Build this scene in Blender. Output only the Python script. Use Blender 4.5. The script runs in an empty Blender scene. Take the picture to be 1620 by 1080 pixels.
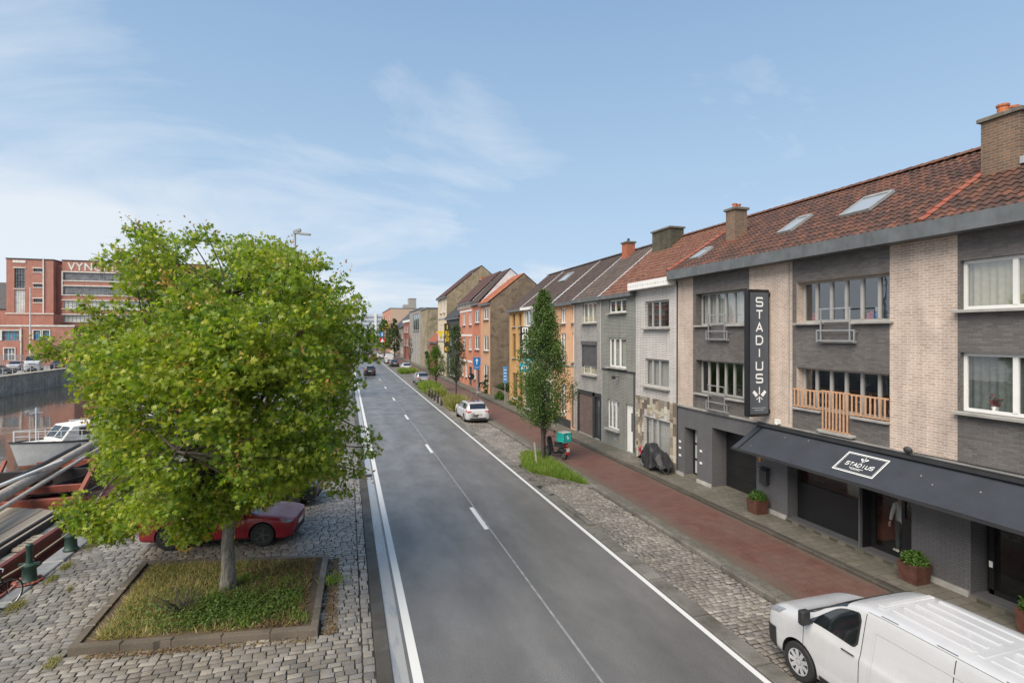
import bpy, bmesh, math, random
import numpy as np
from mathutils import Vector, Matrix, Euler
random.seed(7); RNG = np.random.default_rng(7)
S = bpy.context.scene; COL = S.collection
R = math.radians; PI = math.pi
CAMZ = 6.68

# ------------------------------------------------------------------ node helpers
class NT:
    def __init__(s, nt): s.t = nt; s.n = nt.nodes; s.l = nt.links
    def new(s, typ, **kw):
        n = s.n.new(typ)
        for k, v in kw.items(): setattr(n, k, v)
        return n
    def put(s, sock, v):
        if hasattr(v, 'is_output') or isinstance(v, bpy.types.NodeSocket): s.l.new(v, sock)
        else: sock.default_value = v
    def math(s, op, a, b=0.0, c=0.0, clamp=False):
        n = s.new('ShaderNodeMath', operation=op, use_clamp=clamp)
        for i, v in enumerate((a, b, c)): s.put(n.inputs[i], v)
        return n.outputs[0]
    def vmath(s, op, a, b=(0, 0, 0)):
        n = s.new('ShaderNodeVectorMath', operation=op); s.put(n.inputs[0], a); s.put(n.inputs[1], b)
        return n.outputs[0]
    def mix(s, f, a, b, blend='MIX'):
        n = s.new('ShaderNodeMix', data_type='RGBA', blend_type=blend)
        s.put(n.inputs[0], f); s.put(n.inputs[6], c4(a)); s.put(n.inputs[7], c4(b))
        return n.outputs[2]
    def noise(s, vec, scale, detail=4, rough=.55, dist=0.0):
        n = s.new('ShaderNodeTexNoise'); s.put(n.inputs['Vector'], vec)
        n.inputs['Scale'].default_value = scale; n.inputs['Detail'].default_value = detail
        n.inputs['Roughness'].default_value = rough; n.inputs['Distortion'].default_value = dist
        return n.outputs['Fac']
    def ramp(s, f, stops, interp='LINEAR'):
        n = s.new('ShaderNodeValToRGB'); s.put(n.inputs[0], f); e = n.color_ramp.elements
        n.color_ramp.interpolation = interp
        while len(e) < len(stops): e.new(.5)
        for q, (p, c) in zip(e, stops): q.position = p; q.color = c4(c)
        return n.outputs[0]
    def maprange(s, v, a, b, c=0.0, d=1.0):
        n = s.new('ShaderNodeMapRange'); n.clamp = True
        for i, q in enumerate((v, a, b, c, d)): s.put(n.inputs[i], q)
        return n.outputs[0]
def c4(c):
    if isinstance(c, (tuple, list)): return tuple(c) + (1,) if len(c) == 3 else tuple(c)
    return c
def srgb(r, g, b):
    f = lambda v: (v/255/12.92) if v/255 <= .04045 else ((v/255+.055)/1.055)**2.4
    return (f(r), f(g), f(b))

def newmat(name):
    m = bpy.data.materials.new(name); m.use_nodes = True
    t = NT(m.node_tree); t.n.clear()
    out = t.new('ShaderNodeOutputMaterial'); p = t.new('ShaderNodeBsdfPrincipled')
    t.l.new(p.outputs[0], out.inputs[0])
    return m, t, p, out
def pos(t): return t.new('ShaderNodeNewGeometry').outputs['Position']
def objco(t): return t.new('ShaderNodeTexCoord').outputs['Object']
def bump(t, p, h, strength=.3, dist=.01):
    b = t.new('ShaderNodeBump'); b.inputs['Strength'].default_value = strength; b.inputs['Distance'].default_value = dist
    t.put(b.inputs['Height'], h); t.l.new(b.outputs[0], p.inputs['Normal'])
def M(name, col, rough=.6, metal=0.0, var=.18, scale=2.0, bs=0.0, bscale=60, coat=0.0, spec=.5, local=False, streak=0.0):
    m, t, p, o = newmat(name)
    v = objco(t) if local else pos(t)
    n = t.noise(v, scale, 5, .6)
    f = t.maprange(n, .3, .7, 1-var, 1+var)
    if streak:
        sv = t.vmath('MULTIPLY', v, (1.0, 1.0, .12)); n3 = t.noise(sv, 3.5, 5, .65)
        f = t.math('MULTIPLY', f, t.maprange(n3, .35, .7, 1.0, 1-streak))
    g = t.new('ShaderNodeCombineXYZ')
    for i in range(3): t.put(g.inputs[i], f)
    t.put(p.inputs['Base Color'], t.mix(1.0, c4(col), g.outputs[0], 'MULTIPLY'))
    t.put(p.inputs['Roughness'], t.maprange(t.noise(v, scale*3, 3), .3, .7, max(.02, rough*.85), min(1, rough*1.15)))
    p.inputs['Metallic'].default_value = metal
    p.inputs['Specular IOR Level'].default_value = spec
    p.inputs['Coat Weight'].default_value = coat; p.inputs['Coat Roughness'].default_value = .05
    if bs: bump(t, p, t.noise(v, bscale, 3), bs, .01)
    return m
def wallvec(t):
    """world position laid on a wall: across, up"""
    gm = t.new('ShaderNodeNewGeometry'); sp = t.new('ShaderNodeSeparateXYZ'); t.l.new(gm.outputs['Position'], sp.inputs[0])
    sn = t.new('ShaderNodeSeparateXYZ'); t.l.new(gm.outputs['True Normal'], sn.inputs[0])
    fx = t.math('GREATER_THAN', t.math('ABSOLUTE', sn.outputs[0]), .6)
    u = t.math('ADD', t.math('MULTIPLY', sp.outputs[1], fx), t.math('MULTIPLY', sp.outputs[0], t.math('SUBTRACT', 1.0, fx)))
    cb = t.new('ShaderNodeCombineXYZ'); t.put(cb.inputs[0], u); t.put(cb.inputs[1], sp.outputs[2])
    return cb.outputs[0], gm.outputs['Position'], sp
def brick(name, c1, c2, mortar, w=.215, h=.068, ms=.011, rough=.85, b=.5, stain=.22, bias=0.0, off=.5, patch=None, coarse=0.0):
    m, t, p, o = newmat(name)
    vec, P, sp = wallvec(t)
    jit = t.noise(P, 7, 2)
    bt = t.new('ShaderNodeTexBrick'); bt.offset = off
    t.l.new(t.vmath('ADD', vec, (0, 0, 0)), bt.inputs['Vector'])
    bt.inputs['Scale'].default_value = 1; bt.inputs['Brick Width'].default_value = w; bt.inputs['Row Height'].default_value = h
    bt.inputs['Mortar Size'].default_value = ms; bt.inputs['Mortar Smooth'].default_value = .15; bt.inputs['Bias'].default_value = bias
    bt.inputs['Color1'].default_value = c4(c1); bt.inputs['Color2'].default_value = c4(c2); bt.inputs['Mortar'].default_value = c4(mortar)
    sv = t.vmath('MULTIPLY', P, (1.0, 1.0, .15)); s1 = t.noise(sv, 2.2, 6, .65); s2 = t.noise(P, .7, 5, .6)
    s3 = t.noise(P, 26, 3, .6)
    f = t.math('MULTIPLY', t.maprange(s1, .35, .75, 1.05, 1-stain), t.maprange(s2, .3, .7, 1-stain*.6, 1+stain*.5))
    f = t.math('MULTIPLY', f, t.maprange(s3, .3, .7, .86, 1.14))
    col = t.mix(1.0, bt.outputs['Color'], t.new('ShaderNodeCombineXYZ').outputs[0], 'MULTIPLY')
    cb = t.new('ShaderNodeCombineXYZ')
    for i in range(3): t.put(cb.inputs[i], f)
    col = t.mix(1.0, bt.outputs['Color'], cb.outputs[0], 'MULTIPLY')
    if patch:
        pn = t.noise(t.vmath('MULTIPLY', P, (1, 1, 1.4)), patch[1], 6, .7, .6)
        col = t.mix(t.maprange(pn, patch[2], patch[2]+.08), col, patch[0])
    t.put(p.inputs['Base Color'], col)
    p.inputs['Roughness'].default_value = rough
    hgt = t.math('SUBTRACT', t.math('MULTIPLY', s3, .25), bt.outputs['Fac'])
    bump(t, p, hgt, b, .008 if not coarse else coarse)
    return m
def glassmat(name, tint=(.02, .025, .03), refl=.5, clear=.6, rough=.02):
    m, t, p, o = newmat(name); t.n.remove(p)
    tr = t.new('ShaderNodeBsdfTransparent'); tr.inputs[0].default_value = (clear, clear*1.01, clear, 1)
    gl = t.new('ShaderNodeBsdfGlossy'); gl.inputs['Roughness'].default_value = rough; gl.inputs[0].default_value = (.9, .93, .96, 1)
    v = pos(t); bp = t.new('ShaderNodeBump'); bp.inputs['Strength'].default_value = .06; bp.inputs['Distance'].default_value = .02
    t.put(bp.inputs['Height'], t.noise(v, 1.6, 2)); t.l.new(bp.outputs[0], gl.inputs['Normal'])
    gm = t.new('ShaderNodeNewGeometry'); dt = t.new('ShaderNodeVectorMath', operation='DOT_PRODUCT')
    t.l.new(gm.outputs['Normal'], dt.inputs[0]); t.l.new(gm.outputs['Incoming'], dt.inputs[1])
    k = t.math('SUBTRACT', 1.0, t.math('ABSOLUTE', dt.outputs['Value']))
    f = t.math('ADD', t.math('POWER', k, 4.0), refl*.30+.03, clamp=True)
    mx = t.new('ShaderNodeMixShader'); t.put(mx.inputs[0], f)
    t.l.new(tr.outputs[0], mx.inputs[1]); t.l.new(gl.outputs[0], mx.inputs[2]); t.l.new(mx.outputs[0], o.inputs[0])
    return m

# ------------------------------------------------------------------ mesh helper
class MB:
    def __init__(s): s.v = []; s.f = []; s.m = []
    def add(s, vs, fs, mi=0):
        b = len(s.v); s.v += [tuple(map(float, q)) for q in vs]
        s.f += [tuple(b+i for i in q) for q in fs]; s.m += [mi]*len(fs); return s
    def quad(s, a, b, c, d, mi=0): return s.add([a, b, c, d], [(0, 1, 2, 3)], mi)
    def box(s, x0, x1, y0, y1, z0, z1, mi=0, skip=''):
        v = [(x0,y0,z0),(x1,y0,z0),(x1,y1,z0),(x0,y1,z0),(x0,y0,z1),(x1,y0,z1),(x1,y1,z1),(x0,y1,z1)]
        f = {'b':(0,3,2,1),'t':(4,5,6,7),'f':(0,1,5,4),'r':(1,2,6,5),'k':(2,3,7,6),'l':(3,0,4,7)}
        return s.add(v, [q for k, q in f.items() if k not in skip], mi)
    def cbox(s, x0, x1, y0, y1, z0, z1, c=.02, mi=0):
        """box with chamfered top edges"""
        v = [(x0,y0,z0),(x1,y0,z0),(x1,y1,z0),(x0,y1,z0),(x0,y0,z1-c),(x1,y0,z1-c),(x1,y1,z1-c),(x0,y1,z1-c),
             (x0+c,y0+c,z1),(x1-c,y0+c,z1),(x1-c,y1-c,z1),(x0+c,y1-c,z1)]
        f = [(0,3,2,1)]
        for i in range(4):
            j = (i+1) % 4; f += [(i,j,4+j,4+i),(4+i,4+j,8+j,8+i)]
        return s.add(v, f+[(8,9,10,11)], mi)
    def bar(s, a, b, w, h=None, mi=0, up=(0,0,1)):
        a = Vector(a); b = Vector(b); d = (b-a).normalized(); h = h or w
        u = Vector(up)
        if abs(d.dot(u)) > .98: u = Vector((0,1,0))
        sd = d.cross(u).normalized(); u = sd.cross(d)
        v = [p + sd*i*w/2 + u*j*h/2 for p in (a, b) for i, j in ((-1,-1),(1,-1),(1,1),(-1,1))]
        return s.add(v, [(3,2,1,0),(4,5,6,7),(0,1,5,4),(1,2,6,5),(2,3,7,6),(3,0,4,7)], mi)
    def tube(s, pts, r, n=8, mi=0, cap=True):
        pts = [Vector(p) for p in pts]; k = len(pts)
        rs = [r]*k if not isinstance(r, (list, tuple)) else r
        vs = []; fs = []; ref = None
        for i, p in enumerate(pts):
            d = (pts[min(i+1, k-1)]-pts[max(i-1, 0)]).normalized()
            if ref is None: ref = Vector((0,0,1)) if abs(d.z) < .9 else Vector((1,0,0))
            sd = d.cross(ref).normalized(); up = sd.cross(d).normalized(); ref = up
            for q in range(n):
                a = 2*PI*q/n; vs.append(p + (sd*math.cos(a)+up*math.sin(a))*rs[i])
        for i in range(k-1):
            for q in range(n):
                w = (q+1) % n; fs.append((i*n+q, i*n+w, (i+1)*n+w, (i+1)*n+q))
        if cap: fs += [tuple(range(n-1, -1, -1)), tuple((k-1)*n+q for q in range(n))]
        return s.add(vs, fs, mi)
    def lathe(s, prof, n=16, org=(0,0,0), axis='z', mi=0):
        vs = []; fs = []; k = len(prof)
        for r, h in prof:
            for q in range(n):
                a = 2*PI*q/n; x, y, z = r*math.cos(a), r*math.sin(a), h
                if axis == 'y': x, y, z = x, z, y
                elif axis == 'x': x, y, z = z, x, y
                vs.append((x+org[0], y+org[1], z+org[2]))
        for i in range(k-1):
            for q in range(n):
                w = (q+1) % n; fs.append((i*n+q, i*n+w, (i+1)*n+w, (i+1)*n+q))
        fs += [tuple(range(n-1, -1, -1)), tuple((k-1)*n+q for q in range(n))]
        return s.add(vs, fs, mi)
    def ball(s, c, rx, ry=None, rz=None, n=10, mi=0):
        ry = ry or rx; rz = rz or rx; vs = [(c[0], c[1], c[2]-rz)]; fs = []; m = n//2
        for i in range(1, m):
            a = -PI/2+PI*i/m
            for q in range(n):
                b = 2*PI*q/n; vs.append((c[0]+rx*math.cos(a)*math.cos(b), c[1]+ry*math.cos(a)*math.sin(b), c[2]+rz*math.sin(a)))
        vs.append((c[0], c[1], c[2]+rz)); T = len(vs)-1
        for q in range(n):
            w = (q+1) % n; fs.append((0, 1+w, 1+q)); fs.append((T, T-n+q, T-n+w))
            for i in range(m-2): fs.append((1+i*n+q, 1+i*n+w, 1+(i+1)*n+w, 1+(i+1)*n+q))
        return s.add(vs, fs, mi)
    def prism(s, poly, ax, a0, a1, mi=0):
        """poly of 2d points extruded along axis ax"""
        def q(p, h): return {'x': (h, p[0], p[1]), 'y': (p[0], h, p[1]), 'z': (p[0], p[1], h)}[ax]
        n = len(poly); vs = [q(p, a0) for p in poly]+[q(p, a1) for p in poly]
        fs = [tuple(range(n)), tuple(range(2*n-1, n-1, -1))]+[(i, n+i, n+(i+1) % n, (i+1) % n) for i in range(n)]
        return s.add(vs, fs, mi)
    def build(s, name, mats, parent=None, smooth=False, bevel=0.0, fix=True, world=True):
        me = bpy.data.meshes.new(name); me.from_pydata(s.v, [], s.f)
        for m in (mats if isinstance(mats, (list, tuple)) else [mats]): me.materials.append(m)
        me.polygons.foreach_set('material_index', s.m)
        if fix:
            bm = bmesh.new(); bm.from_mesh(me)
            bmesh.ops.recalc_face_normals(bm, faces=bm.faces)
            bm.to_mesh(me); bm.free()
        if smooth:
            me.polygons.foreach_set('use_smooth', [True]*len(me.polygons))
            me.set_sharp_from_angle(angle=R(smooth if smooth is not True else 40))
        me.update()
        o = bpy.data.objects.new(name, me); COL.objects.link(o)
        if parent is not None: attach(o, parent, world)
        if bevel:
            b = o.modifiers.new('edge', 'BEVEL'); b.width = bevel; b.segments = 2; b.limit_method = 'ANGLE'; b.angle_limit = R(40)
        return o
def absm(o):
    m = o.matrix_basis.copy()
    if o.parent: m = absm(o.parent) @ o.matrix_parent_inverse @ m
    return m
def attach(o, parent, world=True):
    o.parent = parent
    if world: o.matrix_parent_inverse = absm(parent).inverted()
def tag(o, label=None, cat=None, group=None, kind=None):
    if label: o['label'] = label
    if cat: o['category'] = cat
    if group: o['group'] = group
    if kind: o['kind'] = kind
    return o
def struct(o): o['kind'] = 'structure'; return o
def thing(name, label, cat, loc=(0,0,0), rz=0.0, group=None):
    o = bpy.data.objects.new(name, None); COL.objects.link(o); o.location = loc; o.rotation_euler = (0, 0, rz); o.empty_display_size = .2
    return tag(o, label, cat, group)
def copy_tree(o, parent=None):
    c = o.copy(); COL.objects.link(c)
    if parent is not None: c.parent = parent
    for ch in [q for q in bpy.data.objects if q.parent == o]: copy_tree(ch, c)
    return c
def text(s, size, mat, mtx, name='lettering', parent=None, sx=1.0, depth=.012, bold=.0, align='CENTER', space=1.0):
    cu = bpy.data.curves.new(name, 'FONT'); cu.body = s; cu.size = size; cu.extrude = depth; cu.offset = bold
    cu.align_x = align; cu.align_y = 'CENTER'; cu.space_character = space
    tmp = bpy.data.objects.new('tmp', cu); COL.objects.link(tmp)
    dg = bpy.context.evaluated_depsgraph_get(); dg.update()
    me = bpy.data.meshes.new_from_object(tmp.evaluated_get(dg)); COL.objects.unlink(tmp); bpy.data.objects.remove(tmp)
    me.transform(Matrix.Diagonal((sx, 1, 1, 1))); me.transform(mtx); me.materials.clear(); me.materials.append(mat); me.name = name
    o = bpy.data.objects.new(name, me); COL.objects.link(o)
    if parent is not None: attach(o, parent)
    return o
def join_mb(objs, name, parent=None):
    """several small meshes of one material into one part"""
    vs, fs = [], []; mat = objs[0].data.materials[0]
    for o in objs:
        b = len(vs); vs += [v.co.copy() for v in o.data.vertices]; fs += [tuple(b+i for i in p.vertices) for p in o.data.polygons]
        bpy.data.objects.remove(o)
    mb = MB(); mb.add(vs, fs); return mb.build(name, mat, parent, fix=False)
def frame(o, xaxis, yaxis):
    """matrix: local x -> xaxis, local y -> yaxis, origin o"""
    x = Vector(xaxis).normalized(); y = Vector(yaxis).normalized(); z = x.cross(y)
    m = Matrix((x, y, z)).transposed().to_4x4(); m.translation = Vector(o); return m

# ------------------------------------------------------------------ camera, sky, sun
cam = bpy.data.cameras.new('camera'); co = bpy.data.objects.new('camera', cam); COL.objects.link(co)
cam.sensor_width = 36; cam.lens = 860/1620*36; cam.clip_end = 6000; cam.clip_start = .1; cam.shift_y = -12/1620
co.location = (0, 0, CAMZ); co.rotation_euler = (R(90), 0, -math.atan(261/860)); S.camera = co
S.view_settings.view_transform = 'Standard'; S.view_settings.look = 'None'; S.view_settings.gamma = 1; S.view_settings.exposure = 0.4
S.cycles.max_bounces = 8; S.cycles.transparent_max_bounces = 16; S.cycles.use_denoising = True
S.cycles.sample_clamp_indirect = 6
SUN_EL, SUN_AZ = R(48), R(232)      # azimuth clockwise from +y (the road)
W = bpy.data.worlds.new('World'); S.world = W; W.use_nodes = True
t = NT(W.node_tree); t.n.clear()
sky = t.new('ShaderNodeTexSky', sky_type='NISHITA'); sky.sun_disc = False; sky.sun_elevation = SUN_EL; sky.sun_rotation = SUN_AZ
sky.air_density = 1.0; sky.dust_density = 1.5; sky.ozone_density = 1.0
dirv = t.new('ShaderNodeTexCoord').outputs['Generated']
sp = t.new('ShaderNodeSeparateXYZ'); t.l.new(dirv, sp.inputs[0]); dz = t.math('MAXIMUM', sp.outputs[2], 0.0)
# thin veil of haze over the whole sky, paler towards the horizon
haz = t.ramp(dz, [(0.0, (4.7,5.8,7.0)), (.10, (4.0,5.3,6.9)), (.28, (3.4,4.85,6.55)), (.55, (2.25,3.6,5.6)), (1.0, (1.7,2.8,4.8))])
base = t.mix(.80, sky.outputs[0], haz)
# clouds on a flat layer overhead: direction divided by height
den = t.math('ADD', dz, .20); pv = t.new('ShaderNodeCombineXYZ')
t.put(pv.inputs[0], t.math('DIVIDE', sp.outputs[0], den)); t.put(pv.inputs[1], t.math('DIVIDE', sp.outputs[1], den)); pv.inputs[2].default_value = 3.3
n1 = t.noise(t.vmath('MULTIPLY', pv.outputs[0], (.7, 1.1, 1)), 1.15, 9, .60, .6)
n2 = t.noise(t.vmath('ADD', pv.outputs[0], (4.1, 2.2, 0)), .55, 4, .5, .3)
# more cloud towards the canal side (-x) than over the houses
side = t.maprange(sp.outputs[0], -.70, .10, .245, -.07)
cl = t.math('ADD', t.math('ADD', n1, t.math('MULTIPLY', t.math('SUBTRACT', n2, .5), .9)), side)
low = t.maprange(dz, .03, .24, .24, 0.0); hi = t.maprange(dz, .40, .60, 0.0, -.10)
cf = t.maprange(t.math('ADD', t.math('ADD', cl, low), hi), .47, .78, 0.0, .92)
skyc = t.mix(cf, base, (6.2, 6.65, 7.15))
bg = t.new('ShaderNodeBackground'); bg.inputs[1].default_value = .1; t.l.new(skyc, bg.inputs[0])
out = t.new('ShaderNodeOutputWorld'); t.l.new(bg.outputs[0], out.inputs[0])
sl = bpy.data.lights.new('sun', 'SUN'); sl.energy = 4.0; sl.angle = R(48); sl.color = (1, .90, .77)
so = bpy.data.objects.new('sun', sl); COL.objects.link(so)
sd = Vector((math.sin(SUN_AZ)*math.cos(SUN_EL), math.cos(SUN_AZ)*math.cos(SUN_EL), math.sin(SUN_EL)))
so.rotation_euler = sd.to_track_quat('Z', 'Y').to_euler(); so.location = (0, -20, 60)

# ------------------------------------------------------------------ shared materials
m_black = M('black_metal', (.012,.012,.013), .4)
m_dark = M('charcoal_paint', (.03,.031,.034), .55, bs=.1)
m_grey = M('grey_paint', (.28,.29,.29), .5)
m_white = M('white_frame', (.72,.72,.70), .4, var=.06)
m_alu = M('grey_frame', (.36,.355,.34), .45, var=.08)
m_steel = M('galvanised_steel', (.42,.43,.44), .4, metal=.6)
m_zinc = M('zinc_gutter', (.14,.15,.155), .45, metal=.2, var=.25, streak=.2)
m_sill = M('bluestone_sill', (.30,.29,.27), .7, var=.25, bs=.15)
m_conc = M('concrete', (.34,.33,.31), .75, var=.25, scale=1.3, bs=.25, bscale=90)
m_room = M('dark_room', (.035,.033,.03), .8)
m_curtw = M('white_curtain', (.62,.63,.62), .9, var=.1, scale=9)
m_curty = M('cream_curtain', (.62,.58,.44), .9, var=.1, scale=9)
m_curtg = M('grey_curtain', (.25,.28,.27), .9, var=.2, scale=9)
m_glass = glassmat('window_glass', refl=.55, clear=.75)
m_shop = glassmat('shop_glass', refl=.04, clear=.93)
m_farglass = M('far_window_glass', (.06,.07,.08), .08, var=.4)
m_wood = M('pale_wood', (.50,.29,.17), .6, var=.2, scale=12, local=True)
m_letters = M('white_letters', (.82,.83,.83), .5, var=.03)
# ================================================================== GROUND
def asphalt():
    m, t, p, o = newmat('asphalt'); P = pos(t)
    a = t.noise(P, 38, 5, .85); b = t.noise(t.vmath('MULTIPLY', P, (1, .45, 1)), .9, 6, .65); c = t.noise(P, .35, 4)
    e = t.noise(t.vmath('MULTIPLY', P, (2.2, .3, 1)), 1.0, 5, .65)
    f = t.math('MULTIPLY', t.maprange(a, .36, .64, .5, 1.5), t.maprange(b, .3, .7, .84, 1.14))
    f = t.math('MULTIPLY', f, t.maprange(c, .3, .7, .86, 1.12)); f = t.math('MULTIPLY', f, t.maprange(e, .3, .7, .95, 1.05))
    sp = t.new('ShaderNodeSeparateXYZ'); t.l.new(P, sp.inputs[0])
    # polished wheel tracks, two per lane
    x = sp.outputs[0]; wv = t.math('COSINE', t.math('MULTIPLY', t.math('SUBTRACT', x, 2.35), 2*PI/1.62))
    f = t.math('MULTIPLY', f, t.maprange(wv, -1, 1, .93, 1.08))
    cb = t.new('ShaderNodeCombineXYZ')
    for i in range(3): t.put(cb.inputs[i], t.math('MULTIPLY', f, (.130,.125,.117)[i]))
    t.put(p.inputs['Base Color'], cb.outputs[0])
    t.put(p.inputs['Roughness'], t.maprange(b, .3, .7, .50, .30)); bump(t, p, a, .5, .006)
    return m
m_asph = asphalt()
def settmat(name, cols, wet=.42):
    m, t, p, o = newmat(name); P = pos(t); g = t.new('ShaderNodeNewGeometry')
    base = t.ramp(g.outputs['Random Per Island'], [(i/(len(cols)-1), c) for i, c in enumerate(cols)])
    n = t.noise(P, 34, 4, .7); d = t.noise(P, .5, 5, .6)
    f = t.math('MULTIPLY', t.maprange(n, .3, .7, .72, 1.25), t.maprange(d, .35, .65, .72, 1.15))
    cb = t.new('ShaderNodeCombineXYZ')
    for i in range(3): t.put(cb.inputs[i], f)
    t.put(p.inputs['Base Color'], t.mix(1.0, base, cb.outputs[0], 'MULTIPLY'))
    t.put(p.inputs['Roughness'], t.maprange(d, .35, .65, wet, wet+.25)); bump(t, p, n, .35, .01)
    return m
m_sett = settmat('porphyry_setts', [(.185,.165,.138),(.235,.21,.18),(.165,.152,.138),(.275,.244,.203),(.22,.207,.19),(.34,.308,.265)], .26)
m_joint = M('sett_joints', (.036,.03,.023), .8, var=.5, scale=5, bs=.4)
def settfar():
    m, t, p, o = newmat('setts_far'); P = pos(t)
    bt = t.new('ShaderNodeTexBrick'); t.l.new(P, bt.inputs['Vector']); bt.inputs['Scale'].default_value = 1
    bt.inputs['Brick Width'].default_value = .21; bt.inputs['Row Height'].default_value = .15; bt.inputs['Mortar Size'].default_value = .012
    bt.inputs['Color1'].default_value = (.15,.13,.11,1); bt.inputs['Color2'].default_value = (.22,.20,.17,1); bt.inputs['Mortar'].default_value = (.06,.052,.04,1)
    n = t.noise(P, .6, 5); t.put(p.inputs['Base Color'], t.mix(t.maprange(n, .35, .65, 0, .35), bt.outputs[0], (.10,.09,.07)))
    t.put(p.inputs['Roughness'], t.maprange(n, .3, .7, .4, .65)); bump(t, p, t.math('SUBTRACT', 1.0, bt.outputs['Fac']), .5, .01)
    return m
m_settfar = settfar()
def redpave():
    m, t, p, o = newmat('red_brick_paving'); P = pos(t)
    bt = t.new('ShaderNodeTexBrick'); t.l.new(t.vmath('MULTIPLY', P, (1, 1, 1)), bt.inputs['Vector']); bt.inputs['Scale'].default_value = 1; bt.offset = .0
    bt.inputs['Brick Width'].default_value = .30; bt.inputs['Row Height'].default_value = .30; bt.inputs['Mortar Size'].default_value = .007
    bt.inputs['Color1'].default_value = (.115,.052,.042,1); bt.inputs['Color2'].default_value = (.145,.067,.052,1); bt.inputs['Mortar'].default_value = (.075,.04,.034,1)
    n = t.noise(P, .45, 6, .6); n2 = t.noise(P, 18, 4, .65); sp = t.new('ShaderNodeSeparateXYZ'); t.l.new(P, sp.inputs[0])
    edge = t.math('ADD', t.maprange(sp.outputs[0], 10.6, 11.25, .9, 0), t.maprange(sp.outputs[0], 12.9, 13.2, 0, .7))
    moss = t.math('ADD', edge, t.math('MULTIPLY', t.math('SUBTRACT', n, .42), 1.8), clamp=True)
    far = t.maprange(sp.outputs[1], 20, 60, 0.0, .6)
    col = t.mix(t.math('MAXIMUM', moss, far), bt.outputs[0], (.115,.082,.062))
    cb = t.new('ShaderNodeCombineXYZ')
    for i in range(3): t.put(cb.inputs[i], t.maprange(n2, .3, .7, .78, 1.2))
    t.put(p.inputs['Base Color'], t.mix(1.0, col, cb.outputs[0], 'MULTIPLY'))
    t.put(p.inputs['Roughness'], t.maprange(n, .35, .65, .42, .75)); bump(t, p, t.math('SUBTRACT', n2, bt.outputs['Fac']), .35, .006)
    return m
m_red = redpave()
def slabmat(name, c1, c2, w, h, ms, moss=(.07,.07,.045), mo=.35):
    m, t, p, o = newmat(name); P = pos(t)
    bt = t.new('ShaderNodeTexBrick'); t.l.new(P, bt.inputs['Vector']); bt.inputs['Scale'].default_value = 1; bt.offset = .5
    bt.inputs['Brick Width'].default_value = w; bt.inputs['Row Height'].default_value = h; bt.inputs['Mortar Size'].default_value = ms
    bt.inputs['Color1'].default_value = c4(c1); bt.inputs['Color2'].default_value = c4(c2); bt.inputs['Mortar'].default_value = (.06,.055,.04,1)
    n = t.noise(P, .9, 7, .65); n2 = t.noise(P, 40, 3, .7)
    col = t.mix(t.maprange(n, .42, .7, 0, mo*2), bt.outputs[0], moss)
    cb = t.new('ShaderNodeCombineXYZ')
    for i in range(3): t.put(cb.inputs[i], t.maprange(n2, .3, .7, .75, 1.22))
    t.put(p.inputs['Base Color'], t.mix(1.0, col, cb.outputs[0], 'MULTIPLY'))
    t.put(p.inputs['Roughness'], t.maprange(n, .3, .7, .42, .8)); bump(t, p, t.math('SUBTRACT', n2, bt.outputs['Fac']), .3, .006)
    return m
m_walk = slabmat('grey_sidewalk_tiles', (.125,.115,.095), (.165,.15,.125), .30, .30, .008)
m_kerb = slabmat('kerb_stone', (.155,.145,.125), (.20,.185,.165), 20, 1.0, .012, (.055,.05,.036), .45)
m_kerbd = slabmat('dark_kerb_stone', (.06,.052,.042), (.085,.074,.06), 20, .9, .012, (.04,.036,.026), .45)
def guttermat():
    m, t, p, o = newmat('wet_gutter'); P = pos(t); n = t.noise(t.vmath('MULTIPLY', P, (2.5, .35, 1)), 1.4, 6, .6)
    wetf = t.maprange(n, .36, .50, 1, 0)
    t.put(p.inputs['Base Color'], t.mix(wetf, (.30,.295,.28), (.20,.205,.21)))
    t.put(p.inputs['Roughness'], t.mix(wetf, (.45,)*3, (.05,)*3)); p.inputs['Specular IOR Level'].default_value = .9
    p.inputs['Coat Weight'].default_value = .25; p.inputs['Coat Roughness'].default_value = .04
    bump(t, p, t.noise(P, 60, 3), .04, .01)
    return m
m_gut = guttermat()
def paintmat():
    m, t, p, o = newmat('road_paint'); P = pos(t); n = t.noise(P, 45, 4, .75); n2 = t.noise(P, 2.5, 3)
    f = t.maprange(t.math('ADD', n, t.math('MULTIPLY', n2, .35)), .54, .38, 0, .75)
    t.put(p.inputs['Base Color'], t.mix(f, (.62,.62,.60), (.27,.265,.26))); p.inputs['Roughness'].default_value = .5
    return m
m_paint = paintmat()
m_soil = M('ground_earth', (.10,.095,.07), .9, var=.3, scale=.6, bs=.3, bscale=8)
YN, YF = -40.0, 420.0
def sheet(name, x0, x1, z, mat, y0=YN, y1=YF, n=1):
    mb = MB()
    for i in range(n):
        a = y0+(y1-y0)*i/n; b = y0+(y1-y0)*(i+1)/n
        mb.quad((x0,a,z),(x1,a,z),(x1,b,z),(x0,b,z))
    return struct(mb.build(name, mat, fix=False))
# one ground on each side of the canal, out to the horizon
mb = MB(); mb.quad((-8.0,-400,-.03),(2500,-400,-.03),(2500,3000,-.03),(-8.0,3000,-.03))
struct(mb.build('ground', m_soil, fix=False))
mb = MB(); mb.quad((-2500,-400,.80),(-43.6,-400,.80),(-43.6,3000,.80),(-2500,3000,.80)); mb.quad((-43.6,125,.80),(-24,125,.80),(-24,3000,.80),(-43.6,3000,.80))
struct(mb.build('far_bank_ground', M('far_bank_paving', (.27,.265,.25), .7, var=.2, scale=.3), fix=False))
sheet('road', 1.15, 7.82, 0.0, m_asph)
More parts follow.
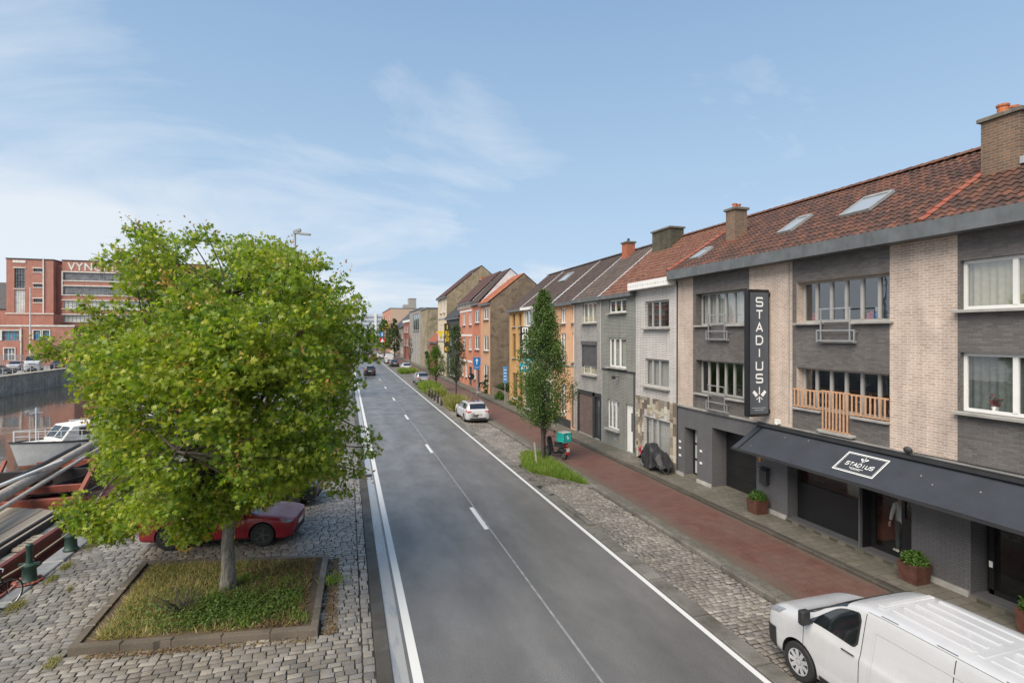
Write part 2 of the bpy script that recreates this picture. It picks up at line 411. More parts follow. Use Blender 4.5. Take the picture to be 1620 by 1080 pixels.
# gutter channel and kerb strips
sheet('gutter', .86, 1.15, -.004, m_gut)
mb = MB(); mb.cbox(.56, .86, YN, YF, -.02, .035, .015); struct(mb.build('kerb_strip', m_kerbd))
# road markings
mb = MB()
mb.quad((1.22,YN,.004),(1.41,YN,.004),(1.41,YF,.004),(1.22,YF,.004))
mb.quad((7.65,YN,.004),(7.78,YN,.004),(7.78,YF,.004),(7.65,YF,.004))
for k in range(-2, 25):
    y = 18.05+12.5*k
    mb.quad((4.50,y,.004),(4.655,y,.004),(4.655,y+2.45,.004),(4.50,y+2.45,.004))
struct(mb.build('road_markings', m_paint, fix=False))
mb = MB(); mb.quad((4.66,YN,.0035),(4.715,YN,.0035),(4.715,YF,.0035),(4.66,YF,.0035))
struct(mb.build('road_joint', M('sealed_joint', (.235,.235,.23), .5, var=.4, scale=3), fix=False))
# right side: concrete edge, parking bay, kerb, cycle path, kerb, sidewalk
random.seed(3)
mb = MB(); y = YN
while y < 120:
    L = random.uniform(.9, 1.1); h = .03+random.uniform(-.004, .004)
    mb.cbox(7.82+random.uniform(0, .012), 8.26, y+.006, y+L-.006, -.03, h, .012); y += L
mb.cbox(7.82, 8.26, 120, YF, -.03, .03, .012)
struct(mb.build('concrete_edge', m_kerb))
mb = MB()   # broken raised kerb stones between road and bay
for a, b, x, h in ((17.2,18.3,7.98,.16),(18.35,19.4,7.98,.12),(21.0,22.0,8.0,.10),(23.2,24.1,8.0,.13)):
    mb.cbox(x, x+.2, a, b, 0, h, .025)
struct(mb.build('loose_kerb_stones', m_kerb))
mb = MB(); y = YN
while y < 110:
    L = random.uniform(.92, 1.05); mb.cbox(10.14+random.uniform(-.008,.008), 10.30, y+.005, y+L-.005, -.03, .135+random.uniform(-.006,.006), .02); y += L
mb.cbox(10.14, 10.30, 110, YF, -.03, .135, .02)
struct(mb.build('kerb', m_kerb))
mb = MB(); mb.quad((10.30,YN,.118),(10.60,YN,.118),(10.60,YF,.118),(10.30,YF,.118)); struct(mb.build('path_edge', m_walk, fix=False))
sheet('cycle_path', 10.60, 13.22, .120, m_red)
mb = MB(); mb.quad((10.30,YN,-.03),(10.30,YN,.12),(13.3,YN,.12),(13.3,YN,-.03))
y = YN
mb = MB()
while y < 110:
    L = random.uniform(.9, 1.05); mb.cbox(13.22+random.uniform(-.01,.01), 13.44, y+.005, y+L-.005, 0, .222+random.uniform(-.008,.008), .025); y += L
mb.cbox(13.22, 13.44, 110, YF, 0, .222, .025)
struct(mb.build('sidewalk_kerb', m_kerbd))
sheet('sidewalk', 13.44, 14.9, .215, m_walk)

# ---- setts as real stones
def setts(name, x0, x1, y0, y1, z, w, h, skip=None, far=None):
    rng = np.random.default_rng(5); V = []; F = []; n = 0; y = y0
    while y < y1:
        hh = h*rng.uniform(.88, 1.12); x = x0 - rng.uniform(0, w)
        while x < x1:
            ww = w*rng.uniform(.72, 1.3); a, b = max(x, x0), min(x+ww, x1)
            if b-a > .05:
                cx, cy = (a+b)/2, y+hh/2
                if not (skip and skip(cx, cy)):
                    g = .012; zz = z + rng.uniform(-.010, .008)+.018*math.sin(cx*1.3+.4)*math.sin(cy*.9); tx, ty = rng.normal(0, .022, 2); c = .017
                    j = rng.uniform(-.009, .009, 8)
                    P = [(a+g+j[0], y+g+j[1]), (b-g+j[2], y+g+j[3]), (b-g+j[4], y+hh-g+j[5]), (a+g+j[6], y+hh-g+j[7])]
                    for px, py in P: V.append((px, py, zz-.045))
                    for px, py in P: V.append((px, py, zz-.011+(px-cx)*tx+(py-cy)*ty))
                    for px, py in P:
                        V.append((px+(c if px < cx else -c), py+(c if py < cy else -c), zz+(px-cx)*tx+(py-cy)*ty))
                    for i in range(4):
                        k = (i+1) % 4; F += [(n+i,n+k,n+4+k,n+4+i),(n+4+i,n+4+k,n+8+k,n+8+i)]
                    F.append((n+8,n+9,n+10,n+11)); n += 12
            x += ww
        y += hh
    me = bpy.data.meshes.new(name); me.from_pydata(V, [], F); me.materials.append(m_sett)
    me.polygons.foreach_set('use_smooth', [True]*len(me.polygons)); me.set_sharp_from_angle(angle=R(50))
    o = bpy.data.objects.new(name, me); COL.objects.link(o); return struct(o)
BED = [(-5.55,13.45),(-.62,12.72),(-.52,16.9),(-5.6,18.0)]      # tree bed, outer corners
def in_bed(x, y):
    ins = True
    for i in range(4):
        a, b = BED[i], BED[(i+1) % 4]
        if (b[0]-a[0])*(y-a[1])-(b[1]-a[1])*(x-a[0]) < 0: ins = False
    return ins
ISL = [(8.28,25.6),(8.28,24.4),(10.12,21.4),(10.12,28.2),(9.2,28.6)]   # planted island in the parking bay
def in_isl(x, y):
    return 21.3 < y < 28.4 and x > 8.28 and (y-21.3) > (10.12-x)*1.7 and y < 28.4-(10.12-x)*1.2
sheet('quay_base', -8.0, .56, -.02, m_joint, -10, 34)
setts('quay_setts', -7.95, .30, 7.5, 31, .018, .25, .165, in_bed)
mb = MB(); random.seed(9)
setts('quay_edge_setts', .31, .55, 7.5, 31, .02, .24, .24)
sheet('quay_setts_far', -8.0, .56, .0, m_settfar, 31, 420)
sheet('parking_base', 8.26, 10.14, -.012, m_joint, -10, 60)
setts('parking_setts', 8.27, 10.12, 6.5, 58, .016, .20, .135, in_isl)
sheet('parking_setts_far', 8.26, 10.14, .002, m_settfar, 58, 420)

# ---- quay edge and canal
mb = MB(); y = -10.0; random.seed(4)
while y < 140:
    L = random.uniform(1.1, 1.5); mb.cbox(-8.50+random.uniform(-.02,.02), -7.98, y+.01, y+L-.01, -.4, .03+random.uniform(-.01,.01), .03); y += L
struct(mb.build('quay_coping', M('quay_stone', (.22,.22,.215), .5, var=.3, scale=2, bs=.3)))
m_stonewall = brick('rough_quay_masonry', (.36,.31,.24), (.50,.45,.37), (.42,.38,.32), .42, .22, .03, .9, .9, .45, coarse=.03)
mb = MB(); mb.box(-8.46, -8.0, -60, 420, -3, -.05)
tag(mb.build('quay_wall', m_stonewall), 'stone quay wall dropping to the canal beside the red barge', 'quay wall')
mb = MB(); mb.box(-44.2, -43.0, -60, 420, -3, 1.02); mb.cbox(-44.3, -42.92, -60, 420, 1.022, 1.16, .03)
mb.box(-42.98, -24.0, 123.9, 125.0, -3, 1.02); mb.cbox(-42.9, -24.0, 123.8, 125.1, 1.022, 1.16, .03)
tag(mb.build('far_quay_wall', m_stonewall), 'rough grey stone quay wall along the far side of the canal', 'quay wall')
def watermat():
    m, t, p, o = newmat('canal_water'); P = pos(t)
    n = t.noise(t.vmath('MULTIPLY', P, (1, .8, 1)), 1.7, 4, .55, .4); n2 = t.noise(P, .35, 3, .5)
    p.inputs['Base Color'].default_value = (.045,.043,.032,1); p.inputs['Roughness'].default_value = .045; p.inputs['IOR'].default_value = 1.33
    p.inputs['Specular IOR Level'].default_value = .8; p.inputs['Coat Weight'].default_value = .35; p.inputs['Coat Roughness'].default_value = .03
    bump(t, p, t.math('ADD', n, t.math('MULTIPLY', n2, .8)), .09, .12)
    return m
mb = MB(); mb.quad((-43.4,-300,-1.45),(-8.2,-300,-1.45),(-8.2,2500,-1.45),(-43.4,2500,-1.45))
struct(mb.build('water', watermat(), fix=False))
mb = MB()
for k in range(0, 60):
    y = 40+k*2.2; mb.box(-43.62, -43.54, y-.04, y+.04, 1.15, 2.1)
mb.tube([(-43.58, 38, 2.05), (-43.58, 172, 2.05)], .035, 6); mb.tube([(-43.58, 38, 1.65), (-43.58, 172, 1.65)], .025, 6)
tag(mb.build('railing', m_steel), 'grey tubular railing on top of the far quay wall', 'railing')
# ================================================================== HOUSES
def tilemat(name, cols, moss=(.03,.03,.02), mo=.35, tw=.22, tl=.33):
    m, t, p, o = newmat(name); P = pos(t)
    sn = t.vmath('SNAP', t.vmath('ADD', P, (0, 0, 0)), (tl*.8, tw, 50))
    wn = t.new('ShaderNodeTexWhiteNoise'); t.l.new(sn, wn.inputs['Vector'])
    n = t.noise(P, .9, 6, .65); n2 = t.noise(P, 9, 4, .7)
    f = t.math('ADD', t.math('MULTIPLY', wn.outputs['Value'], .6), t.math('MULTIPLY', n, .6), clamp=True)
    col = t.ramp(f, [(i/(len(cols)-1)*.8+.12, c) for i, c in enumerate(cols)])
    col = t.mix(t.maprange(n2, .48, .72, 0, mo*2), col, moss)
    t.put(p.inputs['Base Color'], col); p.inputs['Roughness'].default_value = .62; bump(t, p, n2, .4, .01)
    return m
m_tile = tilemat('brown_red_pantiles', [(.038,.022,.017),(.068,.035,.025),(.10,.046,.030),(.17,.068,.038)], mo=.38)
m_tileo = tilemat('weathered_orange_tiles', [(.085,.04,.027),(.14,.056,.034),(.19,.074,.043),(.17,.09,.055)], mo=.4)
m_tiled = tilemat('dark_brown_tiles', [(.042,.030,.025),(.062,.042,.034),(.085,.055,.044)], mo=.2)
m_tileg = tilemat('grey_brown_tiles', [(.055,.042,.036),(.09,.066,.054),(.12,.085,.068)], mo=.3)
m_slate = tilemat('grey_slates', [(.03,.031,.034),(.045,.046,.05),(.06,.06,.063)], mo=.25)
m_redtile = tilemat('bright_red_ridge_tiles', [(.22,.06,.035),(.30,.08,.045),(.27,.10,.06)], mo=.25)
m_fartile = tilemat('far_brown_tiles', [(.06,.03,.024),(.085,.042,.032),(.11,.05,.037)], mo=.3)
m_orange_tile = tilemat('orange_tiles', [(.22,.07,.035),(.33,.11,.05),(.40,.15,.075)], mo=.25)
m_beige = brick('beige_brick', (.54,.42,.345), (.43,.32,.26), (.60,.54,.48), .215, .073, .011, .8, .5, .3)
m_dkbrick = brick('dark_grey_brick', (.105,.096,.092), (.155,.143,.136), (.118,.11,.105), .215, .062, .007, .7, .6, .2)
m_pntbrick = brick('grey_painted_brick', (.115,.114,.12), (.125,.124,.13), (.085,.084,.088), .21, .070, .009, .5, .7, .12)
m_wribs = brick('white_glazed_brick', (.66,.635,.61), (.58,.56,.54), (.27,.25,.24), .6, .085, .015, .35, .6, .18)
m_gribs = brick('green_grey_glazed_brick', (.30,.305,.275), (.26,.265,.24), (.11,.108,.098), .6, .080, .014, .4, .6, .18)
m_lribs = brick('light_grey_brick', (.40,.385,.365), (.33,.315,.30), (.185,.175,.165), .22, .078, .013, .6, .5, .2)
m_peach = M('peach_render', (.60,.35,.205), .85, var=.09, scale=.8, bs=.12, streak=.12)
m_yellow = M('ochre_render', (.49,.285,.11), .85, var=.09, scale=.8, bs=.12, streak=.14)
m_cream = M('cream_render', (.58,.49,.37), .85, var=.1, scale=.8, bs=.1, streak=.18)
m_orange = M('salmon_orange_tiles', (.50,.205,.125), .6, var=.08, scale=1.5, bs=.1, streak=.08)
m_salmon = M('salmon_red_render', (.46,.165,.10), .7, var=.08, scale=1.5, bs=.1, streak=.08)
m_peach2 = M('pale_peach_brick', (.50,.29,.17), .8, var=.1, scale=1.5, bs=.1, streak=.1)
m_oldwall = brick('weathered_party_wall_brick', (.24,.165,.105), (.17,.118,.078), (.26,.21,.15), .22, .075, .012, .9, .6, .35, patch=((.13,.095,.065), 1.1, .52))
m_oldyel = brick('old_yellow_brick', (.36,.275,.165), (.27,.20,.12), (.33,.28,.20), .22, .075, .012, .9, .6, .35, patch=((.20,.155,.10), .5, .53))
m_beigew = brick('stained_beige_wall', (.36,.29,.19), (.30,.24,.16), (.33,.29,.22), .22, .075, .012, .9, .5, .4, patch=((.17,.15,.09), .35, .5))
m_redbrick = brick('far_red_brick', (.30,.07,.05), (.23,.055,.042), (.28,.16,.13), .22, .075, .012, .85, .5, .2)
m_clad = M('white_metal_cladding', (.62,.63,.63), .5, var=.12, streak=.15)
m_lead = M('lead_flashing', (.38,.40,.42), .5, metal=.3, var=.2, scale=6)
m_chim = brick('brown_chimney_brick', (.23,.13,.075), (.15,.085,.055), (.22,.19,.15), .21, .075, .013, .85, .7, .3)
m_mosschim = brick('mossy_chimney', (.11,.10,.065), (.07,.065,.045), (.10,.095,.07), .3, .15, .01, .95, .7, .4)
m_pot = M('terracotta_pot', (.42,.13,.05), .7, var=.2, scale=9)

def front(mb, x, y0, y1, z0, z1, ops, depth=.16, zone=None, mi=0, rmi=None, sgn=1):
    """street wall at x facing -x with openings (ya,yb,za,zb); zones choose the material"""
    zs = zone[1] if zone else (); ys = zone[0] if zone else ()
    Y = sorted({y0, y1, *[q for o in ops for q in o[:2]], *[q for q in ys if y0 < q < y1]})
    Z = sorted({z0, z1, *[q for o in ops for q in o[2:4]], *[q for q in zs if z0 < q < z1]})
    for i in range(len(Y)-1):
        for j in range(len(Z)-1):
            cy, cz = (Y[i]+Y[i+1])/2, (Z[j]+Z[j+1])/2
            if any(o[0] < cy < o[1] and o[2] < cz < o[3] for o in ops): continue
            k = zone[2](cy, cz) if zone else mi
            mb.quad((x,Y[i],Z[j]),(x,Y[i],Z[j+1]),(x,Y[i+1],Z[j+1]),(x,Y[i+1],Z[j]), k)
    for o in ops:
        a, b, c, d = o[:4]; dp = o[4] if len(o) > 4 else depth; X = x+dp
        k = rmi if rmi is not None else (zone[2](a-.05 if a-.05 > y0 else b+.05, (c+d)/2) if zone else mi)
        mb.quad((x,a,c),(X,a,c),(X,a,d),(x,a,d),k); mb.quad((x,b,c),(x,b,d),(X,b,d),(X,b,c),k)
        mb.quad((x,a,d),(X,a,d),(X,b,d),(x,b,d),k); mb.quad((x,a,c),(x,b,c),(X,b,c),(X,a,c),k)
def shell(mb, x, y0, y1, z0, ze, rx, rz, xb=None, zb=None, mi=1, left=True, right=True, z_side=None):
    """party walls and back wall under a pitched roof whose front eave is at ze, ridge at rx,rz"""
    xb = xb or 2*rx-x; zb = zb or ze
    for y, on in ((y0, right), (y1, left)):
        if on: mb.add([(x,y,z0),(xb,y,z0),(xb,y,zb),(rx,y,rz),(x,y,ze)], [(0,1,2,3,4)], mi)
    mb.quad((xb,y0,z0),(xb,y1,z0),(xb,y1,zb),(xb,y0,zb),mi)
def pantiles(mb, y0, y1, xe, ze, xr, zr, tw=.22, tl=.33, amp=.036, lift=.036, sub=5, mi=0, back=True, xb=None, zb=None):
    L = math.hypot(xr-xe, zr-ze); d = Vector((xr-xe, 0, zr-ze))/L; nrm = Vector((-d.z, 0, d.x))
    nc = max(2, int((y1-y0)/tw))*sub; nr = max(2, int(L/tl)); prof = [-.2, .55, 1.0, .55, -.2, -.45] if sub == 6 else [-.4, .45, 1.0, .5, -.3]
    hs = [amp*prof[i % sub] for i in range(nc+1)]; ys = [y0+(y1-y0)*i/nc for i in range(nc+1)]
    base = Vector((xe, 0, ze))
    for k in range(nr):
        s0, s1 = L*k/nr-.03, L*(k+1)/nr+.01; vs = []
        jit = [random.uniform(-.004,.004) for _ in range(nc//sub+1)]
        for (s, ex) in ((s0, -.012), (s0, lift), (s1, 0.0)):
            for i in range(nc+1):
                q = base+d*s+nrm*(hs[i]+ex+(jit[i//sub] if s == s0 else 0)); vs.append((q.x, ys[i], q.z))
        n = nc+1
        mb.add(vs, [(r*n+i, r*n+i+1, (r+1)*n+i+1, (r+1)*n+i) for r in range(2) for i in range(nc)], mi)
    if back:
        xb = xb or 2*xr-xe; zb = zb if zb is not None else ze
        mb.quad((xr,y0,zr),(xr,y1,zr),(xb,y1,zb),(xb,y0,zb),mi)
def ridge_tiles(mb, y0, y1, x, z, mi=0, r=.11):
    y = y0
    while y < y1-.05:
        e = min(y+.38, y1); pr = [(x+math.cos(a)*r*1.25, z-.03+math.sin(a)*r+.02) for a in [PI*i/6 for i in range(7)]]
        vs = [(p, y, q+.012) for p, q in pr]+[(p, e+.02, q-.006) for p, q in pr]
        mb.add(vs, [(i, i+1, 8+i, 7+i) for i in range(6)], mi); y = e
def window(par, x, a, b, c, d, cols=2, fm=None, fw=.065, curt=None, rows=(), sill=True, opens=True, cd=None, glass=None, sillm=None, fd=.07, proud=.10, cfrac=1.0):
    """framed window standing in an opening of a wall facing -x; x is the plane of the frame"""
    fm = fm or m_white; mb = MB(); x1 = x+fd
    mb.box(x,x1,a+.004,a+fw,c+.004,d-.004); mb.box(x,x1,b-fw,b-.004,c+.004,d-.004)
    mb.box(x,x1,a+fw,b-fw,d-fw,d-.004); mb.box(x,x1,a+fw,b-fw,c+.004,c+fw)
    fr = cols if isinstance(cols, (list, tuple)) else [i/cols for i in range(1, cols)]
    for f in fr:
        y = a+(b-a)*f; mb.box(x-.012,x1-.01,y-fw*.62,y+fw*.62,c+fw,d-fw)
    for f in rows:
        z = c+(d-c)*f; mb.box(x+.012,x1-.015,a+fw,b-fw,z-fw*.4,z+fw*.4)
    w = mb.build('window', fm, par)
    g = MB(); g.quad((x+.035,a+fw*.5,c+fw*.5),(x+.035,a+fw*.5,d-fw*.5),(x+.035,b-fw*.5,d-fw*.5),(x+.035,b-fw*.5,c+fw*.5)); g.build('pane', glass or m_glass, w)
    if curt is not None:
        q = MB(); n = int((b-a)/.035); vs = []; z0 = c+.03+(d-c)*(1-cfrac)
        for i in range(n+1):
            y = a+.03+(b-a-.06)*i/n; o = .022*math.sin(i*1.25+a)+.012*math.sin(i*.41)
            vs += [(x+.16+o,y,z0),(x+.16+o,y,d-.03)]
        q.add(vs, [(2*i,2*i+2,2*i+3,2*i+1) for i in range(n)])
        q.build('curtain', curt, w, smooth=True)
    if sill:
        q = MB(); q.cbox(x-.30,x-.002,a-.10,b+.10,c-.075,c-.003,.012); q.build('sill', sillm or m_sill, w)
    return w
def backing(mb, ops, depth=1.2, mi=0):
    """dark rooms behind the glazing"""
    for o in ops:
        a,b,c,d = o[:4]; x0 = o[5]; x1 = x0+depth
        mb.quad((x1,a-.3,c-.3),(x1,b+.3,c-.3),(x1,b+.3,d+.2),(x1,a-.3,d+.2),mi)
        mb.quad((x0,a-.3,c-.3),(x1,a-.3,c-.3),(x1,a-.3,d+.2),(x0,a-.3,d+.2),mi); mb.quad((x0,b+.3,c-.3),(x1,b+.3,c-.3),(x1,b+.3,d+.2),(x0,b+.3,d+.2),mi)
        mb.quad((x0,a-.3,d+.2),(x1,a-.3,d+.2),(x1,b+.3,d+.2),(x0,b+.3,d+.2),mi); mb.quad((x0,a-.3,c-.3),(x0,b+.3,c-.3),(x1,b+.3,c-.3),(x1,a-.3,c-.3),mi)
def gutterbox(par, x0, x1, y0, y1, z0, z1, m):
    mb = MB(); mb.box(x0,x1,y0,y1,z0,z1); n = int((y1-y0)/2.1)
    for i in range(1, n+1): mb.box(x0-.004,x0,y0+i*2.1-.02,y0+i*2.1+.02,z0,z1+.004)
    return mb.build('gutter', m, par)
def skylight(par, y0, y1, s0, s1, xe, ze, xr, zr):
    L = math.hypot(xr-xe, zr-ze); d = Vector((xr-xe,0,zr-ze))/L; n = Vector((-d.z,0,d.x)); B = Vector((xe,0,ze))
    P = lambda y, s, h: tuple(B+d*s+n*h+Vector((0,y,0)))
    def slab(mb, ya, yb, sa, sb, h0, h1):
        v = [P(ya,sa,h0),P(yb,sa,h0),P(yb,sb,h0),P(ya,sb,h0),P(ya,sa,h1),P(yb,sa,h1),P(yb,sb,h1),P(ya,sb,h1)]
        mb.add(v, [(0,3,2,1),(4,5,6,7),(0,1,5,4),(1,2,6,5),(2,3,7,6),(3,0,4,7)])
    f = MB(); slab(f,y0,y0+.09,s0,s1,.0,.10); slab(f,y1-.09,y1,s0,s1,.0,.10); slab(f,y0+.09,y1-.09,s0,s0+.10,.0,.09); slab(f,y0+.09,y1-.09,s1-.14,s1,.0,.115)
    sk = f.build('skylight', m_grey, par)
    g = MB(); slab(g,y0+.09,y1-.09,s0+.10,s1-.14,.03,.075); g.build('pane', M('skylight_glass', (.30,.33,.35), .06, var=.05), sk)
m_oldcap = M('weathered_cap', (.13,.12,.10), .85, var=.35, scale=6)
def chimney(par, x0, x1, y0, y1, z0, z1, m, pots=(), cap=m_oldcap, potm=m_pot, pr=.11, ph=.32):
    mb = MB(); mb.box(x0,x1,y0,y1,z0,z1); c = mb.build('chimney', m, par)
    q = MB(); q.cbox(x0-.07,x1+.07,y0-.07,y1+.07,z1+.002,z1+.11,.02); q.build('chimney_cap', cap, c)
    for (px, py) in pots:
        q = MB(); q.lathe([(pr*1.05,0),(pr*1.0,ph*.8),(pr*1.2,ph*.82),(pr*1.2,ph),(pr*.8,ph),(pr*.8,ph*.7)], 12, (px,py,z1+.11)); q.build('chimney_pot', potm, c)
    return c
FX = 14.65
RX, RZ = 18.5, 12.25
# ------------------------------------------------------------------ house A with the shop (y 10.42-21.95) and house B (y -3-10.42)
def pier(cy):       # beige piers, dark panels
    return (20.69 < cy) or (15.08 < cy < 17.18) or (9.80 < cy < 11.58) or cy < 2.2
def zoneA(cy, cz):
    if cz < 3.36: return 2
    return 0 if pier(cy) else 1
up = lambda a, b: (a, b, 7.05, 8.40)
RZa = .40
opsA = [(17.3,20.5,7.05,8.42,RZa),(11.58,14.9,7.05,8.42,RZa),(17.3,20.5,4.12,5.55,RZa),(11.58,14.9,4.2,5.55,RZa)]
opsA2 = [(20.40,21.33,.30,2.47,.55),(16.80,19.38,.26,2.76,.72),(12.56,15.3,.30,2.62,.55),(10.96,12.52,.30,2.62,.55)]
house = thing('terraced_house', 'beige and dark brick house with grey windows, garage and the hanging shop sign', 'house', (FX, 16, 0), 0, 'terraced houses along the street')
mb = MB(); zA = ((10.42,11.58,15.08,17.18,20.69), (3.36,), zoneA)
front(mb, FX, 10.42, 21.95, 0.0, 9.25, opsA+opsA2, .4, zA)
shell(mb, FX, 10.42, 21.95, 0, 9.6, RX, RZ, mi=3, right=False)
mb.build('wall', [m_beige, m_dkbrick, m_pntbrick, m_oldwall], house)
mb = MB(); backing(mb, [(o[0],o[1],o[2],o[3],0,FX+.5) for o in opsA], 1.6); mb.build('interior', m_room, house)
q = MB(); q.box(FX-.035, FX-.002, 15.55, 21.95, 3.37, 3.45); q.box(FX-.06, FX-.002, 10.42, 15.55, 3.40, 3.47); q.build('belt_course', m_sill, house)
q = MB(); q.box(FX-.05, FX-.002, 20.40+.93+.02, 21.95, .2, .36); q.box(FX-.05,FX-.002,19.40,20.38,.2,.36); q.box(FX-.05,FX-.002,15.32,16.78,.2,.36); q.build('plinth', m_conc, house)
q = MB(); q.box(FX-.06, FX+.72, 16.82, 19.36, .2, .275); q.box(FX-.02, FX+.55, 20.42, 21.31, .2, .315); q.box(FX-.1, FX+.55, 10.98, 15.28, .2, .29); q.build('threshold', m_walk, house)
# upper windows: two casements, two balcony doors, two casements
def band(par, x, a, b, c, d, cz, curt=None):
    w = window(par, x, a, b, c, d, [.165,.335,.50,.665,.835], m_alu, .075, curt, sill=False)
    q = MB(); L = b-a; m1, m2 = a+L*.345, a+L*.655
    q.cbox(x-.45, x-.002, a-.12, m1-.02, c-.07, c-.003, .012); q.cbox(x-.45, x-.002, m2+.02, b+.02, c-.07, c-.003, .012)
    q.build('sill', m_sill, w); return w
# the middle third of each band drops lower as a balcony door set in front of the spandrel
def balcdoor(par, x, a, b, c, d):
    mb = MB(); fw = .07
    for (ya, yb) in ((a, (a+b)/2), ((a+b)/2, b)):
        mb.box(x,x+.06,ya,ya+fw,c,d); mb.box(x,x+.06,yb-fw,yb,c,d); mb.box(x,x+.06,ya+fw,yb-fw,c,c+fw); mb.box(x,x+.06,ya+fw,yb-fw,d-fw,d)
    w = mb.build('balcony_door', m_alu, par)
    g = MB(); g.quad((x+.03,a,c),(x+.03,a,d),(x+.03,b,d),(x+.03,b,c)); g.build('pane', M('dark_pane', (.03,.035,.035), .05, var=.3), w)
    s = MB(); s.cbox(FX-.10, FX+.02, a-.16, b+.16, c-.075, c-.004, .012); s.build('sill', m_sill, w); return w
def railing(par, a, b, z0, z1, x=FX-.16):
    mb = MB()
    for z in (z1, z1-.36): mb.box(x-.02,x+.02,a,b,z-.02,z+.02)
    for y in (a+.04, b-.04): mb.box(x-.018,x+.018,y-.018,y+.018,z0+.02,z1)
    for z in (z0+.36, z0+.04): mb.box(x-.02,x+.02,a-.13,b+.13,z-.02,z+.02)
    for y in (a-.11, b+.11): mb.box(x-.018,x+.018,y-.018,y+.018,z0-.02,z0+.38); mb.box(x,FX,y-.015,y+.015,z0+.3,z0+.33)
    return mb.build('balcony_railing', m_steel, par)
for (a, b, c, d, cu) in ((17.3,20.5,7.05,8.42,m_curtw),(11.58,14.9,7.05,8.42,None),(17.3,20.5,4.12,5.55,None)):
    L = b-a; band(house, FX+.30, a, b, c, d, 0, cu)
    balcdoor(house, FX+.02, a+L*.36, a+L*.64, c-.58, c-.09)
    railing(house, a+L*.33, a+L*.67, c-.62, c+.42)
w = window(house, FX+.30, 11.58, 14.9, 4.2, 5.55, [.165,.335,.50,.665,.835], m_alu, .075, None, sill=False)
q = MB(); q.cbox(FX-.12,FX+.29,13.86,15.0,4.13,4.2,.012); q.cbox(FX-.12,FX+.29,11.56,12.76,4.13,4.2,.012); q.cbox(FX-.12,FX+.02,12.7,13.9,3.52,3.59,.012); q.build('sill', m_sill, w)
balcdoor(house, FX+.02, 12.8, 13.82, 3.62, 4.19)
random.seed(2)
q = MB()   # wooden slat balustrade, deeper in the middle
def slats(a, b, z0, z1, n):
    q.box(FX-.075,FX-.03,a,b,z1-.045,z1); q.box(FX-.075,FX-.03,a,b,z0,z0+.04)
    for i in range(n):
        y = a+(b-a)*(i+.5)/n; q.box(FX-.095,FX-.076,y-.026,y+.026,z0+.01,z1-.012)
slats(13.84,14.98,4.23,4.84,7); slats(12.80,13.82,3.62,4.88,8); slats(11.58,12.78,4.23,4.86,8)
q.build('wooden_balustrade', m_wood, house)
# garage, street door, shop front
q = MB(); X = FX+.70
for i in range(5): q.box(X,X+.05,16.82,19.36,.28+i*.495+.004,.28+(i+1)*.495-.004)
q.build('garage_door', m_black, house)
q = MB(); X = FX+.45; q.box(X,X+.06,20.42,20.50,.32,2.46); q.box(X,X+.06,21.20,21.31,.32,2.46)
for z in (.32,.98,1.68,2.39): q.box(X,X+.06,20.50,21.20,z,z+.075)
d_ = q.build('street_door', m_black, house)
q = MB(); q.quad((X+.03,20.50,.36),(X+.03,21.20,.36),(X+.03,21.20,2.42),(X+.03,20.50,2.42)); q.build('pane', M('frosted_glass', (.42,.46,.45), .35, var=.08), d_)
q = MB(); X = FX+.42
q.box(X,X+.07,15.16,15.28,.3,2.6); q.box(X,X+.06,12.58,15.16,.3,1.50); q.box(X-.02,X+.08,12.58,15.16,1.50,1.56); q.box(X,X+.07,12.58,12.70,1.56,2.6)
q.box(X,X+.07,12.36,12.50,.3,2.6); q.box(X,X+.07,11.46,11.56,.3,2.6); q.box(X,X+.06,11.0,11.46,.3,1.48); q.box(X,X+.07,10.98,11.06,1.48,2.6); q.box(X,X+.07,11.56,12.36,.3,.42); q.box(X,X+.07,10.98,15.28,2.52,2.60)
q.box(FX+.10,X+.07,12.505,12.555,.3,2.6)
sf = q.build('shop_front', m_black, house)
q = MB(); q.quad((X+.03,12.70,1.56),(X+.03,15.16,1.56),(X+.03,15.16,2.52),(X+.03,12.70,2.52)); q.build('shop_window', m_shop, sf); q = MB(); q.quad((X+.03,11.06,1.48),(X+.03,11.46,1.48),(X+.03,11.46,2.52),(X+.03,11.06,2.52)); q.build('shop_window', m_shop, sf)
q = MB(); q.quad((X+.04,11.56,.42),(X+.04,12.36,.42),(X+.04,12.36,2.52),(X+.04,11.56,2.52)); q.build('glass_door', m_shop, sf)
# the shop's room: floor, walls, red brown counter, lit by what falls in
m_brown = M('reflected_red_brown', (.36,.14,.09), .45, var=.4, scale=2.2)  # red brown imitates the cycle path reflected in the shop glass
q = MB(); q.box(X+.1,X+4.2,10.5,15.9,.22,.285); q.quad((X+1.9,10.5,.28),(X+1.9,15.9,.28),(X+1.9,15.9,3.0),(X+1.9,10.5,3.0),1); q.quad((X+.1,15.9,.28),(X+4.2,15.9,.28),(X+4.2,15.9,3.0),(X+.1,15.9,3.0),1)
q.quad((X+.1,10.5,.28),(X+4.2,10.5,.28),(X+4.2,10.5,3.0),(X+.1,10.5,3.0)); q.quad((X+.1,10.5,3.0),(X+4.2,10.5,3.0),(X+4.2,15.9,3.0),(X+.1,15.9,3.0))
q.build('shop_room', [m_room, m_brown], house)
q = MB(); q.box(X+.9,X+1.25,13.55,14.1,.29,2.9); q.build('reflection_pillar', m_cream, house)  # added beige block, standing in for a pale reflection in the window
q = MB(); q.box(X+.75,X+1.5,12.75,15.3,.29,1.35); q.build('counter', m_brown, house)
